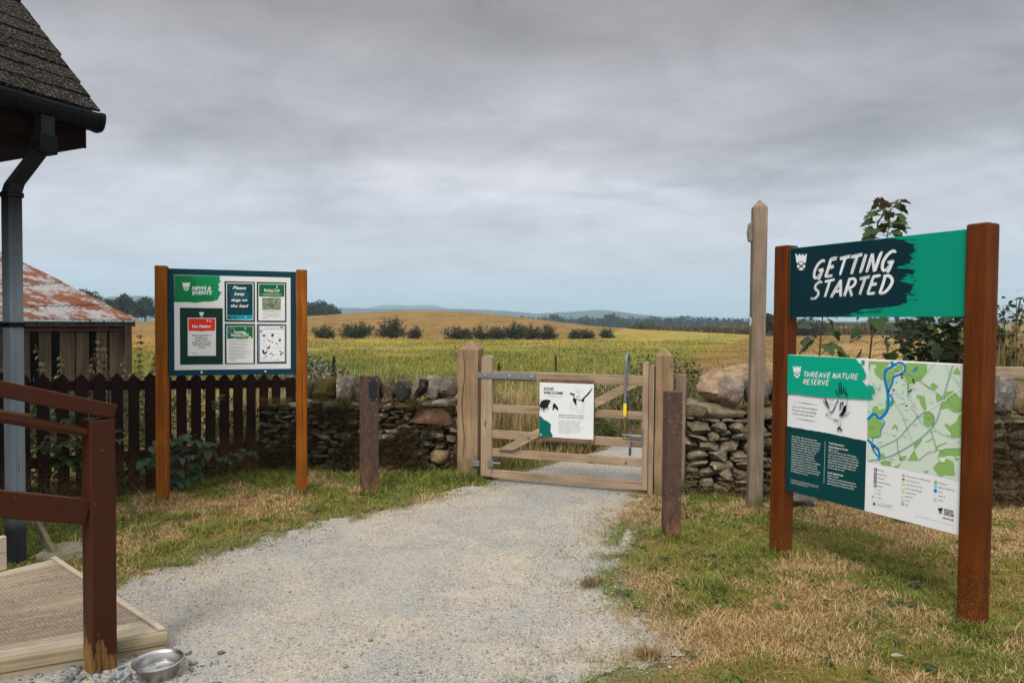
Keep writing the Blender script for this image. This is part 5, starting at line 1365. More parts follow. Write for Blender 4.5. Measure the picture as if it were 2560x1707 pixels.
    b.polys('dark_drawings', [[(665, 985), (700, 1005), (738, 990), (722, 1020), (690, 1034)], E(840, 1010, 22, 24), [(968, 868), (1018, 866), (1016, 892), (990, 886), (980, 900)], [(786, 1160), (798, 1156), (790, 1176)], [(670, 1240), (700, 1260), (715, 1300), (760, 1255), (745, 1310), (700, 1330), (675, 1300)], E(805, 1320, 14, 10), E(830, 1305, 12, 8), E(846, 1340, 12, 12), [(700, 1362), (756, 1342), (740, 1366)], [(925, 1390), (942, 1400), (934, 1416)], E(800, 1105, 10, 14)], ink(38, 36, 36), 6)
    b.polys('brown_drawings', [E(858, 988, 12, 14), E(772, 1090, 10, 14), E(838, 1124, 14, 12), [(735, 1225), (790, 1180), (806, 1195), (796, 1230), (760, 1240)], E(966, 1268, 14, 14), E(1008, 1300, 16, 16), [(975, 1280), (996, 1320), (980, 1352), (964, 1350)]], ink(140, 96, 70), 7)
    b.polys('coloured_drawings', [[(884, 1122), (905, 1130), (940, 1165), (905, 1170)]], ink(180, 160, 60), 7); b.polys('green_drawing', [E(962, 1092, 24, 26)], ink(30, 130, 80), 7); b.polys('pink_drawing', [E(650, 940, 26, 14)], ink(170, 30, 70), 7)
    b.lines('caption_lines', [[(x, y), (x+60, y+1)] for x, y in ((900, 976), (700, 1046), (820, 1052), (664, 1090), (680, 1104), (960, 1150), (900, 1204), (700, 1182), (870, 1330), (960, 1216), (660, 1388), (780, 1392), (690, 1408), (860, 1418))] + [[(764, 984), (800, 966), (836, 972)], [(940, 1040), (975, 1044), (1005, 1064)], [(664, 1168), (716, 1146)], [(830, 1232), (880, 1222), (908, 1240)]], ink(130, 132, 134), 6, 4, None, False)
    b.p = t
    b.z(360, 640, 4.611)
    q1, q2 = b.m((678, 1350)), b.m((1411, 1335))
    screws(t, [(q1[0], fr[2]+0.028), (q2[0], fr[2]+0.028)], yf-0.0005, 0.011)
    return t
notice_board()

def gate_sign():
    t = T_GATE
    bd = MB(); bd.box(0.625, 1.159, -0.080, -0.0585, 0.462, 1.058)
    bo = bd.build('sign_backing', m_wood('dark_backing_board', (0.10, 0.055, 0.03), (0.24, 0.15, 0.095), 'Z', 0.85, 1.2), t, 0.002)
    pr = (0.624, 1.156, 0.497, 1.023); yf = -0.083
    p = MB(); p.box(pr[0], pr[1], yf, -0.0802, pr[2], pr[3]); pn = p.build('sign_panel', ink(208, 210, 210), t, 0.001)
    b = Board(pn, [(1340+x/8.71, 930+y/8.71) for x, y in ((135, 195), (1310, 250), (1275, 1445), (115, 1360))], pr, yf).z(1340, 930, 8.71)
    rr = random.Random(9)
    G = ink(4, 62, 50)
    b.text('lettering', [('DOGS', (222, 362), (440, 372), 60, 0.03, 0.2), ('WELCOME', (220, 444), (644, 468), 58, 0.03, 0.2)], G, 2)
    b.polys('green_rule', [[(232, 492), (430, 500), (660, 518), (430, 510)]], ink(70, 165, 125), 2)
    b.polys('green_corner', [jag([(123, 918), (180, 945), (205, 990), (260, 1020), (320, 1050), (365, 1100), (365, 1180), (358, 1250), (385, 1290), (398, 1335), (390, 1376)], 9, 14, rr) + [(117, 1358)]], ink(0, 92, 84), 2)
    C1 = ink(26, 30, 32)
    b.polys('cattle_drawing', [[(132, 690), (140, 640), (180, 592), (240, 570), (262, 572), (290, 568), (330, 574), (350, 588), (378, 586), (368, 610), (345, 632), (340, 670), (325, 680), (310, 720), (328, 790), (318, 792), (300, 740), (285, 790), (275, 790), (278, 735), (255, 760), (250, 828), (234, 828), (236, 770), (218, 770), (216, 830), (200, 830), (198, 760), (180, 750), (184, 810), (170, 808), (164, 740), (140, 735), (138, 808), (128, 806), (128, 720)],
        [(415, 680), (440, 650), (470, 660), (500, 710), (530, 745), (528, 800), (508, 808), (490, 780), (470, 760), (440, 755), (442, 804), (428, 804), (424, 770), (412, 804), (402, 802), (412, 740)], [(128, 572), (160, 570), (150, 580), (128, 586)]], C1, 2)
    b.lines('cattle_outline', [[(352, 636), (400, 635), (430, 655)], [(340, 735), (380, 742), (410, 735)], [(250, 835), (310, 838)]], ink(120, 124, 126), 2, 4)
    b.polys('dog_drawing', [[(782, 432), (800, 426), (850, 440), (875, 480), (884, 530), (900, 560), (935, 555), (925, 620), (930, 696), (905, 690), (880, 650), (845, 590), (850, 560), (870, 540), (850, 480), (800, 466)], [(862, 455), (895, 450), (900, 470), (870, 476)], [(945, 408), (972, 404), (970, 420), (952, 424)], [(932, 520), (972, 488), (976, 502), (935, 540)], [(945, 556), (1030, 590), (1070, 545), (1090, 530), (1270, 334), (1284, 334), (1210, 455), (1100, 560), (1085, 630), (1060, 634), (1030, 606), (950, 580)]], C1, 2)
    b.lines('dog_outline', [[(905, 400), (930, 365), (1000, 358), (1060, 400), (1092, 470), (1080, 540)], [(975, 380), (1000, 430), (1000, 500), (1040, 545)], [(895, 500), (920, 550)], [(1090, 640), (1085, 720), (1078, 850)], [(930, 700), (940, 780), (945, 855), (985, 858)], [(1000, 740), (1000, 850), (1075, 858)], [(820, 600), (800, 700), (770, 760)], [(800, 720), (850, 715)], [(790, 780), (830, 790), (900, 780)], [(730, 500), (770, 455)], [(860, 670), (930, 735)], [(1050, 660), (1050, 840)]], ink(140, 142, 142), 2, 4.5)
    b.text('notice_text', [('Dogs must be kept on a lead at', (540, 912), (1088, 944), 34, 0.012), ('all times on the nature reserve.', (538, 960), (1080, 992), 34, 0.012)], ink(96, 104, 100), 2)
    L = [('Disturbance and stress caused to livestock', 1035, 1036), ('and wildlife by off-lead dogs can have', 990, 1074), ('detrimental impacts on animal health.', 980, 1110), ('Thank you for helping us to protect the', 996, 1148), ('livestock and wildlife found on Threave Nature', 1080, 1184), ('Reserve by keeping your dog on a lead.', 990, 1222), ('Please clean up behind them and use the', 1025, 1260), ('waste bins provided.', 765, 1296)]
    b.text('body_text', [(s, (532, y), (xe, y+(xe-532)*0.045), 20, 0.004) for s, xe, y in L], ink(120, 126, 124), 2)
    screws(t, [b.m((165, 218)), b.m((1270, 285)), b.m((152, 1322)), b.m((1230, 1413))], yf-0.0005, 0.008, M_WHITE)
    screws(t, [b.m((195, 160)), b.m((1240, 220)), b.m((165, 1388)), b.m((1212, 1475))], -0.0800, 0.007, BLACK)
gate_sign()

# ------------------------------------------------------------------ slate-roofed hut at the left edge
def m_slate():
    k = NT('mossy_slate'); v = k.coord(); r = k.island()
    f = k.noise(v, 12, 6, 0.7); g = k.noise(v, 60, 5, 0.75)
    c = k.mix(r, (0.009, 0.008, 0.007), (0.028, 0.022, 0.018))
    c = k.mix(k.rng(f, 0.4, 0.66, 0, 0.6), c, (0.012, 0.011, 0.010))
    c = k.mix(k.rng(g, 0.54, 0.62, 0, 0.75), c, (0.24, 0.205, 0.16))
    k.bump(k.math('ADD', f, g), 0.8, 0.015)
    return k.done(c, 0.95, 0.05)
M_SLATE = m_slate()
M_DARKWOOD = m_wood('dark_brown_timber', (0.005, 0.0025, 0.002), (0.016, 0.0065, 0.004), 'X', 0.85, 1, 0, False, 0.2, None, 0.06)
M_GUT = m_flat('black_gutter', (0.0025, 0.0026, 0.003), 0.5, 0.14, 0, 0.3, 20)
def m_pipe():
    k = NT('worn_grey_pipe'); v = k.coord(); f = k.noise(k.coord((1, 1, 0.25)), 9, 6, 0.7); g = k.noise(k.coord((1, 1, 0.15)), 40, 4, 0.7); h = k.height()
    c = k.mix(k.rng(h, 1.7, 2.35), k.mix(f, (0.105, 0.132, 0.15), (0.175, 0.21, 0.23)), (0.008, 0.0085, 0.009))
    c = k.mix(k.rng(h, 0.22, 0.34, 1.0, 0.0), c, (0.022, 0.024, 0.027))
    c = k.mix(k.rng(g, 0.62, 0.68, 0, 0.8), c, (0.03, 0.03, 0.03))
    return k.done(c, 0.55, 0.2)
def hut():
    e = Vector((0.44, 0.898)); o = Vector((-2.834, 4.82, 0)); rz = math.atan2(e.y, e.x)
    t = thing('wooden_hut', 'dark timber hut with a mossy stone-slate roof and black gutter at the left edge', 'hut', o, rz)
    rr = random.Random(3)
    # roof: overlapping stone slates, thirteen courses up a 45 degree slope
    m = MB(); s2 = math.sqrt(0.5)
    for c in range(17):
        d0 = 0.165*c; x = -0.05 + rr.uniform(-0.02, 0.015)
        while x > -4.2:
            w = rr.uniform(0.24, 0.46); th = rr.uniform(0.013, 0.022); L = 0.36; j = rr.uniform(-0.008, 0.008)
            a = []
            nseg = 5
            lift = 0.020
            for q in range(nseg+1):
                xx = x - w*q/nseg; dj = rr.uniform(-0.007, 0.007) + j
                a.append((xx, d0 + dj))
            lo = []
            for (xx, d) in a:
                y = 0.02 + d*s2; z = 3.015 + d*s2
                lo.append((xx, y - lift*s2, z + lift*s2))
            top = [(p[0], p[1]-th*s2, p[2]+th*s2) for p in lo]
            up = [(xx, 0.02+(d+L)*s2, 3.015+(d+L)*s2) for xx, d in a]; upt = [(p[0], p[1]-th*s2, p[2]+th*s2) for p in up]
            n = nseg+1; vs = lo + top + up + upt; fs = []
            for q in range(nseg):
                fs += [(q, q+1, n+q+1, n+q), (n+q, n+q+1, 3*n+q+1, 3*n+q), (q, 2*n+q, 2*n+q+1, q+1)]
            fs += [(0, n, 3*n, 2*n), (nseg, 2*n+nseg, 3*n+nseg, n+nseg)]
            m.add(vs, fs); x -= w + 0.006
    m.build('roof', M_SLATE, t)
    m = MB(); m.hexa([(-4.2, 0.05, 2.985), (-0.06, 0.05, 2.985), (-0.06, 2.1, 5.035), (-4.2, 2.1, 5.035), (-4.2, 0.05, 3.01), (-0.06, 0.05, 3.01), (-0.06, 2.1, 5.06), (-4.2, 2.1, 5.06)]); m.build('roof_deck', M_DARKWOOD, t)
    # ogee gutter with an end stop
    prof = [(-0.055, 3.005), (-0.062, 2.985), (-0.060, 2.955), (-0.045, 2.915), (-0.02, 2.895), (0.03, 2.892), (0.055, 2.905), (0.058, 3.0), (0.050, 3.0), (0.046, 2.912), (0.03, 2.902), (-0.018, 2.904), (-0.038, 2.92), (-0.051, 2.958), (-0.052, 2.985), (-0.048, 3.003)]
    m = MB(); n = len(prof); vs = [(-4.2, y, z) for y, z in prof] + [(-0.075, y, z) for y, z in prof]
    m.add(vs, [(i, (i+1) % n, n+(i+1) % n, n+i) for i in range(n)]); g = m.build('gutter', M_GUT, t)
    def cap(x0, x1, s, name, mat=M_GUT):
        pr = [(y*s, 2.95+(z-2.95)*s) for y, z in prof[:8]]; q = MB(); k = len(pr)
        q.add([(x0, y, z) for y, z in pr] + [(x1, y, z) for y, z in pr], [tuple(range(k))[::-1], tuple(range(k, 2*k))] + [(i, (i+1) % k, k+(i+1) % k, k+i) for i in range(k)]); q.build(name, mat, g)
    cap(-0.095, -0.062, 1.08, 'end_stop'); cap(-0.22, -0.195, 1.08, 'bracket'); cap(-0.62, -0.595, 1.08, 'bracket'); cap(-1.2, -1.17, 1.08, 'bracket')
    m = MB(); m.box(-4.2, -0.12, 0.062, 0.085, 2.775, 2.985); m.build('fascia', M_DARKWOOD, t, 0.003)
    m = MB(); m.box(-4.2, -0.30, 0.088, 0.40, 2.745, 2.77); m.build('soffit', M_DARKWOOD, t, 0.003)
    m = MB(); m.hexa([(-0.16, 0.088, 2.775), (-0.13, 0.088, 2.775), (-0.13, 1.9, 2.775), (-0.16, 1.9, 2.775), (-0.16, 0.088, 2.98), (-0.13, 0.088, 2.98), (-0.13, 1.9, 4.78), (-0.16, 1.9, 4.78)]); m.build('gable_board', M_DARKWOOD, t)
    m = MB()
    for i in range(24): m.box(-4.2+i*0.15, -4.2+i*0.15+0.146, 0.40, 0.42, 0.15, 2.745)
    m.build('wall', M_DARKWOOD, t)
    m = MB(); m.box(-0.655, -0.565, 0.32, 0.41, 0.0, 2.745); m.build('corner_post', M_RAIL, t, 0.004)
    # square downpipe with a swan neck
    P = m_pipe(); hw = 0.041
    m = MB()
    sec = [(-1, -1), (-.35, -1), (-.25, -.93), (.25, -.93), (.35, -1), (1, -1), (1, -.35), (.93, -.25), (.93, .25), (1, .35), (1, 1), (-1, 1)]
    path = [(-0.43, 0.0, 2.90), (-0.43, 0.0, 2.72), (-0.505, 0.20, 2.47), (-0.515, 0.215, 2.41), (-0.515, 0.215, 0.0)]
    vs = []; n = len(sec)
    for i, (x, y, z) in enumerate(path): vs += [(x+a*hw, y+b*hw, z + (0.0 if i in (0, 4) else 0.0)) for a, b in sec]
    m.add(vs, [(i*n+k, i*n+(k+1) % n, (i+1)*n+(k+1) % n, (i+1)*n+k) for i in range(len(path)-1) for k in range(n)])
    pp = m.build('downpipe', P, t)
    for z in (2.40, 1.56, 0.32):
        q = MB(); q.box(-0.565, -0.465, 0.165, 0.265, z-0.016, z+0.016); q.box(-0.60, -0.555, 0.23, 0.33, z-0.010, z+0.010); q.build('pipe_clip', M_GUT, pp, 0.003)
    q = MB(); q.box(-0.483, -0.377, -0.053, 0.053, 2.66, 2.78); q.build('outlet', M_GUT, pp, 0.006)
hut()

# ------------------------------------------------------------------ ramp deck with its rail
M_DECKW = m_wood('deck_timber', (0.37, 0.30, 0.21), (0.66, 0.57, 0.44), 'X', 0.85, 1.3, 0, False, 0.4)
M_DECKM = m_wood('mossy_deck_timber', (0.22, 0.175, 0.10), (0.50, 0.41, 0.27), 'X', 0.9, 1.3, 0, False, 0.4)
def deck():
    NR, FR = Vector((-1.672, 3.273)), Vector((-2.864, 4.262)); NL, FL = Vector((-2.90, 2.67)), Vector((-3.60, 3.25))
    o = NR; d = (NL-NR).normalized(); rz = math.atan2(-d.y, -d.x)
    t = thing('ramp_deck', 'low wooden ramp deck covered with wire anti-slip mesh beside the hut', 'deck', (o.x, o.y, 0), rz)
    inv = Matrix.Rotation(-rz, 2)
    L = lambda p: inv@(Vector(p)-o)
    a, b, c, e = L(NR), L(FR), L(FL), L(NL)
    def P(s, q, z):   # s 0 near .. 1 far, q 0 right .. 1 left
        r = a.lerp(b, s); l = e.lerp(c, s); p = r.lerp(l, q); return (p.x, p.y, z)
    zt = 0.095; nb = 10
    for i in range(nb):
        s0 = i/nb + 0.0; s1 = (i+1)/nb - 0.006
        m = MB(); g = 7; pr = []
        for j in range(g):
            f0 = j/g; pr += [(f0+0.02, zt-0.006), (f0+0.3/g, zt-0.006), (f0+0.36/g, zt), (f0+0.94/g, zt)]
        vs = []; n = len(pr)
        for q in (0.0, 1.0):
            vs += [P(s0+(s1-s0)*f, q, z) for f, z in pr]
        m.add(vs, [(j, j+1, n+j+1, n+j) for j in range(n-1)])
        m.hexa([P(s0, 1, zt-0.035), P(s0, 0, zt-0.035), P(s1, 0, zt-0.035), P(s1, 1, zt-0.035), P(s0, 1, zt-0.0065), P(s0, 0, zt-0.0065), P(s1, 0, zt-0.0065), P(s1, 1, zt-0.0065)])
        m.build('deck_board', M_DECKW, t)
    # wire mesh over the middle boards
    m = MB(); zz = zt+0.004; r = 0.0009
    def wire(p, q):
        p, q = Vector(p), Vector(q); dd = (q-p).normalized(); sd = Vector((-dd.y, dd.x, 0))*r; u = Vector((0, 0, r*2))
        m.add([p-sd, p+sd, p+u, q-sd, q+sd, q+u], [(0, 1, 4, 3), (1, 2, 5, 4), (2, 0, 3, 5)])
    for i in range(74):
        s = 0.115 + 0.80*i/73; wire(P(s, 0.025, zz), P(s, 1.0, zz + 0.0))
    for i in range(72):
        q = 0.025 + 0.975*i/71; wire(P(0.115, q, zz+0.0022), P(0.915, q, zz+0.0022))
    k = NT('rusty_mesh'); f = k.noise(k.coord(), 30, 3); k.done(k.mix(f, (0.15, 0.11, 0.075), (0.34, 0.27, 0.20)), 0.8, 0.2, 0.0)
    m.build('wire_mesh', k.m, t)
    # grit caught in the mesh
    n = 9000; s = RNG.uniform(0.115, 0.915, n); q = RNG.uniform(0.02, 0.9, n); ok = fbm(s*3, q*1.2, 0.25, 120) > 0.5; s, q = s[ok], q[ok]
    pts = np.array([P(x, y, zt+0.001) for x, y in zip(s, q)]); g = RNG.uniform(0.10, 0.36, len(pts))[:, None]*np.array([1, 1, 0.98])[None]
    kk = NT('grit'); kk.done(kk.attr('Col'), 0.9, 0.2)
    V, T, C = scatter_stones(pts, RNG.uniform(0.0014, 0.0035, len(pts)), g); kind(np_mesh('grit', V, T, kk.m, C, parent=t), 'stuff')
    # right-hand batten, near riser boards
    m = MB(); out = 0.022
    def strip(s0, s1, q0, q1, z0, z1, mat, name, bev=0.004):
        mm = MB(); mm.hexa([P(s0, q1, z0), P(s0, q0, z0), P(s1, q0, z0), P(s1, q1, z0), P(s0, q1, z1), P(s0, q0, z1), P(s1, q0, z1), P(s1, q1, z1)]); return mm.build(name, mat, t, bev)
    strip(0.0005, 1.0, -0.001, 0.022, zt-0.0, zt+0.014, M_DECKW, 'edge_batten')
    strip(-0.024, -0.0015, 0.0, 1.0, 0.035, zt+0.002, M_DECKM, 'nosing', 0.008)
    strip(-0.018, -0.003, 0.006, 1.0, -0.01, 0.033, M_DECKM, 'riser', 0.003)
    # two stacked boards closing the far side of the ramp
    p0 = inv@(Vector((-3.03, 4.06))-o); dl = inv@Vector((-0.59, -0.81))
    for z0, z1 in ((0.10, 0.20), (0.203, 0.30)):
        mm = MB(); mm.beam((p0.x, p0.y, (z0+z1)/2), (p0.x+dl.x*1.3, p0.y+dl.y*1.3, (z0+z1)/2), 0.045, z1-z0); mm.build('side_board', M_DECKW, t, 0.004)
deck()

def handrail():
    o = Vector((-1.868, 3.075, 0)); rz = math.atan2(0.785, 0.62); sl = -0.315
    t = thing('handrail', 'brown-painted ramp handrail on a square post with chipped paint at its foot', 'handrail', o, rz)
    k = NT('chipped_rail_paint'); v = k.coord(); f = k.noise(k.coord((1, 1, 0.35)), 14, 4, 0.6); h = k.height(); g = k.noise(k.coord((1, 1, 0.1)), 40, 5, 0.7)
    edge = k.math('ADD', h, k.rng(f, 0.3, 0.7, -0.10, 0.10))
    c = k.mix(k.noise(v, 6, 4), (0.038, 0.0105, 0.004), (0.056, 0.016, 0.0065))
    wood = k.mix(k.rng(g, 0.35, 0.65), (0.045, 0.022, 0.01), (0.27, 0.14, 0.045))
    c = k.mix(k.rng(edge, 0.115, 0.13, 1.0, 0.0), c, wood)
    c = k.mix(k.rng(k.noise(v, 45, 2), 0.74, 0.78, 0, 0.6), c, (0.35, 0.30, 0.27))
    k.done(c, 0.55, 0.15)
    m = MB(); m.box(-0.052, 0.052, -0.054, 0.054, -0.03, 1.150); m.build('post', k.m, t, 0.006)
    def rail(x0, x1, z1, w, hh, y, name):
        mm = MB(); mm.beam((x0, y, z1 + sl*(x0-x1)), (x1, y, z1), w, hh); return mm.build(name, M_RAIL, t, 0.006)
    rail(-2.4, 0.057, 1.180, 0.10, 0.066, 0.0, 'top_rail')
    rail(-2.4, -0.053, 0.742, 0.040, 0.110, -0.015, 'lower_rail')
    mm = MB(); mm.tube([(-2.4, -0.012, 1.095 + sl*(-2.4+0.053)), (-0.05, -0.012, 1.095)], 0.021, 14); mm.build('grab_rail', M_RAIL, t, 0, True)
    mm = MB(); mm.box(-2.42, -2.32, -0.054, 0.054, -0.03, 1.9); mm.build('post', M_RAIL, t, 0.006)
    # the companion rail on the hut side of the ramp
    t2 = thing('grab_rail', 'short rounded brown grab rail end showing behind the ramp handrail', 'handrail', (-2.43, 3.42, 0), rz)
    mm = MB(); mm.tube([(-1.6, 0, 1.10 + 1.6*0.28), (0, 0, 1.10)], 0.023, 14); mm.build('rail', M_RAIL, t2, 0, True)
    mm = MB(); mm.box(-1.62, -1.54, -0.04, 0.04, 0, 1.55); mm.build('post', M_RAIL, t2, 0.004)
    # half-hidden strut and stone slab in the grass behind the deck
    mm = MB(); mm.beam((-3.06, 4.55, 0.0), (-3.30, 4.68, 0.24), 0.03, 0.05); s = mm.build('wooden_strut', M_WAY, None, 0.004); tag(s, 'short leaning wooden strut in the grass behind the downpipe', 'strut')
    st = stones_obj('stone_slab', [stone((-2.98, 4.62, 0.012), (0.40, 0.30, 0.05), 901, 0.5, 0.08, 5, ICO3, 0.02)], m_stone('grey_slab', [(0.27, 0.25, 0.20), (0.29, 0.27, 0.22)], 0.4), None)
    tag(st, 'flat grey stone slab sunk in the grass behind the ramp deck', 'stone')
handrail()

def dog_bowl():
    t = thing('dog_bowl', 'stainless steel dog bowl half full of water on the gravel', 'bowl', (-1.575, 3.02, 0.004))
    prof = [(0.0, 0.004), (0.080, 0.004), (0.084, 0.0), (0.088, 0.002), (0.092, 0.012), (0.104, 0.066), (0.110, 0.076), (0.119, 0.080), (0.121, 0.077), (0.1205, 0.081), (0.115, 0.0835), (0.107, 0.080), (0.101, 0.068), (0.088, 0.014), (0.080, 0.0085), (0.0, 0.008)]
    k = NT('brushed_steel'); n = k.noise(k.coord((1, 1, 30)), 12, 3); k.done(k.mix(n, (0.33, 0.32, 0.305), (0.52, 0.51, 0.49)), 0.34, 0.5, 1.0)
    m = MB(); m.lathe([(r*0.88, z*0.9) for r, z in prof], 56); m.build('bowl', k.m, t, 0, True)
    k = NT('water'); k.done((0.80, 0.86, 0.84), 0.02, 0.5); k.b.inputs['Transmission Weight'].default_value = 0.9; k.b.inputs['IOR'].default_value = 1.33
    m = MB(); m.lathe([(0.0, 0.0378), (0.0829, 0.0378)], 56); m.build('water', k.m, t)
dog_bowl()

# ------------------------------------------------------------------ shed with the rusty roof
def m_rust():
    k = NT('rusty_corrugated_iron'); v = k.coord((1, 0.14, 1))
    f = k.noise(v, 8, 7, 0.74); g = k.noise(k.coord((1, 0.2, 1)), 26, 5, 0.7); h = k.noise(k.coord((1, 0.5, 1)), 2.3, 4, 0.6)
    c = k.mix(k.noise(k.coord(), 14, 4), (0.15, 0.145, 0.145), (0.32, 0.312, 0.312))
    rust = k.mix(g, (0.075, 0.022, 0.009), (0.20, 0.062, 0.020))
    c = k.mix(k.math('MULTIPLY', k.rng(k.math('ADD', k.math('MULTIPLY', f, 0.6), k.math('MULTIPLY', h, 0.4)), 0.47, 0.53), 1.0), c, rust)
    c = k.mix(k.rng(g, 0.58, 0.64, 0, 0.85), c, (0.105, 0.055, 0.04))
    return k.done(c, 0.75, 0.25)
def shed():
    C = Vector((-5.259, 9.5, 0)); rz = math.atan2(0.8, 0.6)
    t = thing('shed', 'tumbledown plank shed with a rusty corrugated iron roof beyond the picket fence', 'shed', C, rz)
    M = m_rust(); L = 3.4; W = 6.0
    def surf(x, y):      # x <= 0 along the eave, y inwards up the slope
        p = np.interp(-x, [0, 1.3, 4], [12.8, 8.0, 6.0])
        return 1.60 + y*math.tan(R(p))
    for (x0, x1) in ((-0.78, 0.03), (-1.62, -0.74), (-2.5, -1.58), (-3.4, -2.46)):
        for (y0, y1, lift) in ((-0.06, 1.0, 0.0), (0.92, 2.6, 0.012), (2.5, W, 0.024)):
            n = max(8, int((x1-x0)/0.0095)); m = 7; V = []; F = []
            for j in range(m):
                y = y0 + (y1-y0)*j/(m-1)
                for i in range(n+1):
                    x = x0+(x1-x0)*i/n
                    V.append((x, y, surf(x, y) + 0.011*math.sin(2*PI*x/0.076) + lift + (0.006 if x0 < -1 else 0)))
            F = [(j*(n+1)+i, j*(n+1)+i+1, (j+1)*(n+1)+i+1, (j+1)*(n+1)+i) for j in range(m-1) for i in range(n)]
            q = MB(); q.add(V, F); o = q.build('roof_sheet', M, t, 0, True)
            sd = o.modifiers.new('thickness', 'SOLIDIFY'); sd.thickness = 0.003
    MW = m_wood('old_shed_plank', (0.04, 0.028, 0.016), (0.17, 0.125, 0.08), 'Z', 0.9, 0.9, 0.0, True, 0.6)
    rr = random.Random(6); x = -0.10
    while x > -3.3:
        w = rr.uniform(0.13, 0.19); m = MB(); z1 = 1.52 - rr.uniform(0.0, 0.06)
        m.box(x-w, x, 0.10+rr.uniform(-0.012, 0.012), 0.125, 0.0, z1); m.build('wall_plank', MW, t, 0.004); x -= w + rr.choice((0.012, 0.03, 0.10))
    m = MB(); m.box(-0.11, -0.02, 0.02, 0.098, 0.0, 1.545); m.build('corner_post', MW, t, 0.006)
    m = MB(); m.box(-3.3, -0.06, 0.055, 0.09, 1.44, 1.475); m.build('rail', m_flat('rusty_rail', (0.07, 0.025, 0.015), 0.7), t, 0.004)
    m = MB(); m.box(-3.3, 0.03, 0.03, 0.16, 1.50, 1.565); m.build('wall_plate', MW, t, 0.004)
    m = MB(); m.box(-3.3, -0.04, 5.7, 5.75, 0.0, 1.9); m.box(-0.09, -0.04, 0.13, 5.7, 0.0, 1.55); m.box(-3.3, -3.25, 0.13, 5.7, 0.0, 1.55); m.build('back_wall', m_flat('dark_shed_inside', (0.035, 0.025, 0.018), 0.9), t)
shed()

# ------------------------------------------------------------------ leafy plants
M_LEAF = m_attr('leaf', 0.55, 0.30, 0.25, 25, 0.3)
M_STEM = m_attr('stem', 0.8, 0.0, 0.2, 30)
_pal = [(0, 0), (.16, .05), (.34, -.04), (.48, .10), (.40, .20), (.56, .32), (.42, .38), (.50, .55), (.30, .52), (.22, .62), (.20, .80), (.08, .84), (0, 1.0),
        (-.08, .84), (-.20, .80), (-.22, .62), (-.30, .52), (-.50, .55), (-.42, .38), (-.56, .32), (-.40, .20), (-.48, .10), (-.34, -.04), (-.16, .05)]
_oval = [(0, 0), (.16, .08), (.27, .26), (.30, .45), (.25, .66), (.13, .86), (0, 1.0), (-.13, .86), (-.25, .66), (-.30, .45), (-.27, .26), (-.16, .08)]
_nettle = [(0, 0), (.15, .06), (.24, .2), (.19, .26), (.2, .4), (.14, .47), (.13, .62), (.08, .7), (0, 1), (-.08, .7), (-.13, .62), (-.14, .47), (-.2, .4), (-.19, .26), (-.24, .2), (-.15, .06)]
def leaf_mesh(shape, pos, direction, size, colr, rr, droop=0.25, roll=0.3, holes=False):
    """one flat-lobed leaf as a fan about its midrib, folded a little and drooping at the tip"""
    d = Vector(direction).normalized(); up = Vector((0, 0, 1))
    s = d.cross(up)
    if s.length < 1e-3: s = Vector((1, 0, 0))
    s.normalize(); n = s.cross(d).normalized()
    rl = rr.uniform(-roll, roll); s, n = s*math.cos(rl)+n*math.sin(rl), n*math.cos(rl)-s*math.sin(rl)
    V = []
    for x, y in shape + [(0, 0.45)]:
        w = abs(x); V.append(Vector(pos) + s*(x*size) + d*(y*size) + n*(size*(0.22*w - droop*y*y + rr.uniform(-.02, .02))))
    k = len(shape); T = [(k, i, (i+1) % k) for i in range(k)]
    c = np.array(colr)*rr.uniform(0.8, 1.2)
    return np.array([v[:] for v in V]), np.array(T), np.repeat(c[None], k+1, 0)
def stem_tube(pts, r0, r1, colr, n=5):
    m = MB(); k = len(pts); m.tube(pts, [r0+(r1-r0)*i/(k-1) for i in range(k)], n)
    T = []
    for f in m.f:
        for j in range(1, len(f)-1): T.append((f[0], f[j], f[j+1]))
    V = np.array([tuple(p) for p in m.v]); return V, np.array(T), np.repeat(np.array(colr)[None], len(V), 0)
def plant(name, label, cat, stems, leaves, loc, group=None):
    t = thing(name, label, cat, loc, 0, group)
    if stems: V, T, C = merge(stems); np_mesh('stem', V, T, M_STEM, C, t)
    V, T, C = merge(leaves); np_mesh('foliage', V, T, M_LEAF, C, t)
    return t

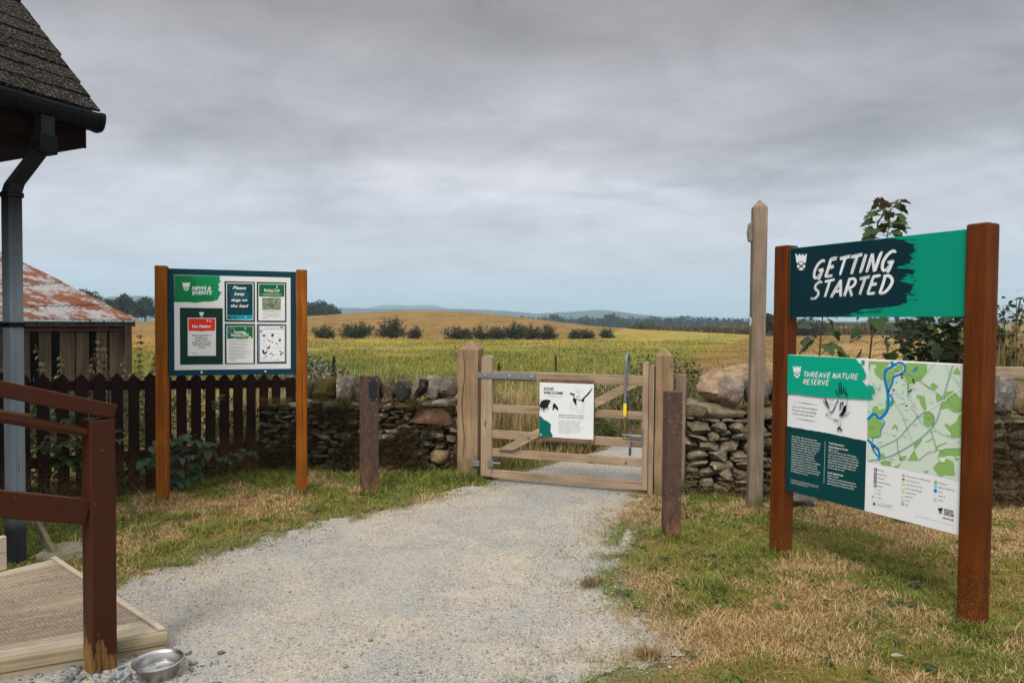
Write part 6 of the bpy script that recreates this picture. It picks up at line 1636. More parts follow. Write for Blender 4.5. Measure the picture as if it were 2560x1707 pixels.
def saplings():
    rr = random.Random(21)
    GR = [(0.026, 0.054, 0.012), (0.040, 0.078, 0.016), (0.060, 0.105, 0.02), (0.06, 0.085, 0.045)]
    specs = [('sycamore_sapling', 'tallest sycamore sapling, its bronze-tipped top rising above the heading board', (3.42, 6.62), [(0, 0), (0.02, 0.8), (0.08, 1.5), (0.16, 2.15), (0.22, 2.72)], 12, 0.19, True),
             ('sycamore_sapling', 'thin sycamore sapling nearest the left post of the map sign', (2.98, 6.66), [(0, 0), (0.01, 0.7), (0.03, 1.3), (0.06, 1.9), (0.07, 2.0)], 11, 0.16, False),
             ('sycamore_sapling', 'leaning sycamore sapling close beside the right post of the map sign', (4.22, 6.55), [(0, 0), (0.03, 0.7), (0.09, 1.3), (0.14, 1.8), (0.18, 2.0)], 14, 0.19, False)]
    for nm, lb, (x, y), path, n, sz, bronze in specs:
        st = [stem_tube([Vector((px, 0.02*math.sin(i), pz)) for i, (px, pz) in enumerate(path)], 0.011, 0.004, (0.10, 0.055, 0.035), 6)]
        lf = []; top = path[-1][1]
        zs = [p[1] for p in path]; xs = [p[0] for p in path]
        n = int(n*1.5)
        for i in range(n):
            q = (i+0.5)/n; z = 0.95 + (top-0.95)*q**0.85
            if bronze and i >= 7: z = 2.16 + (i-7)/(n-8)*0.60
            bx = np.interp(z, zs, xs); a0 = i*PI/2 + rr.uniform(-.4, .4)
            for sgn in ((0, PI) if z < 2.1 else (0, 1.6, PI, 4.7)):
                a = a0+sgn + rr.uniform(-.2, .2); el = rr.uniform(0.1, 0.7); pl = rr.uniform(0.08, 0.20)*(1.15-0.6*q)
                b = Vector((bx, 0, z)); e = b + Vector((math.cos(a)*math.cos(el), math.sin(a)*math.cos(el), math.sin(el)))*pl
                # petiole
                st.append(stem_tube([b, (b+e)/2 + Vector((0, 0, 0.012)), e], 0.0028, 0.0018, (0.16, 0.05, 0.03), 4))
                c = GR[rr.randrange(4)]
                if bronze and q > 0.955: c = (0.085, 0.060, 0.020)
                elif rr.random() < 0.02: c = (0.16, 0.05, 0.02)
                size = sz*rr.uniform(0.75, 1.15)*(1.05-0.42*q)
                lf.append(leaf_mesh(_pal, e, (math.cos(a), math.sin(a), rr.uniform(-0.8, 0.25) if z > 2.1 else rr.uniform(-1.3, 0.1)), size*(1.08 if z > 2.1 else 0.95), c, rr, 0.30, 0.9))
        plant(nm, lb, 'sapling', st, lf, (x, y, 0), 'sycamore saplings behind the map sign')
    # dense dark shrub between saplings and right post, and a hawthorn spray beyond it
    for (x, y, h, w, n, lb, nm, tw) in ((4.34, 6.95, 1.85, 0.46, 1500, 'dense dark green shrub behind the wall, seen between the two sign boards', 'shrub', 0.085),
                                       (5.42, 7.3, 1.98, 0.46, 900, 'loose hawthorn bush with small pointed leaves right of the map sign', 'hawthorn_bush', 0.062)):
        st = []; P = []
        for i in range(16):
            a = rr.uniform(0, 2*PI); l = rr.uniform(0.3, 1)*w; zt = h*rr.uniform(0.75, 1.08)
            pts = [Vector((0, 0, 0)), Vector((math.cos(a)*l*.5, math.sin(a)*l*.5, zt*.55)), Vector((math.cos(a)*l, math.sin(a)*l, zt))]
            st.append(stem_tube(pts, 0.009, 0.003, (0.09, 0.06, 0.04), 5))
            for q in range(n//16):
                f = rr.uniform(0.35, 1.02); p = pts[1].lerp(pts[2], (f-.5)*2) if f > .5 else pts[0].lerp(pts[1], f*2)
                P.append(p + Vector((rr.gauss(0, .06), rr.gauss(0, .06), rr.gauss(0, .05))))
        lf = [leaf_mesh(_oval, p, (rr.gauss(0, 1), rr.gauss(0, 1), rr.gauss(0, .4)), tw*rr.uniform(.6, 1.4), GR[rr.randrange(4)], rr, .2, 1.0) for p in P]
        plant(nm, lb, 'shrub', st, lf, (x, y, 0))
saplings()

def nettles():
    rr = random.Random(33)
    def nettle(h, lean, c0, seedy):
        st = []; lf = []
        pts = [Vector((lean[0]*f*f, lean[1]*f*f, h*f)) for f in (0, .3, .6, .85, 1)]
        st.append(stem_tube(pts, 0.005, 0.002, (0.12, 0.10, 0.04), 5)); n = int(h/0.075)
        for i in range(2, n):
            f = i/n; p = Vector((lean[0]*f*f, lean[1]*f*f, h*f)); a0 = i*PI/2 + rr.uniform(-.3, .3)
            for s in (0, PI):
                a = a0+s; sz = 0.13*(1.05-0.75*f)*rr.uniform(.8, 1.2)
                lf.append(leaf_mesh(_nettle, p + Vector((math.cos(a), math.sin(a), 0.1))*0.02, (math.cos(a), math.sin(a), rr.uniform(-.7, 0.1)), sz, (c0[0]*rr.uniform(.7, 1.4), c0[1]*rr.uniform(.75, 1.25), c0[2]), rr, .35, .4))
            if seedy and f > 0.45:
                for q in range(5):
                    a = rr.uniform(0, 2*PI); e = p + Vector((math.cos(a)*.05, math.sin(a)*.05, -0.03))
                    lf.append(leaf_mesh(_oval, p, e-p, .055, (0.15, 0.10, 0.05), rr, .3, .6))
        return st, lf
    spots = [(-5.9, 8.0, 1.12, 'between the downpipe and the shed wall'), (-5.55, 8.25, 1.30, 'before the first pale shed plank'), (-5.2, 8.35, 1.20, 'before the middle shed planks'), (-4.95, 8.2, 1.42, 'tallest, seed head crossing the shed wall plate'), (-4.72, 8.55, 1.48, 'tall stem before the shed corner'), (-4.42, 8.3, 1.22, 'just right of the shed corner post'), (-4.15, 8.1, 1.05, 'in the gap beside the notice board post')]
    for i, (x, y, h, w) in enumerate(spots):
        S = []; Lf = []
        for k in range(5):
            st, lf = nettle(h*rr.uniform(.62, 1.0) if k else h, (rr.gauss(0, .10), rr.gauss(0, .1)), (0.06, 0.088, 0.022), True)
            off = np.array([rr.gauss(0, .16), rr.gauss(0, .14), 0]) if k else np.zeros(3)
            S += [(V+off, T, C) for V, T, C in st]; Lf += [(V+off, T, C) for V, T, C in lf]
        plant('nettle_clump', 'flowering nettle clump ' + w, 'nettles', S, Lf, (x, y, 0), 'nettles behind the picket fence')
    # darker leafy weeds reaching up to the fence from behind, and through it
    lf = []; 
    for i in range(5200):
        u = rr.uniform(-0.75, 2.35); v = abs(rr.gauss(0.35, .35)) + 0.10; z = rr.uniform(0.05, 1.0)*(1 - 0.25*rr.random()) * (0.8 if u > 1.7 else 1.0)
        a = math.atan2(1.745, 1.544); p = Vector((-4.042 + u*math.cos(a) - v*math.sin(a), 5.552 + u*math.sin(a) + v*math.cos(a), z))
        c = rr.choice(((0.045, 0.075, 0.016), (0.075, 0.105, 0.025), (0.03, 0.05, 0.014), (0.13, 0.12, 0.04)))
        lf.append(leaf_mesh(_nettle, p, (rr.gauss(0, 1), rr.gauss(0, 1), rr.gauss(-.2, .5)), rr.uniform(.035, .085), c, rr, .3, .8))
    V, T, C = merge(lf); kind(np_mesh('weed_bank', V, T, M_LEAF, C), 'stuff')
nettles()

def brambles():
    rr = random.Random(44)
    a = math.atan2(1.745, 1.544); ux, uy = math.cos(a), math.sin(a)
    def at(u, v): return Vector((-4.042 + u*ux - v*uy, 5.552 + u*uy + v*ux, 0))
    def trifoliate(p, d, sz, c, lf):
        d = Vector(d).normalized(); s = Vector((-d.y, d.x, 0)).normalized()
        for q, w in ((0, 1.0), (0.95, .85), (-0.95, .85)): lf.append(leaf_mesh(_oval, p, (d*math.cos(q)+s*math.sin(q)), sz*w, c, rr, .3, .35))
    specs = [('large-leaved bramble spilling through the pickets beside the left notice board post', 1.17, -0.16, 0.34, 34, .135, (0.055, 0.095, 0.045), 0.34),
             ('leafy bramble spray poking through the fence behind the handrail', 0.42, -0.08, 0.55, 34, .085, (0.05, 0.085, 0.025), 0.32),
             ('small bramble shoot on the fence low behind the notice board centre', 1.84, -0.09, 0.26, 10, .075, (0.06, 0.10, 0.035), 0.16),
             ('small bramble shoot on the fence beside the right notice board post', 2.24, -0.08, 0.56, 12, .075, (0.06, 0.10, 0.04), 0.14),
             ('small leafy bramble tuft at mid height behind the notice board', 1.62, -0.05, 0.80, 8, .05, (0.05, 0.085, 0.025), 0.10)]
    for lb, u, v, z, n, sz, c, sp in specs:
        o = at(u, v); st = []; lf = []
        base = Vector((0.02, 0.12, 0.0)); 
        for i in range(n):
            th = rr.uniform(0, 2*PI); r = sp*math.sqrt(rr.random()); e = Vector((ux*r*math.cos(th) + uy*rr.uniform(-0.02, .14), uy*r*math.cos(th) - ux*rr.uniform(-.02, .14), z + sp*0.75*math.sin(th)*rr.random()))
            if i % 3 == 0: st.append(stem_tube([Vector((-uy*0.05, ux*0.05, max(0, z-sp))), Vector((0, 0, z)), e], 0.003, 0.002, (0.16, 0.10, 0.06), 4))
            trifoliate(e, (uy + rr.gauss(0, .5), -ux + rr.gauss(0, .5), rr.uniform(-.6, .1)), sz*rr.uniform(.7, 1.15), tuple(x*rr.uniform(.8, 1.25) for x in c), lf)
        plant('bramble', lb, 'bramble', st, lf, o, 'brambles along the picket fence')
brambles()

def lawn_weeds():
    """clover, plantain and dandelion leaves pressed into the mown grass"""
    rr = random.Random(71); lf = []
    for i in range(420):
        y = 2.6 + 4.4*rr.random()**1.2; x = rr.uniform(0.5, 5.2) if rr.random() < .6 else rr.uniform(-4.0, -0.2)
        if on_path(np.array([x]), np.array([y]), 0.05, 0.03)[0]: continue
        if x < -1.6 and y < 4.6: continue
        c = rr.choice(((0.07, 0.12, 0.025), (0.10, 0.15, 0.03), (0.055, 0.095, 0.03)))
        for k in range(rr.randint(3, 7)):
            a = rr.uniform(0, 2*PI); p = (x + .02*math.cos(a)*rr.random(), y + .02*math.sin(a)*rr.random(), rr.uniform(.014, .03))
            lf.append(leaf_mesh(_oval, p, (math.cos(a), math.sin(a), rr.uniform(.0, .35)), rr.uniform(.02, .05), c, rr, .3, .5))
    V, T, C = merge(lf); kind(np_mesh('lawn_weeds', V, T, M_LEAF, C), 'stuff')
lawn_weeds()

def rank_growth():
    """weeds, docks and thistles standing in the rough strip behind wall and gate"""
    rr = random.Random(55)
    # dark green bank right of the gate, behind the wall end
    lf = []
    for i in range(7000):
        x = rr.uniform(1.3, 5.0); y = 10.9 + abs(rr.gauss(0.5, .9)) + 0.1*x; z = rr.random()**0.9*(0.55 + 0.16*math.sin(x*3.1) + 0.14*math.sin(x*7.7+y*3) + 0.30*math.exp(-((x-3.0)/1.0)**2))
        c = rr.choice(((0.045, 0.075, 0.016), (0.075, 0.105, 0.022), (0.12, 0.12, 0.035), (0.16, 0.12, 0.045)))
        lf.append(leaf_mesh(_nettle, (x, y, z + Hs(x, y)), (rr.gauss(0, 1), rr.gauss(0, 1), rr.gauss(.2, .7)), rr.uniform(.05, .11), c, rr, .3, .8))
    for i in range(9000):
        y = 8.5 + abs(rr.gauss(0.7, .8)); x = rr.uniform(-0.9, 2.2)
        if on_path(np.array([x]), np.array([y]), 0.05, 0.12)[0]: continue
        z = rr.random()*0.62*(0.6 + 0.5*math.sin(x*5.3+y)) + .02
        c = rr.choice(((0.03, 0.05, 0.012), (0.05, 0.075, 0.018), (0.08, 0.095, 0.025), (0.13, 0.09, 0.035)))
        lf.append(leaf_mesh(_nettle, (x, y, z), (rr.gauss(0, 1), rr.gauss(0, 1), rr.gauss(-.1, .7)), rr.uniform(.04, .10), c, rr, .3, .8))
    V, T, C = merge(lf)
    # tall rank grass, arching, behind gate and beside the path bend
    n = 17000; y = RNG.uniform(8.2, 12.5, n); x = RNG.uniform(-0.6, 4.0, n)
    ok = ~on_path(x, y, 0.05, 0.10) & (y > 8.1 + 0.0*x) & ~((x > 1.6) & (y < 10.2)); x, y = x[ok], y[ok]; m = len(x)
    h = RNG.uniform(0.15, 0.42, m)*(1 + 0.7*sstep(1.2, 2.2, x)); c = lerpc((0.04, 0.07, 0.012), (0.13, 0.155, 0.035), RNG.random(m))
    d = RNG.random(m) < 0.18; c[d] = lerpc((0.28, 0.18, 0.07), (0.5, 0.36, 0.17), RNG.random(int(d.sum())))
    B = blades(np.stack([x, y, H(x, y)], 1), h, RNG.uniform(0.006, 0.012, m), h*RNG.uniform(.3, 1.3, m), RNG.uniform(0, 2*PI, m), c)
    kind(np_mesh('rank_grass', *(lambda V, T, C: (V, T, M_LEAF, C))(*merge([(V, T, C), B]))), 'stuff')
    # straw-dry grass leaning over the back of the left wall and round the gate posts
    n = 5200; x = RNG.uniform(-3.4, 0.35, n); y = 7.75 + np.abs(RNG.normal(0, .75, n)); ok = ~on_path(x, y, 0.05, 0.10) & ((x < -0.65) | (y > 7.9)); x, y = x[ok], y[ok]; m = len(x)
    h = RNG.uniform(.35, 1.0, m)*(0.75 + 0.45*fbm(x, y, .6, 171)); g = RNG.random(m) < .3
    c = lerpc((0.30, 0.19, 0.075), (0.62, 0.46, 0.24), RNG.random(m)); c[g] = lerpc((0.07, 0.10, 0.02), (0.17, 0.19, 0.045), RNG.random(int(g.sum())))
    V, T, C = blades(np.stack([x, y, np.zeros(m)], 1), h, RNG.uniform(.0045, .008, m), h*RNG.uniform(.1, .7, m), RNG.uniform(0, 2*PI, m), c)
    kind(np_mesh('dry_grass', V, T, M_BLADE, C), 'stuff')
    # grey-white seeding thistle clump left
    P = []; lf = []
    n = 5200; th = RNG.uniform(0, 2*PI, n); r = np.sqrt(RNG.random(n)); x = r*np.cos(th)*1.25 ; y = r*np.sin(th)*0.8; z = (0.98 - 0.42*sstep(-0.3, 1.3, x))*np.sqrt(np.clip(1-r**2*0.75, 0, 1))*RNG.uniform(.3, 1.02, n)
    c = lerpc((0.04, 0.065, 0.02), (0.10, 0.125, 0.055), RNG.random(n)); w = (RNG.random(n) < 0.25*sstep(.3, .8, z)); c[w] = lerpc((0.26, 0.22, 0.17), (0.5, 0.45, 0.38), RNG.random(int(w.sum())))
    V, T, C = leaf_cards(np.stack([x, y, z], 1), 0.045, c, 0.1, 1.6)
    t = thing('thistle_clump', 'grey-green thistle clump gone to white seed beyond the wall beside the notice board', 'thistles', (-3.95, 13.5, Hs(-3.95, 13.5))); np_mesh('foliage', V, T, M_LEAF, C, t)
    # dark dock / mullein spikes
    for i, (x, y, h, lb) in enumerate(((-2.95, 11.3, 1.02, 'tall dark seed spike standing between the thistles and the brown bollard'), (-0.33, 17.5, 0.55, 'brown dock spike in the meadow left of the gate'), (1.35, 21, .62, 'rust-brown dock spike in the meadow above the gate sign'))):
        P = []; cs = []
        for q in range(420):
            f = rr.uniform(.25, 1); a = rr.uniform(0, 2*PI); rad = 0.055*(1.15-f)+.012
            P.append((math.cos(a)*rad*rr.random(), math.sin(a)*rad*rr.random(), f*h)); cs.append(tuple(np.array((0.045, 0.04, 0.018) if i == 0 else (0.075, 0.03, 0.014))*rr.uniform(.6, 1.5)))
        V, T, C = leaf_cards(np.array(P), 0.032, np.array(cs), 0.1, 1.4)
        t = thing('dock_spike', lb, 'dock', (x, y, Hs(x, y)), 0, 'seed spikes in the rough grass'); np_mesh('foliage', V, T, M_LEAF, C, t)
        st = stem_tube([Vector((0, 0, 0)), Vector((0.01, 0, h*.5)), Vector((0, 0, h))], .007, .003, (0.07, 0.045, 0.02)); np_mesh('stem', st[0], st[1], M_STEM, st[2], t)
    # tall straw-coloured reed tuft and timber rails at the far right
    n = 2400; x = RNG.normal(5.55, .28, n); y = RNG.normal(7.4, .22, n); h = RNG.uniform(.7, 1.9, n)
    x = np.maximum(x, 5.0)
    V, T, C = blades(np.stack([x, y, np.zeros(n)], 1), h, RNG.uniform(.004, .009, n), h*RNG.uniform(.05, .35, n), RNG.uniform(0, 2*PI, n), lerpc((0.30, 0.19, 0.07), (0.58, 0.42, 0.2), RNG.random(n)))
    o = np_mesh('reed_tuft', V, T, M_BLADE, C); tag(o, 'tall straw-coloured grass tuft behind the wall at the right edge', 'grass tuft')
    t = thing('rail_fence', 'weathered grey timber rail fence behind the wall at the right edge', 'fence', (4.75, 6.75, 0), -0.05)
    m = MB(); m.box(0, 3.0, -.02, .02, 1.08, 1.20); m.build('rail', M_GATE['X'], t, .004)
    m = MB(); m.box(0, 3.0, -.02, .02, .68, .80); m.build('rail', M_GATE['X'], t, .004)
    for x in (.9, 2.6):
        m = MB(); m.box(x-.05, x+.05, .021, .11, 0, 1.25); m.build('post', M_GATE['Z'], t, .004)
    # clumps torn loose on the path, a white feather-pale leaf on the lawn
    for (x, y, s, lb) in ((0.66, 3.22, .07, 'small dry grass clump on the gravel at the front right'), (0.49, 4.12, .08, 'flattened dry grass tuft at the narrow path edge')):
        n = 260; P = np.stack([RNG.normal(x, s*.45, n), RNG.normal(y, s*.4, n), RNG.uniform(.005, .03, n)], 1)
        V, T, C = blades(P, RNG.uniform(-.005, .045, n), RNG.uniform(.0025, .005, n), RNG.uniform(.02, .07, n), RNG.uniform(0, 2*PI, n), lerpc((0.10, 0.075, 0.025), (0.40, 0.27, 0.11), RNG.random(n)))
        o = np_mesh('grass_clump', V, T, M_BLADE, C); tag(o, lb, 'grass clump', 'loose grass clumps by the path')
    V, T, C = leaf_mesh(_oval, (1.80, 3.17, 0.045), (0.9, 0.3, 0.05), 0.075, (0.55, 0.50, 0.44), rr, .15, .2)
    o = np_mesh('pale_leaf', V, T, M_LEAF, C); tag(o, 'pale curled leaf lying on the lawn below the map sign', 'leaf')
rank_growth()

# ------------------------------------------------------------------ bushes, trees, wood
def bush_row():
    # centre x, half width, height in photo columns at about 62 m
    specs = [(-26.2, .9, 1.05, 'g', 'leftmost small green bush of the row below the stubble hill'), (-17.4, .9, 1.08, 'g', 'small spreading bush standing alone right of the notice board'), (-14.4, 1.45, 1.25, 'g', 'broad dark green bush second in the row from the notice board'), (-11.2, 1.4, 1.55, 'b', 'tallest reddish bush in the left part of the row'), (-8.95, .55, .95, 'b', 'little reddish bush at the gap in the row'),
             (-5.0, 1.25, 1.0, 'b', 'low brown bush first right of the gap in the row'), (-2.9, .95, 1.1, 'b', 'brown-green bush behind the big gate post'), (-1.2, .9, 1.0, 'g', 'rounded green bush just right of the big gate post'), (0.35, .95, 1.45, 'g', 'tall narrow green bush in the row above the gate'), (1.85, .85, 1.15, 'b', 'brown bush right of the tall narrow one'), (3.35, 1.0, 1.15, 'b', 'last bush of the close-set stretch of the row'),
             (6.4, .6, .8, 'g', 'left one of the pair of green bushes right of the gate handle'), (7.6, .85, .8, 'g', 'right one of the pair of green bushes right of the gate handle'), (9.95, .75, .85, 'g', 'lone small green bush at the right end of the row')]
    for i, (x, w, h, kd, lb) in enumerate(specs):
        y = 63.0 + max(0, x)*0.9; z0 = Hs(x, y)
        rr = np.random.default_rng(500+i); w *= 1.12; h *= 1.12; n = int(2300*w*h/1.4)+500; K = 44
        tips = np.stack([rr.uniform(-1.0, 1.0, K)*w, rr.uniform(-.8, .8, K)*w, rr.uniform(.12, 1.08, K)*h], 1)
        tips[:, 2] *= np.sqrt(np.clip(1.1-(tips[:, 0]/w)**2*.75, .2, 1))
        k = rr.integers(0, K, n); f = rr.uniform(.25, 1.05, n)[:, None]; base = np.array([0, 0, .15*h])
        P = base + (tips[k]*np.array([1, 1, 1])-base)*f + rr.normal(0, .11, (n, 3)); P[:, 2] = np.maximum(P[:, 2], 0.02)
        g = lerpc((0.020, 0.034, 0.009), (0.060, 0.080, 0.020), rr.random(n)); b = lerpc((0.045, 0.028, 0.012), (0.115, 0.058, 0.024), rr.random(n))
        c = np.where((rr.random(n) < (.55 if kd == 'b' else .15))[:, None], b, g)
        V, T, C = leaf_cards(P, .105, c, .2, 1.5)
        t = thing('hedge_bush', lb, 'bush', (x, y, z0), 0, 'bushes in a row below the stubble hill')
        np_mesh('foliage', V, T, M_LEAF, C, t)
        st = [stem_tube([Vector((0, 0, 0)), Vector(tuple(tips[q]*.5)), Vector(tuple(tips[q]*.98))], .03, .012, (0.06, 0.04, 0.03), 4) for q in range(12)]
        V, T, C = merge(st); np_mesh('stem', V, T, M_STEM, C, t)
bush_row()

def tree(label, x, y, h, w, seed, dark=1.0, group=None, n=2600, leaf=.34, trunk=0.28, z0=None, bare=False, name='tree', skirt=0.18):
    rr = np.random.default_rng(seed); z0 = Hs(x, y) if z0 is None else z0
    t = thing(name, label, 'tree', (x, y, z0), 0, group)
    K = 30; tips = []
    for i in range(K):
        a = rr.uniform(0, 2*PI); e = rr.uniform(-.15, 1.45); r = rr.uniform(.6, 1.0)
        tips.append((math.cos(a)*math.cos(e)*w*r, math.sin(a)*math.cos(e)*w*r, h*(skirt+.30) + math.sin(e)*h*(.68-skirt)*r))
    tips = np.array(tips); fork = np.array([0, 0, h*trunk])
    st = [stem_tube([Vector((0, 0, -0.3)), Vector((.02*h, 0, h*trunk*.6)), Vector(fork)], h*.035, h*.024, (0.05, 0.04, 0.032), 7)]
    for q in tips[:18]:
        mid = fork + (q-fork)*.5 + np.array([0, 0, h*.04]); st.append(stem_tube([Vector(fork), Vector(mid), Vector(fork+(q-fork)*.93)], h*.014, h*.004, (0.05, 0.04, 0.032), 5))
    V, T, C = merge(st); np_mesh('trunk', V, T, M_STEM, C, t)
    if bare: return t
    k = rr.integers(0, K, n); rad = w*.30*np.cbrt(rr.random(n))[:, None]; d = rr.normal(size=(n, 3)); d /= np.linalg.norm(d, axis=1)[:, None]
    P = tips[k] + d*rad*np.array([1, 1, .8]); P = np.concatenate([P, fork + (tips[k[:n//4]]-fork)*rr.uniform(.35, 1, (n//4, 1)) + rr.normal(0, w*.08, (n//4, 3))])
    m = len(P); P[:, 2] = np.maximum(P[:, 2], h*skirt*0.4)
    tone = rr.uniform(.55, 1.35, K)[np.concatenate([k, k[:n//4]])]
    c = lerpc((0.014, 0.026, 0.008), (0.048, 0.066, 0.018), rr.random(m))*tone[:, None]*dark
    V, T, C = leaf_cards(P, leaf, c, .2, 1.4); np_mesh('crown', V, T, M_LEAF, C, t)
    return t
def trees():
    g = 'broadleaf trees beyond the shed and notice board'
    # (photo column, top row, distance, half width)
    def at(px, py, Y): return (px-1176)/1568*Y, 1.6 + (740.2+.0078*(px-1176)-py)*Y/1568
    for i, (px, py, Y, w, lb) in enumerate(((205, 671, 135, 4.2, 'dark tree showing just above the rusty shed roof'), (238, 690, 132, 2.6, 'small dark tree beside the shed roof slope'), (282, 679, 140, 3.0, 'rounded tree standing free right of the shed roof'), (333, 686, 140, 3.3, 'bushy tree directly left of the notice board post'), (728, 697, 200, 5.6, 'large dark tree on the skyline right of the notice board'), (757, 706, 205, 2.8, 'small tree at the right end of the skyline clump beside the notice board'), (690, 700, 200, 5.0, 'dark tree on the skyline just behind the right notice board post'))):
        x, zt = at(px, py, Y); z0 = Hs(x, Y) - .2; h = zt - z0
        tree(lb, x, Y, h, w, 600+i, 1.0, g, 2600, .36*Y/140, .22, z0, False, 'broadleaf_tree', .12)
    for i, (px, py, Y, w, lb) in enumerate(((1772, 716, 88, 1.4, 'dark round tree between the waymark post and the map sign'), (1745, 724, 92, 1.6, 'dark tree partly hidden behind the waymark post'), (1850, 738, 95, 3.2, 'low dark tree showing between the two sign boards'), (2090, 738, 60, 2.2, 'low tree on the right behind the gap between the sign boards'), (1475, 752, 150, 2.6, 'small yellow-green bush at the meadow edge before the wood'))):
        x, zt = at(px, py, Y); z0 = Hs(x, Y) - .1; h = max(zt - z0, 1.2)
        tree(lb, x, Y, h, w, 640+i, 1.0 if i < 4 else 2.0, None, 1500, .2*Y/90+.05, .2, z0, False, 'field_tree', .1)
    tree('leafless grey tree with fine twigs at the right edge', 8.2, 11.3, 2.45, .9, 660, 1, None, 10, .1, .3, 0, True, 'bare_tree')
    # roadside-size trees in front of the wood
    gg = 'rounded trees at the front of the far wood'
    for i, (px, py, Y, w) in enumerate(((1402, 720, 400, 7), (1432, 733, 400, 5), (1535, 735, 380, 6), (1500, 737, 385, 4), (1690, 736, 400, 7), (1340, 727, 420, 6), (1660, 738, 390, 5), (1275, 723, 430, 6))):
        x, zt = at(px, py, Y); z0 = Hs(x, Y) - .5
        tree('%s rounded tree before the far wood, %s' % (('dark', 'low dark', 'big', 'low', 'wide', 'pale', 'squat', 'small')[i], ('behind the gate sign', 'left of the gate handle', 'behind the latch-side gate post', 'between gate handle and gate post', 'just left of the waymark post', 'above the middle of the gate', 'left of the widest tree', 'at the foot of the stubble hill')[i]),
             x, Y, zt-z0, w, 680+i, 1.05, gg, 900, 1.0, .2, z0, False, 'wood_edge_tree', .08)
trees()

def far_wood():
    """the conifer plantation reads as one dark mass: one object of many spires"""
    rr = np.random.default_rng(90); parts = []
    n = 1500
    Y = rr.uniform(415, 560, n); px = rr.uniform(1190, 1760, n); X = (px-1176)/1568*Y
    keep = rr.random(n) < np.interp(px, [1190, 1260, 1330, 1760], [.25, .5, 1, 1]); X, Y, px = X[keep], Y[keep], px[keep]; n = len(X)
    top = np.interp(px, [1190, 1250, 1330, 1420, 1480, 1560, 1640, 1700, 1760], [723, 725, 728, 729, 727, 725, 728, 732, 733]) + rr.uniform(-1.5, 9, n)
    zt = 1.6 + (740.2+.0078*(px-1176)-top)*Y/1568; z0 = H(X, Y)-1; h = np.maximum(zt-z0, 3)
    for i in range(n):
        w = h[i]*rr.uniform(.14, .22); m = 26; f = np.sqrt(rr.random(m)); a = rr.uniform(0, 2*PI, m)
        r = w*(f*.9+.08)*rr.uniform(.6, 1.1, m); P = np.stack([X[i]+np.cos(a)*r, Y[i]+np.sin(a)*r, z0[i]+h[i]*(1-f*.96)], 1)
        c = lerpc((0.010, 0.020, 0.010), (0.028, 0.040, 0.018), rr.random(m))*rr.uniform(.7, 1.3)
        parts.append(leaf_cards(P, 1.5, c, .05, 1.5))
    V, T, C = merge(parts); o = np_mesh('conifer_wood', V, T, M_LEAF, C); kind(o, 'stuff')
    # a rusty bracken and rush line where the meadow meets the wood
    m = 16000; px = rr.uniform(1440, 2120, m); Y = np.exp(rr.uniform(math.log(95), math.log(185), m)); X = (px-1176)/1568*Y
    ok = (fbm(X, Y, 18, 130) > .42) & (Y > np.interp(px, [1440, 1600, 1750, 2120], [150, 120, 95, 95])); X, Y = X[ok], Y[ok]; m = len(X)
    c = np.where((fbm(X, Y, 12, 133) > .5)[:, None], lerpc((0.05, 0.022, 0.012), (0.13, 0.06, 0.025), rr.random(m)), lerpc((0.05, 0.055, 0.015), (0.14, 0.12, 0.035), rr.random(m)))
    hh = rr.uniform(.3, 1.0, m); V, T, C = blades(np.stack([X, Y, H(X, Y)], 1), hh, np.full(m, .3), hh*.4, rr.uniform(0, 2*PI, m), c)
    kind(np_mesh('bracken', V, T, M_BLADE, C), 'stuff')
far_wood()

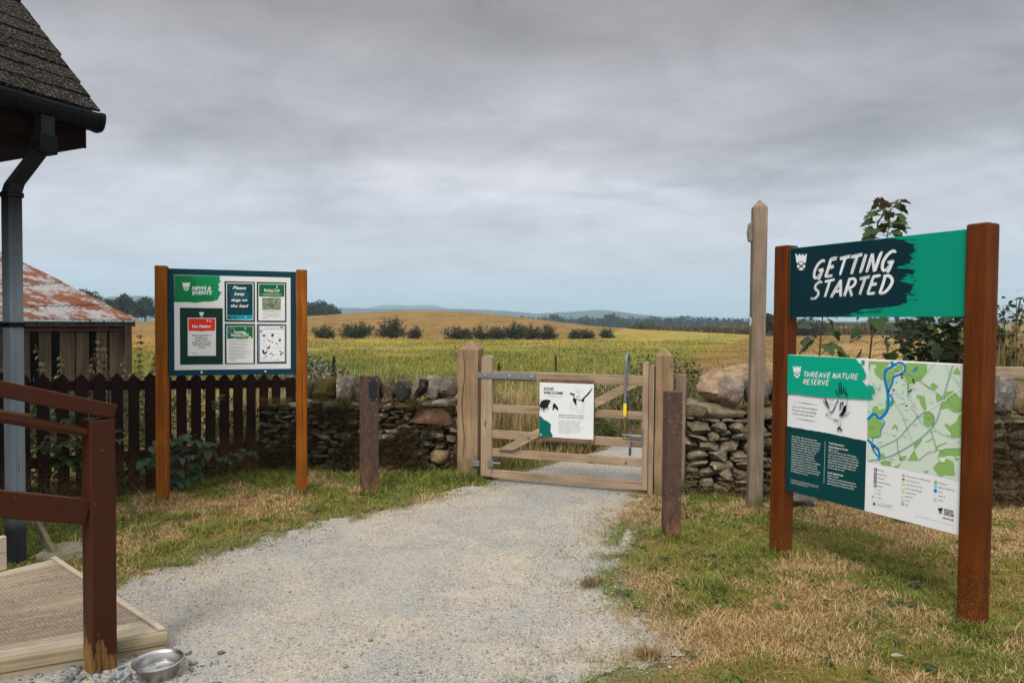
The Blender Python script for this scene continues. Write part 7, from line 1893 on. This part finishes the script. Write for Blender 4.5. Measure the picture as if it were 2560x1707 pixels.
# ------------------------------------------------------------------ hills on the skyline
def hills():
    k = NT('moorland'); v = k.coord(); f = k.noise(v, .008, 5, .6)
    k.done(k.mix(k.rng(f, .35, .65), (0.022, 0.034, 0.030), (0.05, 0.06, 0.045)), 1.0, 0.0)
    def hill(label_name, Yd, prof, depth):
        px = np.array([p[0] for p in prof], float); py = np.array([p[1] for p in prof], float)
        xs = np.linspace(px[0], px[-1], 130); ys = np.interp(xs, px, py)
        ker = np.ones(7)/7; ys = np.convolve(np.pad(ys, 3, 'edge'), ker, 'valid')
        X = (xs-1176)/1568*Yd; Z = 1.6 + (740.2+.0078*(xs-1176)-ys)*Yd/1568
        Z = Z + (fbm(xs, xs*0, 9, 140)-.5)*Yd*.0010
        rows = []; m = 15
        for j in range(m):
            t = -1 + 2*j/(m-1); s = (1-abs(t)**1.6); rows.append(np.stack([X, np.full(130, Yd + t*depth), -5 + (Z+5)*s + (fbm(X, X*0+t*900, 140, 143)-.5)*5*(1-abs(t))*abs(t)*2], 1))
        V = np.concatenate(rows); i = (np.arange(m-1)[:, None]*130 + np.arange(129)[None]).ravel(); T = np.stack([i, i+1, i+131, i+130], 1)
        kind(np_mesh('hill', V, T, k.m, smooth=True), 'structure')
    hill('', 1700, [(560, 722), (700, 711), (760, 706.5), (811, 707), (880, 710), (1000, 707.5), (1078, 710), (1137, 712.5), (1196, 717), (1260, 722), (1360, 730)], 240)
    hill('', 3000, [(780, 716), (830, 709), (852, 706), (866, 702), (880, 700.3), (926, 700.3), (942, 702), (960, 700.5), (996, 700), (1017, 706), (1040, 712), (1080, 718)], 320)
    hill('', 1700, [(1120, 730), (1200, 722), (1272, 718), (1323, 715), (1355, 712.2), (1392, 712.2), (1426, 716.6), (1465, 721.5), (1504, 726), (1560, 731), (1640, 736)], 240)
    hill('', 2900, [(1440, 733), (1520, 728), (1575, 724.5), (1600, 726), (1640, 731), (1690, 733), (1730, 728), (1760, 727.5), (1800, 730), (1900, 735), (2000, 741)], 320)
    hill('', 1500, [(60, 700), (150, 692), (232, 684.5), (275, 679.5), (310, 679), (352, 682), (420, 692), (500, 706), (590, 722)], 200)
    hill('', 1300, [(1760, 747), (1850, 744), (1960, 738), (2050, 734), (2140, 735), (2250, 733), (2352, 738), (2450, 746)], 180)
hills()

# ------------------------------------------------------------------ electric fence across the meadow
def electric_fence():
    t = thing('electric_fence', 'thin electric fence of slim dark stakes and one pale tape crossing the meadow', 'fence', (0, 0, 0))
    pts = [(-7.5, 23.0), (-2.2, 26.5), (2.2, 31.5), (6.95, 38.6), (12.9, 50), (20.2, 70), (23.5, 78), (27.2, 87), (34, 101), (42, 122)]
    M = m_flat('dark_stake', (0.045, 0.035, 0.03), .8); tops = []
    for x, y in pts:
        z = Hs(x, y); m = MB(); m.tube([(x, y, z-.1), (x, y, z+.72)], .006 + y*.00016, 6); m.build('stake', M, t); tops.append(Vector((x, y, z+.64)))
    m = MB()
    for a, b in zip(tops[:-1], tops[1:]):
        c = (a+b)/2 - Vector((0, 0, .05)); m.tube([a, c, b], .0028, 5)
    m.build('tape', m_flat('pale_tape', (0.5, 0.5, 0.5), .7), t)
electric_fence()

# ------------------------------------------------------------------ the air
def haze():
    m = MB(); m.box(-3500, 3500, -60, 3500, -7.5, 88)
    o = m.build('haze', None); kind(o, 'stuff')
    mt = bpy.data.materials.new('haze_air'); mt.use_nodes = True; nt = mt.node_tree; nt.nodes.clear()
    out = nt.nodes.new('ShaderNodeOutputMaterial'); v = nt.nodes.new('ShaderNodeVolumePrincipled')
    v.inputs['Color'].default_value = (0.62, 0.86, 1.0, 1); v.inputs['Density'].default_value = 0.00046; v.inputs['Anisotropy'].default_value = 0.0
    nt.links.new(v.outputs[0], out.inputs['Volume']); o.data.materials.append(mt)
haze()
